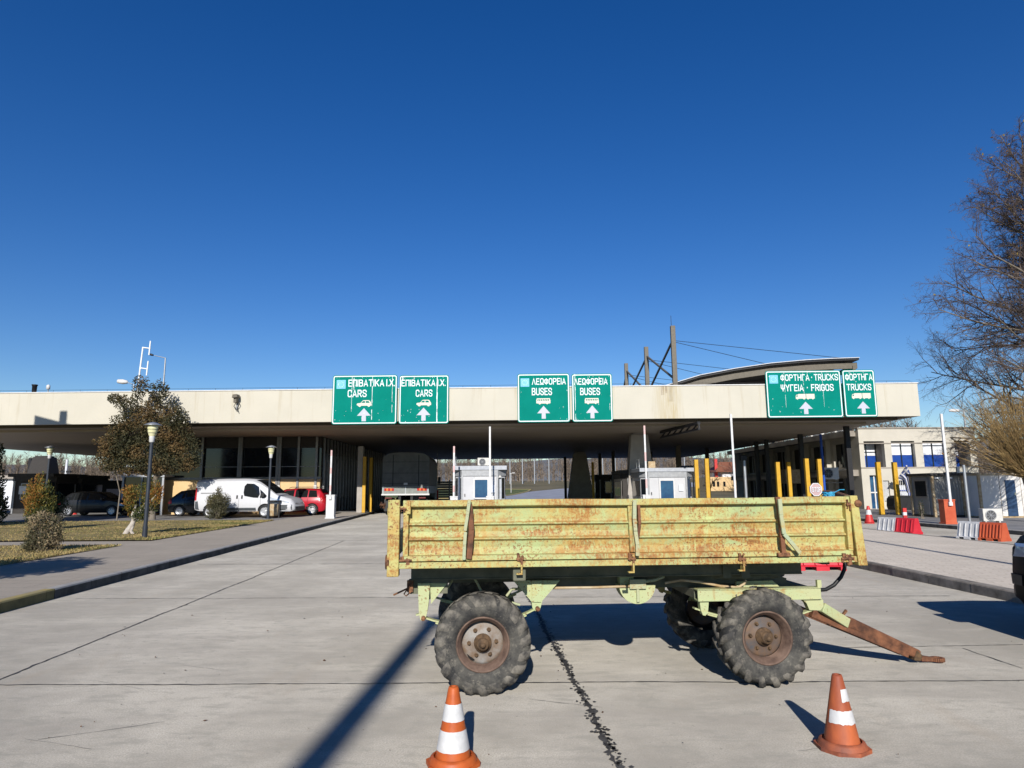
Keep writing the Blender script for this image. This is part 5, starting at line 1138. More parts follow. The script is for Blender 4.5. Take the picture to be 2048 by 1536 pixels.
class Car:
    # st: stations (x, z_low, z_belt, z_top, half width low, half width top) from rear to front
    def __init__(s, root, st, paint):
        s.st, s.root = st, root; vs = []; K = 11
        for (x, zl, zb_, zt_, wl_, wt) in st:
            zb_ = min(zb_, zt_ - .01); half = [(wl_ * .90, zl), (wl_ * .985, zl + (zb_ - zl) * .18), (wl_, zl + (zb_ - zl) * .6), (wl_ * .97, zb_), (wt + (wl_ * .97 - wt) * .12, zb_ + (zt_ - zb_) * .86), (wt * .80, zt_ - .01)]
            ring = [(x, -a, b) for a, b in half] + [(x, 0, zt_ + .015)] + [(x, a, b) for a, b in reversed(half)]
            vs += ring
        n = 13; mb = MB(); mb.add(vs, [(i * n + k, i * n + (k + 1) % n, (i + 1) * n + (k + 1) % n, (i + 1) * n + k) for i in range(len(st) - 1) for k in range(n)] + [tuple(range(n)), tuple((len(st) - 1) * n + k for k in range(n - 1, -1, -1))], 0, True)
        o = mb.build('body', M[paint], root); md = o.modifiers.new('edge', 'EDGE_SPLIT'); md.split_angle = rad(38); s.body = o
    def at(s, x):
        st = s.st
        for a, b in zip(st, st[1:]):
            if a[0] <= x <= b[0]: t = (x - a[0]) / (b[0] - a[0]); return [a[i] + (b[i] - a[i]) * t for i in range(6)]
        return list(st[0] if x < st[0][0] else st[-1])
    def y(s, x, z):
        _, zl, zb_, zt_, wl_, wt = s.at(x); zb_ = min(zb_, zt_ - .01)
        if z <= zb_:
            u = (z - zl) / (zb_ - zl)
            return wl_ * (.90 + .085 * u / .18) if u < .18 else (wl_ * (.985 + .015 * (u - .18) / .42) if u < .6 else wl_ * (1 - .03 * (u - .6) / .4))
        u = (z - zb_) / (zt_ - zb_); e = wt + (wl_ * .97 - wt) * .12
        return wl_ * .97 + (e - wl_ * .97) * min(1, u / .86)
    def panel(s, name, pts, m, side=-1, off=.008, parent=None, th=.03, sub=5):
        # polygon on the side surface
        n = len(pts); P = []
        for i in range(n):
            a, b = pts[i], pts[(i + 1) % n]
            for k in range(sub): t = k / sub; P.append((a[0] + (b[0] - a[0]) * t, a[1] + (b[1] - a[1]) * t))
        cx, cz = sum(p[0] for p in pts) / n, sum(p[1] for p in pts) / n; N_ = len(P)
        ring = lambda u, o_: [(cx + (x - cx) * u, side * (s.y(cx + (x - cx) * u, cz + (z - cz) * u) + o_), cz + (z - cz) * u) for x, z in P]
        vs = ring(1, -th) + ring(1, off) + ring(.5, off) + [(cx, side * (s.y(cx, cz) + off), cz)]
        fs = [(i, (i + 1) % N_, N_ + (i + 1) % N_, N_ + i) for i in range(N_)] + [(N_ + i, N_ + (i + 1) % N_, 2 * N_ + (i + 1) % N_, 2 * N_ + i) for i in range(N_)] + [(2 * N_ + i, 2 * N_ + (i + 1) % N_, 3 * N_) for i in range(N_)]
        return MB().add(vs, fs).build(name, M[m], parent or s.root)
    def slab(s, name, xa, xb, wa, wb, m, off=.012, n=6):
        # glass laid on the sloping top surface between two stations (windscreen, rear window)
        vs = []
        for i in range(n + 1):
            x = xa + (xb - xa) * i / n; w = wa + (wb - wa) * i / n; z = s.at(x)[3]
            for k in range(5): u = -1 + k / 2; vs.append((x, w * u, z + off + .015 * (1 - u * u)))
        return MB().add(vs, [(i * 5 + k, i * 5 + k + 1, i * 5 + 6 + k, i * 5 + 5 + k) for i in range(n) for k in range(4)], 0, True).build(name, M[m], s.root)
    def arch(s, x, r, hub, side=-1):
        pts = [(x + math.cos(rad(a)) * r, hub + math.sin(rad(a)) * r) for a in range(-28, 209, 15)]; zl = s.at(x)[1]
        pts = [(a, max(b, zl + .005)) for a, b in pts]; return s.panel('wheel_arch', pts, 'dark_hole', side, .004, None, .25, 2)

# --- white panel van
vr = gp(404, 1034, KZ); vf = gp(551, 1036, KZ); mid = (vr + vf) / 2; vy = 36.4
vx0, vx1 = ap(387, 1010, vy).x, ap(592, 1010, vy).x; VL = vx1 - vx0
van = thing('panel_van', 'white panel van with grey bumpers parked before the ochre wall', 'van', ((vx0 + vx1) / 2, vy + .9, KZ), rad(-4))
h = VL / 2
vs_ = ap(480, 957, vy).z - KZ
k = vs_ / 2.02
st = [(-h, .5, 1.1, 1.80, .84, .74), (-h + .03, .42, 1.1, 1.93, .90, .78), (-h + .3, .36, 1.1, 1.99, .94, .80), (-h + 1.4, .34, 1.1, 2.02, .95, .80), (-h + 2.6, .34, 1.1, 2.02, .95, .80), (-h + 3.15, .34, 1.1, 1.98, .95, .79), (-h + 3.55, .34, 1.1, 1.84, .95, .76), (-h + 4.0, .34, 1.08, 1.55, .95, .74), (-h + 4.35, .34, 1.02, 1.28, .94, .74), (-h + 4.55, .34, .98, 1.16, .93, .76), (-h + VL - .25, .32, .85, .98, .88, .72), (-h + VL - .08, .34, .7, .80, .80, .64), (h, .40, .6, .66, .70, .55)]
st = [(a, b * k, c * k, d * k, e * k, f_ * k) for a, b, c, d, e, f_ in st]; V = Car(van, st, 'white_van')
Z = lambda z: z * k
for s in (-1, 1):
    V.panel('side_window', [(-h + 2.78, Z(1.12)), (-h + 2.72, Z(1.3)), (-h + 2.74, Z(1.62)), (-h + 2.86, Z(1.76)), (-h + 3.25, Z(1.74)), (-h + 3.52, Z(1.58)), (-h + 3.62, Z(1.2)), (-h + 3.55, Z(1.02)), (-h + 3.3, Z(1.03))], 'car_glass', s)
    V.panel('quarter_window', [(-h + 3.66, Z(1.2)), (-h + 3.60, Z(1.46)), (-h + 4.02, Z(1.12)), (-h + 3.98, Z(1.02)), (-h + 3.64, Z(1.02))], 'glass_blue' if False else 'car_glass', s)
    V.panel('side_trim', [(-h + .6, Z(.37)), (-h + 3.45, Z(.37)), (-h + 3.45, Z(.52)), (-h + .6, Z(.52))], 'bumper', s, .012)
    V.panel('rear_bumper', [(-h + .0, Z(.45)), (-h + .0, Z(.85)), (-h + .22, Z(.86)), (-h + .3, Z(.42))], 'bumper', s, .012)
    V.panel('front_bumper', [(-h + 4.1, Z(.37)), (-h + 4.1, Z(.66)), (h - .1, Z(.66)), (h - .1, Z(.40))], 'bumper', s, .016)
    V.panel('headlight', [(-h + 4.28, Z(.84)), (-h + 4.18, Z(1.08)), (-h + 4.36, Z(1.02)), (h - .28, Z(.80)), (h - .25, Z(.74))], 'lamp_lens', s, .012)
    V.panel('tail_light', [(-h + .01, Z(.9)), (-h + .03, Z(1.55)), (-h + .1, Z(1.55)), (-h + .13, Z(.9))], 'tail_red', s, .012)
    V.panel('door_rail', [(-h + .35, Z(1.26)), (-h + 1.75, Z(1.26)), (-h + 1.75, Z(1.29)), (-h + .35, Z(1.29))], 'black_plastic', s, .012)
    for x in (-h + 2.35, -h + 2.62): V.panel('door_handle', [(x, Z(.98)), (x, Z(1.16)), (x + .08, Z(1.16)), (x + .08, Z(.98))], 'black_plastic', s, .02)
    for x in (-h + 2.49, -h + 1.2, -h + 3.68): V.panel('door_seam', [(x, Z(.55)), (x, Z(1.02)), (x + .012, Z(1.02)), (x + .012, Z(.55))], 'bumper', s, .005)
    MB().box(-h + 3.75, -h + 3.93, s * Z(1.0) - .13 if s < 0 else s * Z(1.0) - .02, s * Z(1.0) + .02 if s < 0 else s * Z(1.0) + .13, Z(1.06), Z(1.28)).build('mirror', M['black_plastic'], van, .03)
    for x in (-h + .92, -h + 3.95): V.arch(x, Z(.40), Z(.33), s); road_wheel(van, x, s * Z(.86), Z(.335), .22, 'alloy', s)
V.slab('windscreen', -h + 3.30, -h + 4.42, Z(.66), Z(.72), 'car_glass')
MB().box(h - .13, h - .03, -.55, .55, Z(.62), Z(.74)).build('grille', M['black_plastic'], van, .02)
MB().box(-h - .02, -h + .04, -.6, .6, Z(1.25), Z(1.7)).build('rear_window', M['car_glass'], van)
MB().box(h - .06, h + .04, -.7, .7, Z(.36), Z(.58)).build('front_bumper', M['bumper'], van, .05)
MB().box(-h + .0, -h + .35, -.28, .28, vs_ - .02, vs_ + .03).build('roof_spoiler', M['black_plastic'], van, .02)

# --- hatchback/estate builder
def small_car(name, label, cat, loc, rz, L_, H, paint, estate, cover='alloy', rails=False):
    root = thing(name, label, cat, loc, rz); h = L_ / 2; e = .28 if estate else .75
    st = [(-h, .42, .62, .66, .62, .5), (-h + .06, .30, .80, .92, .74, .6), (-h + .16, .24, .92, 1.02, .80, .62), (-h + (.22 if estate else .30), .22, .93, 1.16 if estate else 1.12, .82, .62), (-h + (.42 if estate else .72), .2, .93, 1.40, .83, .58), (-h + 1.0, .2, .93, 1.44, .84, .57), (-h + 1.9, .2, .92, 1.45, .845, .57), (-h + 2.45, .2, .92, 1.40, .845, .57), (-h + 2.85, .2, .91, 1.20, .845, .60), (-h + 3.2, .2, .90, .985, .84, .66), (-h + 3.6, .22, .82, .90, .82, .66), (h - .2, .24, .70, .78, .76, .60), (h - .05, .28, .58, .64, .68, .52), (h, .34, .5, .54, .6, .45)]
    k = H / 1.46; st = [(a, b * k, c * k, d * k, e_ * k, f_ * k) for a, b, c, d, e_, f_ in st]; C_ = Car(root, st, paint); Z = lambda z: z * k
    for s in (-1, 1):
        b = -h + (.50 if estate else .82)
        C_.panel('rear_side_window', [(b, Z(.97)), (b + .10, Z(1.33)), (-h + 1.02, Z(1.35)), (-h + 1.02, Z(.97))], 'car_glass', s)
        C_.panel('side_window', [(-h + 1.08, Z(.97)), (-h + 1.08, Z(1.36)), (-h + 1.80, Z(1.37)), (-h + 1.80, Z(.97))], 'car_glass', s)
        C_.panel('side_window', [(-h + 1.88, Z(.97)), (-h + 1.88, Z(1.37)), (-h + 2.38, Z(1.33)), (-h + 2.86, Z(.99)), (-h + 2.8, Z(.96))], 'car_glass', s)
        C_.panel('tail_light', [(-h + .05, Z(.66)), (-h + .12, Z(1.0)), (-h + .24, Z(1.02)), (-h + .30, Z(.70))], 'tail_red', s, .012)
        C_.panel('headlight', [(h - .42, Z(.62)), (h - .5, Z(.76)), (h - .25, Z(.72)), (h - .12, Z(.60))], 'lamp_lens', s, .012)
        C_.panel('side_trim', [(-h + .9, Z(.48)), (h - 1.2, Z(.48)), (h - 1.2, Z(.54)), (-h + .9, Z(.54))], paint, s, .02)
        for x in (-h + 1.35, -h + 2.2): C_.panel('door_handle', [(x, Z(.82)), (x, Z(.87)), (x + .18, Z(.87)), (x + .18, Z(.82))], 'black_plastic', s, .025)
        for x in (-h + 1.85, -h + 1.05): C_.panel('door_seam', [(x, Z(.3)), (x, Z(.9)), (x + .012, Z(.9)), (x + .012, Z(.3))], 'dark_hole', s, .004)
        MB().box(-h + 2.72, -h + 2.86, s * Z(.90) - .08, s * Z(.90) + .08, Z(.95), Z(1.09)).build('mirror', M[paint], root, .03)
        if rails: MB().tube([(-h + .55, s * Z(.5), H + .01), (-h + .7, s * Z(.5), H + .06), (-h + 2.1, s * Z(.5), H + .06), (-h + 2.25, s * Z(.5), H)], .018, 6).build('roof_rail', M['black_plastic'], root)
        for x in (-h + .78, h - .82): C_.arch(x, Z(.36), Z(.30), s); road_wheel(root, x, s * Z(.77), Z(.305), .2, cover, s)
    C_.slab('windscreen', -h + 2.42, -h + 3.14, Z(.52), Z(.6), 'car_glass'); C_.slab('rear_window', -h + (.24 if estate else .34), -h + (.40 if estate else .68), Z(.56), Z(.52), 'car_glass')
    MB().box(-h - .03, -h + .02, -Z(.55), Z(.55), Z(.36), Z(.56)).build('rear_bumper', M[paint], root, .03)
    MB().box(-h - .045, -h - .03, -.26, .26, Z(.60), Z(.70)).build('number_plate', M['white_metal'], root)
    return root, C_
ry = 40.3; rx1 = ap(652, 1000, ry - .8).x
rc, _ = small_car('estate_car', 'red estate car with silver wheel covers behind the white van', 'car', (rx1 - 2.15, ry, KZ), math.pi - rad(0), 4.3, 1.56, 'red_car', True, rails=True)
bx0 = ap(334, 1000, 39.2).x
bc, _ = small_car('hatchback', 'dark hatchback half hidden behind the rear of the white van', 'car', (bx0 + 2.0, 40.0, KZ), 0, 4.0, 1.52, 'dark_car', False)
lx1 = ap(245, 1000, 40).x
lc, _ = small_car('parked_car', 'black car in deep shade under the canopy beside the glass porch', 'car', (lx1 - 2.1, 41.2, KZ), 0, 4.2, 1.45, 'black_car', False)

# --- covered lorry seen from behind
ty0 = 42.7; tx0, tx1 = ap(765, 960, ty0).x, ap(858, 960, ty0).x; tw = (tx1 - tx0) / 2; tzt = ap(810, 905, ty0).z
lorry = thing('covered_lorry', 'lorry with dark grey tarpaulin cover driving under the canopy', 'lorry', ((tx0 + tx1) / 2, ty0, 0), CANG + rad(4.2)); TL_ = 7.0
zbk = ap(810, 989, ty0).z; ztg = ap(810, 972, ty0).z
arcp = [(-tw, ztg), (-tw, tzt - .42), (-tw + .08, tzt - .22), (-tw * .75, tzt - .07), (-tw * .4, tzt), (tw * .4, tzt), (tw * .75, tzt - .07), (tw - .08, tzt - .22), (tw, tzt - .42), (tw, ztg)]
MB().prism(arcp, .02, TL_).build('tarpaulin', M['tarp'], lorry, .04)
mb = MB()
for z in (ztg + .15, ztg + .8, ztg + 1.5): mb.box(-tw + .05, tw - .05, 0, .015, z, z + .02)
for x in (-tw * .55, tw * .55): mb.box(x - .025, x + .025, -.0, .016, ztg, tzt - .15)
mb.build('tarpaulin_strap', M['steel_black'], lorry)
zt_b = zbk + .05
MB().box(-tw, tw, -.02, .04, zt_b, ztg).box(-tw + .02, -tw + .08, .04, TL_, zt_b, ztg).box(tw - .08, tw - .02, .04, TL_, zt_b, ztg).build('tailgate', M['tailgate'], lorry, .01)
mb = MB()
for x in (-tw + .04, -.02, tw - .08): mb.box(x, x + .04, -.045, -.02, zt_b, ztg - .02)
for k in range(12): mb.box(tw - .02, tw + .01, .3 + k * .55, .36 + k * .55, zt_b, ztg)
mb.build('tailgate_rib', M['galv'], lorry)
for s in (-1, 1):
    x = s * tw * .7; mb = MB(); z0 = ztg - .30
    for k in range(5): mb.add([(x - .3 + k * .12, -.036, z0), (x - .3 + (k + 1) * .12, -.036, z0), (x - .3 + (k + 1) * .12, -.036, z0 + .16), (x - .3 + k * .12, -.036, z0 + .16)], [(0, 1, 2, 3)], k % 2)
    mb.build('hazard_plate', [M['tail_red'], M['tail_orange']], lorry)
    MB().box(s * tw * .72 - .22, s * tw * .72 + .22, -.05, .05, zbk - .26, zbk - .17).build('tail_light', M['tail_dim'], lorry, .02)
    MB().box(s * tw * .72 - .3, s * tw * .72 + .3, .25, .28, .25, zbk - .3).build('mudflap', M['black_plastic'], lorry)
    for y in (1.3, 2.6, 6.6): road_wheel(lorry, s * (tw - .28), y, .52, .42, 'grey_metal', s).rotation_euler = (0, 0, rad(90) * s)
MB().box(-tw - .03, tw + .03, -.06, .1, zbk - .05, zbk + .05).build('rear_sill', M['white_metal'], lorry, .01)
MB().box(-.45, -.3, .1, TL_ + 2, .7, zbk - .05).box(.3, .45, .1, TL_ + 2, .7, zbk - .05).build('chassis', M['steel_black'], lorry)
MB().box(-tw + .1, tw - .1, TL_ + .15, TL_ + 2.1, .8, 3.0).build('cab', M['tailgate'], lorry, .1)
MB().box(-.12, .12, -.03, -.02, ztg + .07, ztg + .2).build('number_plate', M['white_metal'], lorry)
MB().box(tw + .02, tw + .22, TL_ + 1.2, TL_ + 1.3, 2.0, 2.5).build('mirror', M['black_plastic'], lorry, .03)

# --- big dark pickup poking into the frame
e = ap(2021, 1130, 7.55)
px_ = thing('pickup_truck', 'large black pickup truck whose front corner just enters the scene', 'pickup', (e.x + .85, e.y - 2.62, 0), rad(90))
h = 2.65
st = [(-h, .55, .95, 1.05, .84, .80), (-h + .1, .45, .98, 1.1, .92, .86), (-h + 1.6, .42, .99, 1.1, .95, .88), (-h + 1.7, .42, 1.0, 1.72, .95, .70), (-h + 2.0, .42, 1.0, 1.80, .95, .70), (-h + 3.0, .42, 1.0, 1.80, .95, .70), (-h + 3.4, .42, 1.0, 1.55, .95, .72), (-h + 3.85, .42, 1.02, 1.19, .95, .80), (h - .75, .42, 1.0, 1.17, .95, .82), (h - .35, .40, .97, 1.13, .93, .80), (h - .12, .36, .93, 1.07, .90, .76), (h - .03, .33, .8, .98, .84, .70), (h + .02, .40, .6, .76, .72, .60)]
K_ = Car(px_, st, 'pickup_black')
for s in (-1, 1):
    K_.panel('side_window', [(-h + 1.85, 1.08), (-h + 1.95, 1.62), (-h + 3.0, 1.65), (-h + 3.35, 1.40), (-h + 3.6, 1.08)], 'car_glass', s)
    K_.panel('headlight', [(h - .5, .86), (h - .55, 1.0), (h - .12, .98), (h - .06, .84)], 'lamp_lens', s, .012)
    K_.panel('fog_lamp', [(h - .28, .55), (h - .3, .66), (h - .08, .66), (h - .06, .55)], 'black_plastic', s, .02)
    MB().box(-h + 3.6, -h + 3.75, s * 1.05 - .1, s * 1.05 + .1, 1.1, 1.32).build('mirror', M['black_plastic'], px_, .04)
    for x in (-h + 1.0, h - .95): K_.arch(x, .46, .39, s); road_wheel(px_, x, s * .84, .39, .26, 'alloy', s)
K_.slab('windscreen', -h + 3.05, -h + 3.8, .62, .72, 'car_glass')
mb = MB()
for z in (.62, .70, .78, .86): mb.box(h - .03, h + .05, -.5, .5, z, z + .035)
mb.build('grille', M['black_plastic'], px_, .01); MB().tube([(h + .03, -.52, .74), (h + .06, 0, .75), (h + .03, .52, .74)], .02, 8).build('grille_bar', M['chrome'], px_)
MB().box(h - .15, h + .10, -.78, .78, .36, .56).build('front_bumper', M['black_plastic'], px_, .06)
# ------------------------------------------------------------------ two-storey offices on the far side
OY = 43.5
ox0, ox1 = ap(1719, 900, OY).x, ap(1953, 900, OY).x; oz = ap(1800, 857, OY).z
office = thing('office_building', 'pale beige two storey office block with blue windows and a shaded side wing', 'building', (ox0, OY, KZ), 0)
OW = ox1 - ox0
def o_(px, py): p = ap(px, py, OY); return p.x - ox0, p.z - KZ
Zt = oz - KZ; z_u1, z_u0 = o_(1800, 882)[1], o_(1800, 934)[1]; z_l1, z_l0 = o_(1800, 961)[1], o_(1800, 1003)[1]
def wall_grid(mb, x0, x1, y0, y1, holes, z0, z1, ax=0):
    # facade of boxes around rectangular openings; holes: (xa, xb, za, zb) sorted columns
    cols = sorted({x0, x1, *[h_[0] for h_ in holes], *[h_[1] for h_ in holes]})
    for a, b in zip(cols, cols[1:]):
        hs = sorted([(h_[2], h_[3]) for h_ in holes if h_[0] <= a + 1e-6 and h_[1] >= b - 1e-6]); z = z0
        for (za_, zb_) in hs + [(z1, z1)]:
            if za_ - z > 1e-4:
                (mb.box(a, b, y0, y1, z, za_) if ax == 0 else mb.box(y0, y1, a, b, z, za_))
            z = zb_
X = lambda px: o_(px, 930)[0]
ups = [(X(1731), X(1772)), (X(1786), X(1833)), (X(1849), X(1896)), (X(1913), X(1943))]
holes = [(a, b, z_u0, z_u1) for a, b in ups] + [(X(1737), X(1760), 0.02, z_l1 + .35), (X(1763), X(1775), z_l0, z_l1), (X(1795), X(1838), z_l0, z_l1), (X(1850), X(1893), z_l0, z_l1)]
mb = MB(); wall_grid(mb, 0, OW, 0, .35, holes, 0, Zt); mb.build('front_wall', M['office'], office)
MB().box(-.03, OW + .03, -.05, .0, Zt - .98, Zt - .92).box(-.06, OW + .06, -.08, .4, Zt, Zt + .07).box(0, OW, -.03, 0, z_u0 - .08, z_u0 - .0).build('cornice', M['office_grey'], office)
for i, (a, b) in enumerate(ups):
    d = .32 if i in (1, 2) else 1.1
    f = MB().box(a, b, d, d + .04, z_u0 + (z_u1 - z_u0) * .47, z_u1 - .05).build('window', M['curtain'], office)
    MB().box(a, b, d - .02, d + .05, z_u0, z_u0 + (z_u1 - z_u0) * .46).build('blue_panel', M['blue_panel'], f)
    mb = MB(); c = (a + b) / 2
    for x in (a + .03, c, b - .03): mb.box(x - .035, x + .035, d - .06, d - .02, z_u0, z_u1)
    mb.box(a, b, d - .062, d - .02, z_u1 - .12, z_u1); mb.build('window_frame', M['glass_dark'], f)
    if d > 1: MB().box(a - .02, a, .35, 1.2, z_u0 - .1, z_u1).box(b, b + .02, .35, 1.2, z_u0 - .1, z_u1).box(a, b, .35, 1.2, z_u0 - .12, z_u0 - .02).build('loggia_wall', M['office_grey'], office)
a, b = X(1737), X(1760); f = MB().box(a, b, .25, .29, .02, z_l1 + .35).build('entrance_glazing', M['glass_blue'], office); mb = MB()
for x in (a + .04, (a + b) / 2, b - .04): mb.box(x - .04, x + .04, .18, .25, .02, z_l1 + .35)
mb.box(a, b, .19, .25, 1.0, 1.08).box(a, b, .19, .25, 2.1, 2.18); mb.build('door_frame', M['white_metal'], f)
for (a, b, col) in ((X(1763), X(1775), 'mullion'), (X(1795), X(1838), 'blue_frame'), (X(1850), X(1893), 'blue_frame')):
    f = MB().box(a, b, .25, .29, z_l0, z_l1).build('window', M['glass_dark'], office); mb = MB(); n = 3 if b - a > .9 else 2
    MB().box(a + .05, b - .05, .27, .285, z_l0 + .1, z_l1 - .3).build('blind', M['curtain'], f).location = (0, -.035, 0)
    for k in range(n): x = a + (b - a) * k / (n - 1); mb.box(max(a, x - .06), min(b, x + .06), .14, .2, z_l0, z_l1)
    for z in (z_l0, (z_l0 + z_l1) / 2, z_l1 - .06): mb.box(a, b, .145, .2, z, z + .06)
    mb.build('window_frame', M[col], f); mb = MB(); n = 11
    for k in range(1, n): x = a + (b - a) * k / n; mb.box(x - .012, x + .012, .08, .1, z_l0 + .05, z_l1 - .05)
    mb.build('window_bars', M['white_metal'], f)
# shaded wing running away from the road beside the lanes
WL_ = 24.5; wdx = -.045
mb = MB(); bays = []; y = 1.2
while y < WL_ - 3: bays.append((y, y + 2.4)); y += 3.5
hs = [(a, b, z_u0, z_u1) for a, b in bays] + [(a, b, z_l0 - .3, z_l1 + .2) for a, b in bays]
wall_grid(mb, .35, WL_, .0, .3, hs, 0, Zt - .45, 1); wing = mb.build('side_wall', M['office'], office)
MB().box(-.75, .3, .36, WL_, Zt - .46, Zt - .1).box(-.5, .3, .36, WL_, z_u0 - .55, z_u0 - .15).build('side_cornice', M['office_grey'], office)
for (a, b) in bays:
    for (z0, z1) in ((z_u0, z_u1), (z_l0 - .3, z_l1 + .2)):
        f = MB().box(.22, .26, a, b, z0, z1).build('window', M['glass_dark'], office); MB().box(.12, .2, (a + b) / 2 - .05, (a + b) / 2 + .05, z0, z1).box(.12, .2, a, b, z0, z0 + .06).build('window_frame', M['mullion'], f)
    MB().box(-.32, 0, b + .4, b + .65, 0, Zt - .46).build('pilaster', M['office'], office)
MB().box(OW - .3, OW, .35, WL_, 0, Zt).box(.3, OW - .3, WL_ - .3, WL_, 0, Zt - .01).box(.0, OW - .3, .35, WL_, Zt - .3, Zt - .1).build('shell_wall', M['office_grey'], office)
# grey awning boxes and cabinets on the wing
p = office.location
a1 = tag(MB().box(-1.5, 0, 0, 1.6, 0, .95).box(-1.56, .0, -.06, 1.66, .95, 1.0).build('wall_cabinet', M['cabin_trim'], None, .02), 'large beige service cabinet hung on the shaded office wing', 'cabinet'); a1.location = (ap(1597, 955, 48).x + .6, 48, ap(1597, 967, 48).z)
ac_unit('off white air conditioner bracketed to the shaded office wing', (ap(1676, 950, 42.6).x, 43.6, ap(1676, 960, 43).z), 0, 1.3)
MB_ = MB().bar((-.8, .1, .5), (.9, .1, 0.9), .05, .05).bar((-.8, .1, 0), (.5, .1, 0), .05, .05); o = tag(MB_.build('wall_bracket', M['office_grey']), 'grey bracket frame under the air conditioner on the office wing', 'bracket'); o.location = (ap(1676, 950, 43.2).x, 43.62, ap(1676, 965, 43.2).z)
for px, py, Y, s, lab in ((1635, 868, 52, 1.3, 'white roof air conditioner at the edge of the shaded wing'), (1682, 860, 47, 1.1, 'white roof air conditioner nearest the front corner of the office')):
    w = ap(px, py, Y); ac_unit(lab, (w.x, Y, Zt + KZ - .1), .1, s)
# flag hanging from a leaning pole on the office front
fw = ap(1794, 955, 42.9); ft = ap(1813, 932, 41.3)
flag = thing('flag', 'limp faded blue and white striped flag on a slanted pole above the barred window', 'flag', fw); t = ft - fw
MB().tube([(0, .55, -.5), t], .03, 6).lathe([(0, -.06), (.06, 0), (0, .06)], 8, 0, Matrix.Translation(t)).build('flag_pole', M['white_metal'], flag)
lc_ = [(1794, 957), (1800, 958), (1806, 961), (1810, 972), (1814, 986)]; rc_ = [(1813, 932), (1818, 940), (1822, 950), (1825, 966), (1829, 982)]
def along_(c, u):
    k = min(int(u * (len(c) - 1)), len(c) - 2); q = u * (len(c) - 1) - k; return c[k][0] + (c[k + 1][0] - c[k][0]) * q, c[k][1] + (c[k + 1][1] - c[k][1]) * q
mb = MB(); nu, nv = 27, 24; vs = []
for j in range(nv + 1):
    v = j / nv; (xa_, ya_), (xb_, yb_) = along_(lc_, v), along_(rc_, v)
    for i in range(nu + 1):
        u = i / nu; q = ap(xa_ + (xb_ - xa_) * u, ya_ + (yb_ - ya_) * u, 42.2 - .7 * u * (1 - v) + .16 * v * math.sin(u * 13 + v * 2)) - fw; vs.append(tuple(q))
mb.v = vs
for j in range(nv):
    for i in range(nu):
        m_ = (i // 3) % 2
        if i > nu * 4 / 9 and j < nv * .3: m_ = 1 if (abs(i - nu * 6.6 / 9) < 1.6 or abs(j - nv * .15) < 1.3) else 0
        mb.f.append((j * (nu + 1) + i, j * (nu + 1) + i + 1, (j + 1) * (nu + 1) + i + 1, (j + 1) * (nu + 1) + i)); mb.mi.append(m_); mb.sm.append(True)
mb.build('flag_cloth', [M['flag_blue'], M['flag_white']], flag)
# black container before the office and a spindly plant
w = ap(1806, 1035, 39.2); bb = thing('waste_container', 'rounded black waste container under the flag', 'container', (w.x, 39.2, KZ))
MB().prism([(-.60, .08), (-.66, .3), (-.62, .72), (-.5, .86), (.42, .86), (.58, .74), (.66, .3), (.6, .08)], -.4, .4).build('bin_body', M['black_plastic'], bb, .07)
MB().box(-.45, .4, -.42, .42, .80, .9).build('lid', M['black_plastic'], bb, .03)
for s in (-1, 1): MB().lathe([(0, -.04), (.09, -.04), (.09, .04), (0, .04)], 12, 0, Matrix.Translation((s * .45, -.3, .09)), True, 'y').build('wheel', M['black_plastic'], bb)
# prefabricated cabins
gy = 31.5
gx0, gx1 = ap(1867, 1000, gy).x, ap(1957, 1000, gy).x; gh = ap(1890, 946, gy).z - KZ
cg = thing('site_cabin', 'grey corrugated site cabin with two glazed doors', 'cabin', ((gx0 + gx1) / 2, gy, KZ), 0, 'prefabricated cabins'); w = (gx1 - gx0) / 2; D = 1.75
mb = MB(); xs_ = []
for k in range(61):
    x = -w + .06 + (2 * w - .12) * k / 60; xs_.append((x, .06 + (.025 if (k // 2) % 2 else 0)))
mb.add([(x, y, .1) for x, y in xs_] + [(x, y, gh - .12) for x, y in xs_], [(k, k + 1, 62 + k, 61 + k) for k in range(60)]); mb.box(-w + .05, -w + .1, .1, D, .1, gh - .12).box(w - .1, w - .05, .1, D, .1, gh - .12).box(-w + .1, w - .1, D - .05, D, .1, gh - .12)
mb.build('corrugated_wall', M['cabin_grey'], cg)
MB().box(-w - .10, w + .05, -.10, D + .1, gh - .12, gh).build('roof', M['dark_wall'], cg, .01); MB().box(-w - .0, w, .0, D, 0, .1).build('base_frame', M['dark_wall'], cg)
for px in (1869, 1929, 1955):
    x = ap(px, 1000, gy).x - cg.location.x; MB().box(x - .05, x + .05, -.02, .1, .0, gh - .12).build('trim_post', M['cabin_trim'], cg, .008)
MB().box(-w - .02, -w + .08, D - .1, D + .02, 0, gh - .12).build('trim_post', M['cabin_trim'], cg, .008)
def cabin_door(a, b, side):
    Mx = Matrix.Translation((-w, 0, 0)) @ Matrix.Rotation(rad(-90), 4, 'Z') @ Matrix.Translation((0, 0, 0)) if side else Matrix()
    if side: Mx = Matrix(((0, 1, 0, -w), (1, 0, 0, 0), (0, 0, 1, 0), (0, 0, 0, 1)))
    d = MB().box(a, b, .0, .05, .12, gh - .2, 0, Mx).build('door', M['cabin_grey'], cg); f = MB().box(a + .09, b - .09, -.014, .02, .95, gh - .36, 0, Mx).build('door_glass', M['glass_dark'], d)
    MB().box(a + .04, a + .09, -.025, .0, .9, gh - .3, 0, Mx).box(b - .09, b - .04, -.025, 0, .9, gh - .3, 0, Mx).box(a + .09, b - .09, -.025, 0, gh - .36, gh - .3, 0, Mx).box(a + .09, b - .09, -.025, 0, .9, .95, 0, Mx).build('glass_frame', M['mullion'], d)
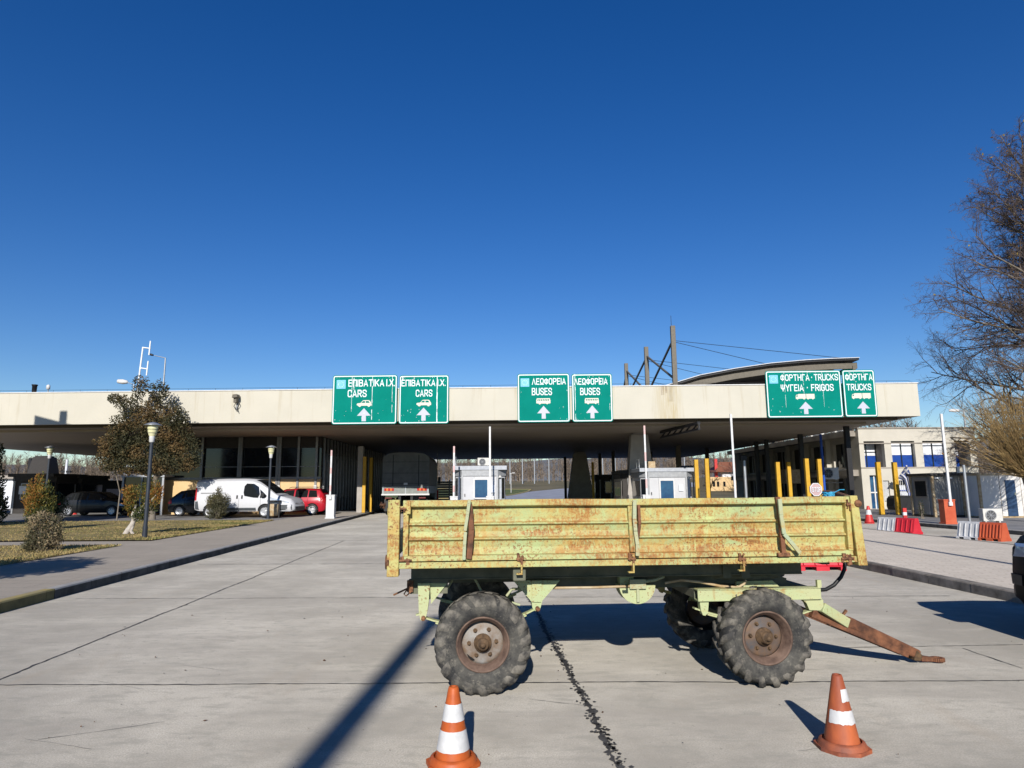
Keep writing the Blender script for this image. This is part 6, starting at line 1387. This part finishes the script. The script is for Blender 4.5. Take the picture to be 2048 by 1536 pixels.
cabin_door(ap(1932, 1000, gy).x - cg.location.x, ap(1952, 1000, gy).x - cg.location.x, False); cabin_door(.35, 1.4, True)
for px in (1878, 1903): x = ap(px, 1000, gy).x - cg.location.x; MB().box(x - .12, x + .12, -.06, .05, gh - .27, gh - .19).build('strip_lamp', M['white_metal'], cg)
mb = MB().tube([(.5, .4, gh), (.5, .4, gh + .3)], .08, 8).box(.3, .95, .5, 1.2, gh, gh + .06)
o = mb.build('roof_vent', M['galv'], cg)
wy = 30.6
wx0, wx1 = ap(1960, 1000, wy).x, ap(1960, 1000, wy).x + 5.4; wh = ap(1990, 946, wy).z - KZ
cw = thing('site_cabin', 'white panelled site cabin with dull blue door in twig shadow', 'cabin', ((wx0 + wx1) / 2, wy, KZ), 0, 'prefabricated cabins'); w = (wx1 - wx0) / 2
MB().box(-w, w, 0, 2.4, .08, wh - .1).build('cabin_wall', M['cabin_white'], cw); MB().box(-w - .05, w + .05, -.06, 2.46, wh - .1, wh).box(-w, w, .02, 2.38, 0, .08).build('roof', M['cabin_trim'], cw, .01)
for k in range(1, 6): x = -w + k * .95; MB().box(x - .01, x + .01, -.012, 0, .1, wh - .1).build('panel_seam', M['office_grey'], cw)
MB().box(-w - .01, -w + .1, -.03, .05, .05, wh - .1).build('corner_trim', M['cabin_trim'], cw)
a, b = ap(2013, 1000, wy).x - cw.location.x, ap(2033, 1000, wy).x - cw.location.x
d = MB().box(a, b, -.03, .0, .08, wh - .32).build('door', M['blue_door'], cw); MB().box(b - .09, b - .05, -.07, -.03, 1.0, 1.12).build('door_handle', M['chrome'], d)
w = gp(1988, 1047, KZ); ac_unit('white outdoor air conditioner with round fan standing before the white cabin', (w.x, w.y, KZ + .03), rad(-4), .85)

# ------------------------------------------------------------------ duty-free sign, house, fences and poles beyond
w = ap(1377, 937, 60); ds = thing('shop_sign', 'small blue FREE shop sign on poles beyond the booth by the pier', 'sign', (w.x, 60, 0)); zz = w.z; hw_ = 30 / FPX * 60 / 2 * .9
MB().box(-hw_ * 1.6, hw_, 0, .12, zz - .26, zz + .26).build('sign_panel', M['sign_sky'], ds); text(ds, 'FREE', -hw_ * .75, -.01, zz - .17, hw_ * 1.6, .34, M['sign_white'])
for x in (-hw_ * 1.2, hw_ * .7): MB().box(x - .05, x + .05, .12, .22, 0, zz + .2).build('sign_post', M['galv'], ds)
hy = 150.; hx = ap(1421, 965, hy).x; hz = gz(hy)
hs_ = thing('house', 'distant ochre house with red tiled roof and white upper storey', 'house', (hx, hy, hz)); zr = ap(1440, 943, hy).z - hz; ze = ap(1440, 928, hy).z - hz; zm = ap(1440, 954, hy).z - hz
MB().box(0, 12, 0, 9, -.8, zm).build('lower_wall', M['yellow_wall'], hs_); MB().box(3.0, 9, .8, 7.5, zm, zr).build('upper_wall', M['curtain'], hs_)
MB().add([(1.2, -.3, zr - .1), (10, -.3, zr - .1), (10, 8.2, zr - .1), (1.2, 8.2, zr - .1), (3.4, 4, ze + .6), (8, 4, ze + .6)], [(0, 1, 5, 4), (1, 2, 5), (2, 3, 4, 5), (3, 0, 4), (3, 2, 1, 0)]).build('roof', M['roof_tile'], hs_)
MB().box(1.6, 2.2, 1.5, 2.1, zm, ze + 1.2).build('chimney', M['red_paint'], hs_)
for k in range(3):
    x = .5 + k * .9 + (.5 if k == 2 else 0); f = MB().box(x, x + .5, -.04, .0, .9, 2.0).build('window', M['glass_dark'], hs_)
MB().box(5.6, 7.0, .74, .8, zm + .2, zr - .4).build('window', M['glass_dark'], hs_)
for i, px in enumerate((1020, 1045, 1069, 1098, 1170, 1206, 1231, 1370)):
    Y = 190.; w = ap(px, 950, Y); r = thing('net_post', 'slim pale post of the far row along the exit road', 'post', (w.x, Y, gz(Y)), 0, 'pale posts beyond the exit road')
    MB().tube([(0, 0, 0), (0, 0, 13)], [.2, .15], 6).build('shaft', M['galv'], r)
for (px, Y, hh, th, lab) in ((863, 74, 9, .16, 'thick white pole just past the lorry'), (872, 84, 7, .09, 'thinner white pole behind the red topped post')):
    w = ap(px, 950, Y); r = tag(MB().tube([(0, 0, 0), (0, 0, hh)], th, 8).build('white_pole', M['white_metal']), lab, 'pole'); r.location = (w.x, Y, gz(Y))
w0, w1 = ap(866, 960, 78), ap(906, 960, 78); f = thing('slat_fence', 'grey slatted fence panel between the lorry and the white booth', 'fence', (w0.x, 78, gz(78))); fl_ = w1.x - w0.x + 1.5
for k in range(8): MB().box(0, fl_, 0, .06, .3 + k * .28, .52 + k * .28).build('board', M['office_grey'], f)
for x in (0, fl_ / 2, fl_): MB().box(x - .08, x + .08, -.06, .0, 0, 2.6).build('fence_post', M['grey_metal'], f)
w = ap(867, 960, 66); r = tag(MB().box(-.22, .22, -.2, .2, 0, ap(867, 957, 66).z).build('gate_pillar', M['cabin_trim'], None, .02), 'beige pillar at the end of the slatted fence', 'pillar'); r.location = (w.x, 66, 0)
w = ap(874, 960, 64); r = thing('bollard', 'red topped bollard before the slatted fence', 'bollard', (w.x, 64, 0)); MB().tube([(0, 0, 0), (0, 0, 1.5)], .16, 10).build('shaft', M['red_paint'], r); MB().tube([(0, 0, 1.5), (0, 0, 5.5)], .05, 8).build('rod', M['white_metal'], r)
# traffic island with verge beside the exit road
wv = [(-26, 108), (-8, 112), (-2.5, 122), (.5, 136), (3.4, 152), (4.4, 162), (-26, 170)]
struct(MB().add([(x, y, gz(y) + .10) for x, y in wv], [tuple(range(7))]).build('verge', pm('green_verge', (.07, .10, .02), .95, 0, c2=(.14, .15, .04), scale=.6)))
mb = MB()
for a, b in zip(wv, wv[1:]): mb.bar((a[0], a[1], gz(a[1]) + .06), (b[0], b[1], gz(b[1]) + .06), .45, .18)
struct(mb.build('verge_kerb', M['kerb_yellow']))
w = ap(1022, 965, 140); r = thing('street_lamp', 'short white lamp on the verge of the exit road', 'street lamp', (w.x, 140, gz(140)), 0, 'street lamps'); hh = ap(1026, 947, 140).z - gz(140)
MB().tube([(0, 0, 0), (0, 0, hh)], .06, 6).tube([(-.25, 0, hh), (.55, 0, hh + .12)], .05, 6).build('pole', M['white_metal'], r); MB().box(.3, .8, -.12, .12, hh + .05, hh + .18).build('lamp_head', M['white_metal'], r)
w = ap(10, 975, 62); r = thing('white_hut', 'small white hut with dark window glimpsed under the canopy edge', 'hut', (w.x - 2.5, 62, 0)); MB().box(-3, 3.2, 0, 4, 0, 2.8).build('hut_wall', M['curtain'], r); MB().box(-3.3, 3.5, -.4, 4.4, 2.8, 3.1).build('roof', M['office_grey'], r); MB().box(1.2, 2.4, -.05, .0, .9, 2.0).build('window', M['glass_dark'], r)
w = ap(133, 935, 70); r = thing('utility_pole', 'pale pole with dark bracket under the canopy behind the brown booth', 'pole', (w.x, 70, 0)); MB().tube([(0, 0, 0), (0, 0, 4.9)], .12, 8).build('shaft', M['curtain'], r); MB().box(-.5, .5, -.1, .1, 3.55, 3.75).build('bracket', M['steel_black'], r)

# ------------------------------------------------------------------ garden lamps and bin
def garden_lamp(label, base, py_top, Y, group='garden lamps'):
    hh = ap(300, py_top, Y).z - base.z if False else None
    r = thing('garden_lamp', label, 'lamp', base, 0, group); return r
LAMP = thing('garden_lamp', 'garden lamp with cream glass and blue grey post in front of the brown conifer', 'lamp', (0, 0, 0), 0, 'garden lamps')
MB().tube([(0, 0, 0), (0, 0, 2.95)], [.062, .052], 12).tube([(0, 0, 0), (0, 0, .025)], .14, 12).tube([(0, 0, .02), (0, 0, .35)], .075, 12).build('post', M['lamp_pole'], LAMP)
MB().lathe([(.058, 2.94), (.075, 2.96), (.085, 3.13)], 16).build('collar', M['white_metal'], LAMP)
MB().lathe([(.085, 3.13), (.125, 3.22), (.128, 3.23), (.145, 3.34), (.148, 3.35), (.155, 3.46), (.15, 3.47)], 20).build('glass', M['lamp_cream'], LAMP)
MB().lathe([(.128, 3.225), (.133, 3.225), (.133, 3.235), (.13, 3.24)], 20).lathe([(.147, 3.34), (.152, 3.34), (.152, 3.352), (.148, 3.355)], 20).build('glass_band', M['lamp_pole'], LAMP)
MB().lathe([(.14, 3.465), (.265, 3.475), (.27, 3.485), (.10, 3.56), (.02, 3.58), (0, 3.59)], 24).build('shade', M['galv'], LAMP)
def put_lamp(o, px, py, pt, lab):
    b = gp(px, py, KZ + .02); zt_ = ap(px, pt, b.y).z; s = (zt_ - b.z) / 3.57; o.scale = (s, s, s); place(o, b, 0, lab)
L2, L3 = copy_tree(LAMP), copy_tree(LAMP)
put_lamp(LAMP, 289, 1075, 845, LAMP['label']); put_lamp(L2, 536, 1037, 891, 'garden lamp standing by the front wheel of the white van'); put_lamp(L3, 87, 1036, 892, 'garden lamp in front of the dark brown booth')
w = gp(547, 1036, KZ); tb = thing('litter_bin', 'cream litter bin held in a dark metal frame beside the garden lamp', 'bin', w); s = .78
MB().lathe([(.0, .1), (.19, .1), (.22, .15), (.25, .5), (.23, .72), (.20, .74), (.18, .6)], 18).build('bin_body', M['lamp_cream'] if False else M['cabin_trim'], tb)
for sgn in (-1, 1): MB().box(sgn * .28 - .025, sgn * .28 + .025, -.03, .03, 0, .9).build('frame_leg', M['steel_black'], tb)
MB().box(-.34, .34, -.12, .12, .87, .92).build('frame_top', M['steel_black'], tb)
b = gp(60, 1095, KZ)
for i, (px, py, lab) in enumerate(((300, 1029, 'white painted stone next to the ochre wall'), (315, 1028, 'second white painted stone nearer the ochre wall'))):
    w = gp(px, py, KZ); r = tag(MB().lathe([(0, 0), (.32, .02), (.34, .18), (.2, .34), (0, .37)], 7, 0, None, False).build('stone', M['curtain']), lab, 'stone', 'white stones by the porch'); r.location = w; r.scale = (1, .8, .9)

# tall lamp posts standing behind the photographer and beyond the island; their shadows fall on the concrete
lp = thing('lamp_post', 'tall plain lamp post behind the camera casting a long shadow', 'lamp post', (-1.98, -12.5, 0), 0, 'tall lamp posts'); MB().tube([(0, 0, 0), (0, 0, 9.75)], [.165, .115], 12).build('pole', M['galv'], lp); MB().lathe([(.0, 9.7), (.16, 9.75), (.14, 9.95), (0, 10)], 12).build('lamp_head', M['grey_metal'], lp)
s0, s1 = gp(2020, 1127, KZ), gp(1725, 1083, KZ); bx = s0.x - math.tan(SUN_AZ) * (s0.y - 3.0)
lp = thing('lamp_post', 'lamp post beside the block paved island casting a thin shadow', 'lamp post', (bx, 3.0, KZ - .01), 0, 'tall lamp posts'); MB().tube([(0, 0, 0), (0, 0, 9.4)], [.09, .06], 12).build('pole', M['galv'], lp); MB().lathe([(.0, 9.35), (.14, 9.4), (.12, 9.6), (0, 9.65)], 12).build('lamp_head', M['grey_metal'], lp)
# building off to one side whose shadow covers the dark booths
gb = thing('gable_building', 'plain rendered building with a sloping roof standing beside the lawn', 'building', (-26.5, 13, 0)); zL = 5.78 + 12.0 * .466 - .20; zR = zL + (3.9 - 5.88) * 3.9 / 7.1
MB().prism([(0, 0), (3.9, 0), (3.9, zR), (0, zL)], 0, 11).build('walls', M['office'], gb); MB().prism([(-.0, zL), (4.1, zR - .02), (4.1, zR + .12), (0, zL + .14)], -.2, 11.2).build('roof', M['roof_tile'], gb); MB().box(1.35, 1.75, 10, 10.6, zL - 1.5, zL + .62).build('chimney', M['red_paint'], gb)
for k in range(2):
    for z in (1.2, 4.4): MB().box(.6 + k * 2.0, 1.7 + k * 2.0, -.03, .0, z, z + 1.5).build('window', M['glass_dark'], gb)
# ------------------------------------------------------------------ vegetation
def branches(rnd, root_p, root_d, L0, r0, spec, droop=0.0, bias=None, top=.45):
    # spec: per level (children per branch, length ratio, spread angle, radius ratio, start fraction); returns list of (level, pts, radii)
    out = []; stack = [(0, Vector(root_p), Vector(root_d).normalized(), L0, r0)]
    while stack:
        lv, p, d, L_, r = stack.pop(); n = 6 if lv == 0 else (4 if lv < 3 else 3); pts = [p.copy()]; rr = [r]; q = p.copy(); dd = d.copy(); taper = .25 if lv else .35
        for i in range(n):
            j = Vector((rnd.gauss(0, 1), rnd.gauss(0, 1), rnd.gauss(0, 1))) * (.05 + .06 * lv); dd = (dd + j + Vector((0, 0, (.06 if lv < 3 else -droop)))).normalized(); q = q + dd * (L_ / n); pts.append(q.copy()); rr.append(max(r * (1 - (1 - taper) * (i + 1) / n), .0035))
        out.append((lv, pts, rr))
        if lv < len(spec):
            nc, ratio, spread, rat, st = spec[lv]; nc = max(1, int(round(nc * rnd.uniform(.8, 1.2))))
            for k in range(nc):
                t = st + (1 - st) * ((k + rnd.random()) / nc); f = t * n; i = min(int(f), n - 1); pp = pts[i].lerp(pts[i + 1], f - i); base = (pts[i + 1] - pts[i]).normalized()
                ax = base.cross(Vector((rnd.gauss(0, 1), rnd.gauss(0, 1), rnd.gauss(0, 1)))).normalized(); an = rad(rnd.uniform(spread * .6, spread * 1.25)) if lv or top < .5 else rad(rnd.uniform(.8, 1.15) * spread * (1.5 - .95 * t)); nd = Matrix.Rotation(an, 3, ax) @ base
                if bias is not None and lv == 0: nd = (nd + bias * rnd.random() * .5).normalized()
                rl = rr[i] * rat; stack.append((lv + 1, pp, nd, L_ * ratio * (1 - (top if lv == 0 else .3) * t) * rnd.uniform(.75, 1.15), max(rl, .004)))
    return out
def bare_tree(name, label, loc, H, rnd, spec, r0, group=None, thick=(10, 6, 4, 3, 3), twmin=1.0, d0=(0, 0, 1), leaves=0, bark='bark', twig='twig', cat='tree', leafm='leaf_last', leaf=.06, bias=None, top=.45):
    root = thing(name, label, cat, loc, 0, group); br = branches(rnd, (0, 0, -.05), d0, H, r0, spec, .05, bias, top); a, b, tips = MB(), MB(), []
    for lv, pts, rr in br:
        if lv >= 2: rr = [x * twmin for x in rr]
        (a if lv < 2 else b).tube(pts, rr, thick[min(lv, 4)], 0, False)
        if lv >= len(spec) - 1: tips.append(pts[-1])
    a.build('trunk', M[bark], root, 0, False); c = b.build('crown', M[twig], root, 0, False)
    if leaves and tips:
        mb = MB()
        for _ in range(leaves):
            p = rnd.choice(tips); s = leaf * rnd.uniform(.6, 1.3); q = Matrix.Rotation(rnd.random() * 6, 3, Vector((rnd.gauss(0, 1), rnd.gauss(0, 1), rnd.gauss(0, 1))).normalized()); v = [p + q @ Vector(u) * s for u in ((-1, 0, 0), (0, -.6, .1), (1, 0, 0), (0, .6, .1))]; mb.add(v, [(0, 1, 2, 3)], rnd.choice((0, 0, 1)))
        mb.build('leaves', [M[leafm], M['leaf_dead']], c, 0, False)
    return root
# tall plane tree at the side of the offices
pw = ap(2215, 1000, 38.5)
bare_tree('plane_tree', 'tall bare plane tree with fine dark twigs and a few last leaves', (pw.x, 38.5, KZ), 21.9, random.Random(27), [(50, .47, 60, .34, .11), (15, .42, 44, .45, .10), (11, .48, 44, .55, .12), (6, .5, 42, .8, .2)], .38, twmin=1.25, leaves=900, leaf=.085, bias=Vector((-.35, 0, -.12)), top=.77)
# pollarded tree with a broom of yellow shoots
w = ap(2064, 1010, 27.2); rnd = random.Random(5); pol = thing('pollard_tree', 'short pollarded tree bursting with straight yellow brown shoots', 'tree', (w.x, 27.2, KZ)); kz = ap(2046, 955, 27.2).z - KZ
MB().tube([(0, 0, -.05), (.05, 0, kz * .5), (0, 0, kz), (0, 0, kz + .2)], [.2, .16, .24, .15], 10).build('trunk', M['bark'], pol); mb = MB()
for _ in range(480):
    an = rnd.random() * 6.283; el = rad(rnd.triangular(5, 88, 50)); d = Vector((math.cos(an) * math.cos(el), math.sin(an) * math.cos(el), math.sin(el))); L_ = rnd.uniform(1.5, 2.7) + 2.1 * (math.sin(el) ** 2) * rnd.uniform(.5, 1); p = Vector((rnd.gauss(0, .12), rnd.gauss(0, .12), kz + rnd.uniform(-.1, .2))); P_ = [p]
    for i in range(4): d = (d + Vector((rnd.gauss(0, .05), rnd.gauss(0, .05), .035))).normalized(); P_.append(P_[-1] + d * L_ / 4)
    mb.tube(P_, [.016, .013, .010, .007, .004], 3, 0, False)
    for _k in range(2):
        i = rnd.choice((1, 2, 3)); q = P_[i]; dd = (d + Vector((rnd.gauss(0, .3), rnd.gauss(0, .3), rnd.gauss(0, .2)))).normalized(); mb.tube([q, q + dd * L_ * .22, q + dd * L_ * .4], [.008, .006, .003], 3, 0, False)
mb.build('crown', M['twig_yellow'], pol, 0, False)
# foliage made of small leaf clumps
def leafy(mb, rnd, blobs, n, s, mats=3, up=0.0, asp=.55, tuft=1, hole=-.33):
    tot = sum((b[3] * b[4] * b[5]) ** .667 for b in blobs)
    for (cx, cy, cz, rx, ry, rz) in blobs:
        k = int(n * (rx * ry * rz) ** .667 / tot)
        for _ in range(k):
            v = Vector((rnd.gauss(0, 1), rnd.gauss(0, 1), rnd.gauss(0, 1))).normalized(); u = 1 - .62 * rnd.random() ** 1.7
            nz = 1 + .34 * noise.noise(Vector((cx + v.x * 2, cy + v.y * 2, cz + v.z * 2)) * 1.3)
            if noise.noise(Vector((cx + v.x * rx, cy + v.y * ry, cz + v.z * rz)) * (1.5 / max(.25, rx)) ) < hole: continue
            p = Vector((cx + v.x * rx * u * nz, cy + v.y * ry * u * nz, cz + v.z * rz * u * nz)); ax = (v * .6 + Vector((rnd.gauss(0, .6), rnd.gauss(0, .6), rnd.gauss(0, .6) + up))).normalized()
            for _t in range(tuft):
                d = (ax + Vector((rnd.gauss(0, .3), rnd.gauss(0, .3), rnd.gauss(0, .3)))).normalized(); sd = d.cross(Vector((rnd.gauss(0, 1), rnd.gauss(0, 1), rnd.gauss(0, 1)))).normalized(); z = s * rnd.uniform(.6, 1.35)
                c = noise.noise(p * 1.1) + rnd.uniform(-.35, .35); m_ = 0 if c < -.08 else (1 if c < .22 else 2)
                mb.add([p - d * z * .2 - sd * z * asp * .3, p + d * z * .3 - sd * z * asp * .5, p + d * z, p + d * z * .3 + sd * z * asp * .5], [(0, 1, 2, 3)], m_)
def V_(px, py, Y, o): return ap(px, py, Y) - Vector(o)
# brown-green conifer before the canopy
CY = 35.1; cb = ap(303, 1030, CY); co = Vector((cb.x, CY, KZ)); S_ = CY / FPX * 1.0
conifer = thing('conifer_tree', 'broad shaggy bronze green conifer standing before the canopy fascia', 'tree', co); rnd = random.Random(31); blobs = []
for (px, py, rx, rz) in ((290, 775, 14, 22), (325, 785, 20, 22), (268, 812, 30, 22), (320, 825, 40, 30), (358, 842, 26, 24), (240, 800, 14, 10), (285, 850, 52, 30), (352, 880, 40, 34), (250, 890, 42, 34), (300, 905, 62, 40), (378, 905, 24, 34), (226, 915, 22, 28), (262, 930, 44, 20), (340, 930, 48, 18), (385, 925, 18, 16)):
    c = V_(px, py, CY, co); blobs.append((c.x, rnd.uniform(-.45, .1), c.z, rx * S_, min(1.0, max(rx, 24) * S_ * .7), rz * S_))
mb = MB(); leafy(mb, rnd, blobs[:4], 3600, .085, tuft=3, hole=-.2); leafy(mb, rnd, blobs[4:], 19000, .085, tuft=3, hole=-.42); mb.build('crown', [M['leaf_c'], M['leaf_a'], M['leaf_b']], conifer, 0, False); mb = MB()
mb.tube([(.05, 0, -.05), (.0, 0, 1.2), (.1, 0, 2.4), (.0, .1, 3.8), (.1, 0, 5.6)], [.17, .15, .12, .09, .03], 10)
q = V_(232, 1030, CY, co); q2 = V_(229, 935, CY, co); mb.tube([(q.x, .1, -.05), (q.x + .05, .1, 1.4), (q2.x, 0, q2.z)], [.035, .03, .02], 8)
for b in blobs: mb.tube([(.05, 0, max(1.3, b[2] - .8)), (b[0] * .6, b[1] * .6, b[2] - .25), (b[0], b[1], b[2])], [.06, .04, .015], 6)
mb.build('trunk', M['bark'], conifer, 0, False)
# pruned shrub with the white crooked trunk
ty_ = gp(255, 1070, KZ); o = Vector((ty_.x + .15, ty_.y, KZ)); Y = ty_.y; S2 = Y / FPX
sh = thing('topiary_shrub', 'clipped orange green conifer shrub on a pale crooked trunk', 'shrub', o); rnd = random.Random(8); blobs = []
P = lambda px, py, dy=0: V_(px, py, Y, o) + Vector((0, dy, 0))
for (px, py, rx, rz) in ((263, 983, 15, 12), (290, 985, 17, 22), (303, 965, 6, 14), (312, 985, 12, 20), (262, 1005, 12, 16), (300, 1010, 16, 22), (268, 1025, 13, 12), (283, 1030, 14, 14), (255, 985, 9, 9)):
    c = P(px, py); blobs.append((c.x, rnd.uniform(-.1, .1), c.z, rx * S2, rx * S2, rz * S2))
mb = MB(); leafy(mb, rnd, blobs, 5200, .075, up=1.1, asp=.35); mb.build('crown', [M['thuja_c'], M['thuja_b'], M['thuja_a']], sh, 0, False)
q = [P(250, 1071), P(256, 1060), P(264, 1050), P(268, 1040), P(266, 1028), P(272, 1010)]; mb = MB().tube(q, [.10, .085, .085, .075, .06, .03], 10).tube([P(266, 1052), P(262, 1062), P(268, 1071)], [.05, .05, .06], 8).tube([P(268, 1040), P(278, 1025), P(295, 1000)], [.05, .04, .02], 8).tube([P(268, 1035), P(285, 1022), P(312, 990)], [.04, .035, .02], 8); mb.build('trunk', M['bark_white'], sh)
# flame-tipped conifer with the dry bush before it
def bush(name, label, base_px, blobs_px, n, s, mats, up, asp, seed, Yoff=0, depth=.9, cat='shrub', stems=0):
    b = gp(*base_px, KZ); Y = b.y + Yoff; o = Vector((b.x, Y, KZ)); r = thing(name, label, cat, o); rnd = random.Random(seed); S3 = Y / FPX; bl = []
    for (px, py, rx, rz) in blobs_px: c = V_(px, py, Y, o); bl.append((c.x, rnd.uniform(-.1, .1), max(c.z, .05), rx * S3, rx * S3 * depth, rz * S3))
    mb = MB(); leafy(mb, rnd, bl, n, s, up=up, asp=asp); mb.v = [(x, y, max(z, .01)) for x, y, z in mb.v]; mb.build('crown', [M[k] for k in mats], r, 0, False); mb = MB()
    for k in range(max(stems, 3)):
        c = rnd.choice(bl); mb.tube([(rnd.uniform(-.1, .1), 0, -.02), (c[0] * .5, c[1] * .5, c[2] * .5), (c[0] + rnd.uniform(-.6, .6) * c[3], c[1] + rnd.uniform(-.6, .6) * c[4], c[2] + c[5] * rnd.uniform(.3, 1.05))], [.022, .015, .005], 5, 0, False)
    mb.build('stems', M['bark'], r, 0, False); return r
bush('thuja_shrub', 'flame shaped orange tipped conifer shrub behind the dry bush', (78, 1062), ((62, 978, 5, 20), (74, 970, 5, 22), (84, 968, 5, 22), (94, 978, 5, 18), (56, 990, 5, 18), (72, 1000, 18, 30), (85, 992, 14, 16), (90, 1000, 14, 30), (65, 1020, 13, 26), (78, 1035, 20, 22), (96, 1015, 10, 20)), 6500, .085, ('thuja_c', 'thuja_b', 'thuja_a'), 1.5, .3, 3)
bush('hedge_shrub', 'low dark green shrub in shade beside the flame shaped conifer', (112, 1040), ((110, 1000, 20, 16), (118, 1015, 18, 22), (104, 1020, 14, 16)), 2600, .085, ('thuja_c', 'leaf_c', 'bush_c'), .3, .5, 13)
bush('dry_bush', 'round dry grey brown bush with bare tangled twigs on the lawn', (85, 1104), ((85, 1075, 32, 26), (70, 1085, 20, 22), (100, 1080, 22, 24), (82, 1045, 24, 22), (112, 1050, 13, 16), (64, 1050, 12, 20), (84, 1092, 30, 14)), 6500, .06, ('bush_c', 'bush_b', 'bush_b'), .3, .35, 5, stems=90)
bush('hedge_bush', 'small olive hedge bush growing in front of the white van', (434, 1038), ((434, 1015, 20, 22), (424, 1005, 12, 16), (446, 1004, 13, 16), (434, 1000, 16, 14), (434, 1028, 18, 12), (438, 985, 6, 12)), 8000, .065, ('bush_c', 'bush_c', 'bush_a'), .7, .45, 6, stems=30)
bush('hedge_bush', 'dark bush at the very edge of the lawn under the canopy', (-8, 1050), ((-6, 985, 12, 60), (-4, 1020, 16, 34), (0, 905, 8, 20)), 3200, .11, ('thuja_c', 'leaf_c', 'bush_c'), .4, .5, 9)
w = ap(1845, 1030, 37.5); r = bush('potted_plant', 'spindly dark plant beside the black waste container', (1846, 1037), ((1842, 1015, 5, 12), (1846, 1025, 6, 9)), 160, .07, ('leaf_c', 'leaf_c', 'bush_c'), .6, .5, 19, cat='plant', stems=14)
# shrub tree out at the edge of the lawn that throws the blunt shadow over the pavement
pr_ = gp(120, 1138, KZ); sx = pr_.x - 1.1
r = thing('round_tree', 'small round evergreen at the edge of the pavement lawn', 'tree', (sx - .3, 8.3, KZ)); mb = MB(); leafy(mb, random.Random(3), [(0, 0, 2.3, 1.3, 1.1, .75), (.5, .1, 2.2, 1.0, .9, .55)], 5500, .13); mb.build('crown', [M['leaf_c'], M['leaf_a'], M['leaf_c']], r, 0, False); MB().tube([(0, 0, -.05), (.03, 0, 2.0)], [.09, .06], 8).build('trunk', M['bark'], r)
# bare young trees near the exit
for (px, Y, H, lab, sd) in ((148 + 37, 66, 4.2, 'slender bare sapling left of the conifer under the canopy', 4), (1418, 72, 4.0, 'small twisted bare tree by the yellow house', 9), (1795, 78, 9.5, 'rounded bare tree rising behind the office roof', 14), (1850, 84, 8, 'second bare tree behind the office roof', 15)):
    w = ap(px, 950, Y); bare_tree('bare_tree', lab, (w.x, Y, gz(Y)), H * .8, random.Random(sd), [(10, .5, 45, .5, .3), (6, .55, 42, .55, .25), (5, .6, 40, .6, .25)], .13, twmin=1.6, twig='wood_far')
# winter wood that closes the view
def wood(seed, n, x0, x1, y0, y1, h0, h1, gap=None):
    rnd = random.Random(seed); mb = MB()
    for _ in range(n):
        y = rnd.uniform(y0, y1); x = rnd.uniform(x0, x1) * y / y0
        if gap and gap(x, y): continue
        h = rnd.uniform(h0, h1); z = gz(y); n_ = rnd.randint(46, 70); lean = Vector((rnd.gauss(0, .05), rnd.gauss(0, .05), 1)); w_ = .14 * rnd.uniform(.7, 1.3)
        mb.add([(x - w_, y, z - .3), (x + w_, y, z - .3), (x + lean.x * h + .02, y, z + h)], [(0, 1, 2)], 0)
        for k in range(n_):
            t = rnd.uniform(.04, .97); p = Vector((x, y, z)) + lean * h * t; an = rnd.random() * 6.283; L_ = h * (.12 + .30 * (1 - t)) * rnd.uniform(.6, 1.2); el = rnd.uniform(.3, 1.25); d = Vector((math.cos(an) * math.cos(el), math.sin(an) * math.cos(el), math.sin(el))); e = p + d * L_; s = Vector((-math.sin(an) * .5 + rnd.gauss(0, .3), math.cos(an), rnd.gauss(0, .6))).normalized() * .085
            mb.add([p - s, p + s, e], [(0, 1, 2)], rnd.choice((0, 0, 1)))
            for _q in range(2):
                u = rnd.uniform(.3, .9); b = p.lerp(e, u); dd = (d + Vector((rnd.gauss(0, .5), rnd.gauss(0, .5), rnd.gauss(0, .5)))).normalized(); e2 = b + dd * L_ * .5; mb.add([b - s * .6, b + s * .6, e2], [(0, 1, 2)], rnd.choice((0, 1)))
    return mb
M['wood_far2'] = pm('winter_wood_pale', (.17, .135, .10), .95, 0, c2=(.26, .20, .14), scale=.4)
stuff(wood(1, 900, -175, 165, 208, 300, 7.5, 12).build('winter_wood', [M['wood_far'], M['wood_far2']], None, 0, False), 'mass of bare brown winter woodland beyond the checkpoint', 'woodland')
stuff(wood(2, 130, 36, 72, 118, 150, 10, 16, lambda x, y: .27 < x / y < .35).build('winter_thicket', [M['wood_far'], M['wood_far2']], None, 0, False), 'taller bare thicket rising behind the office wing', 'woodland')
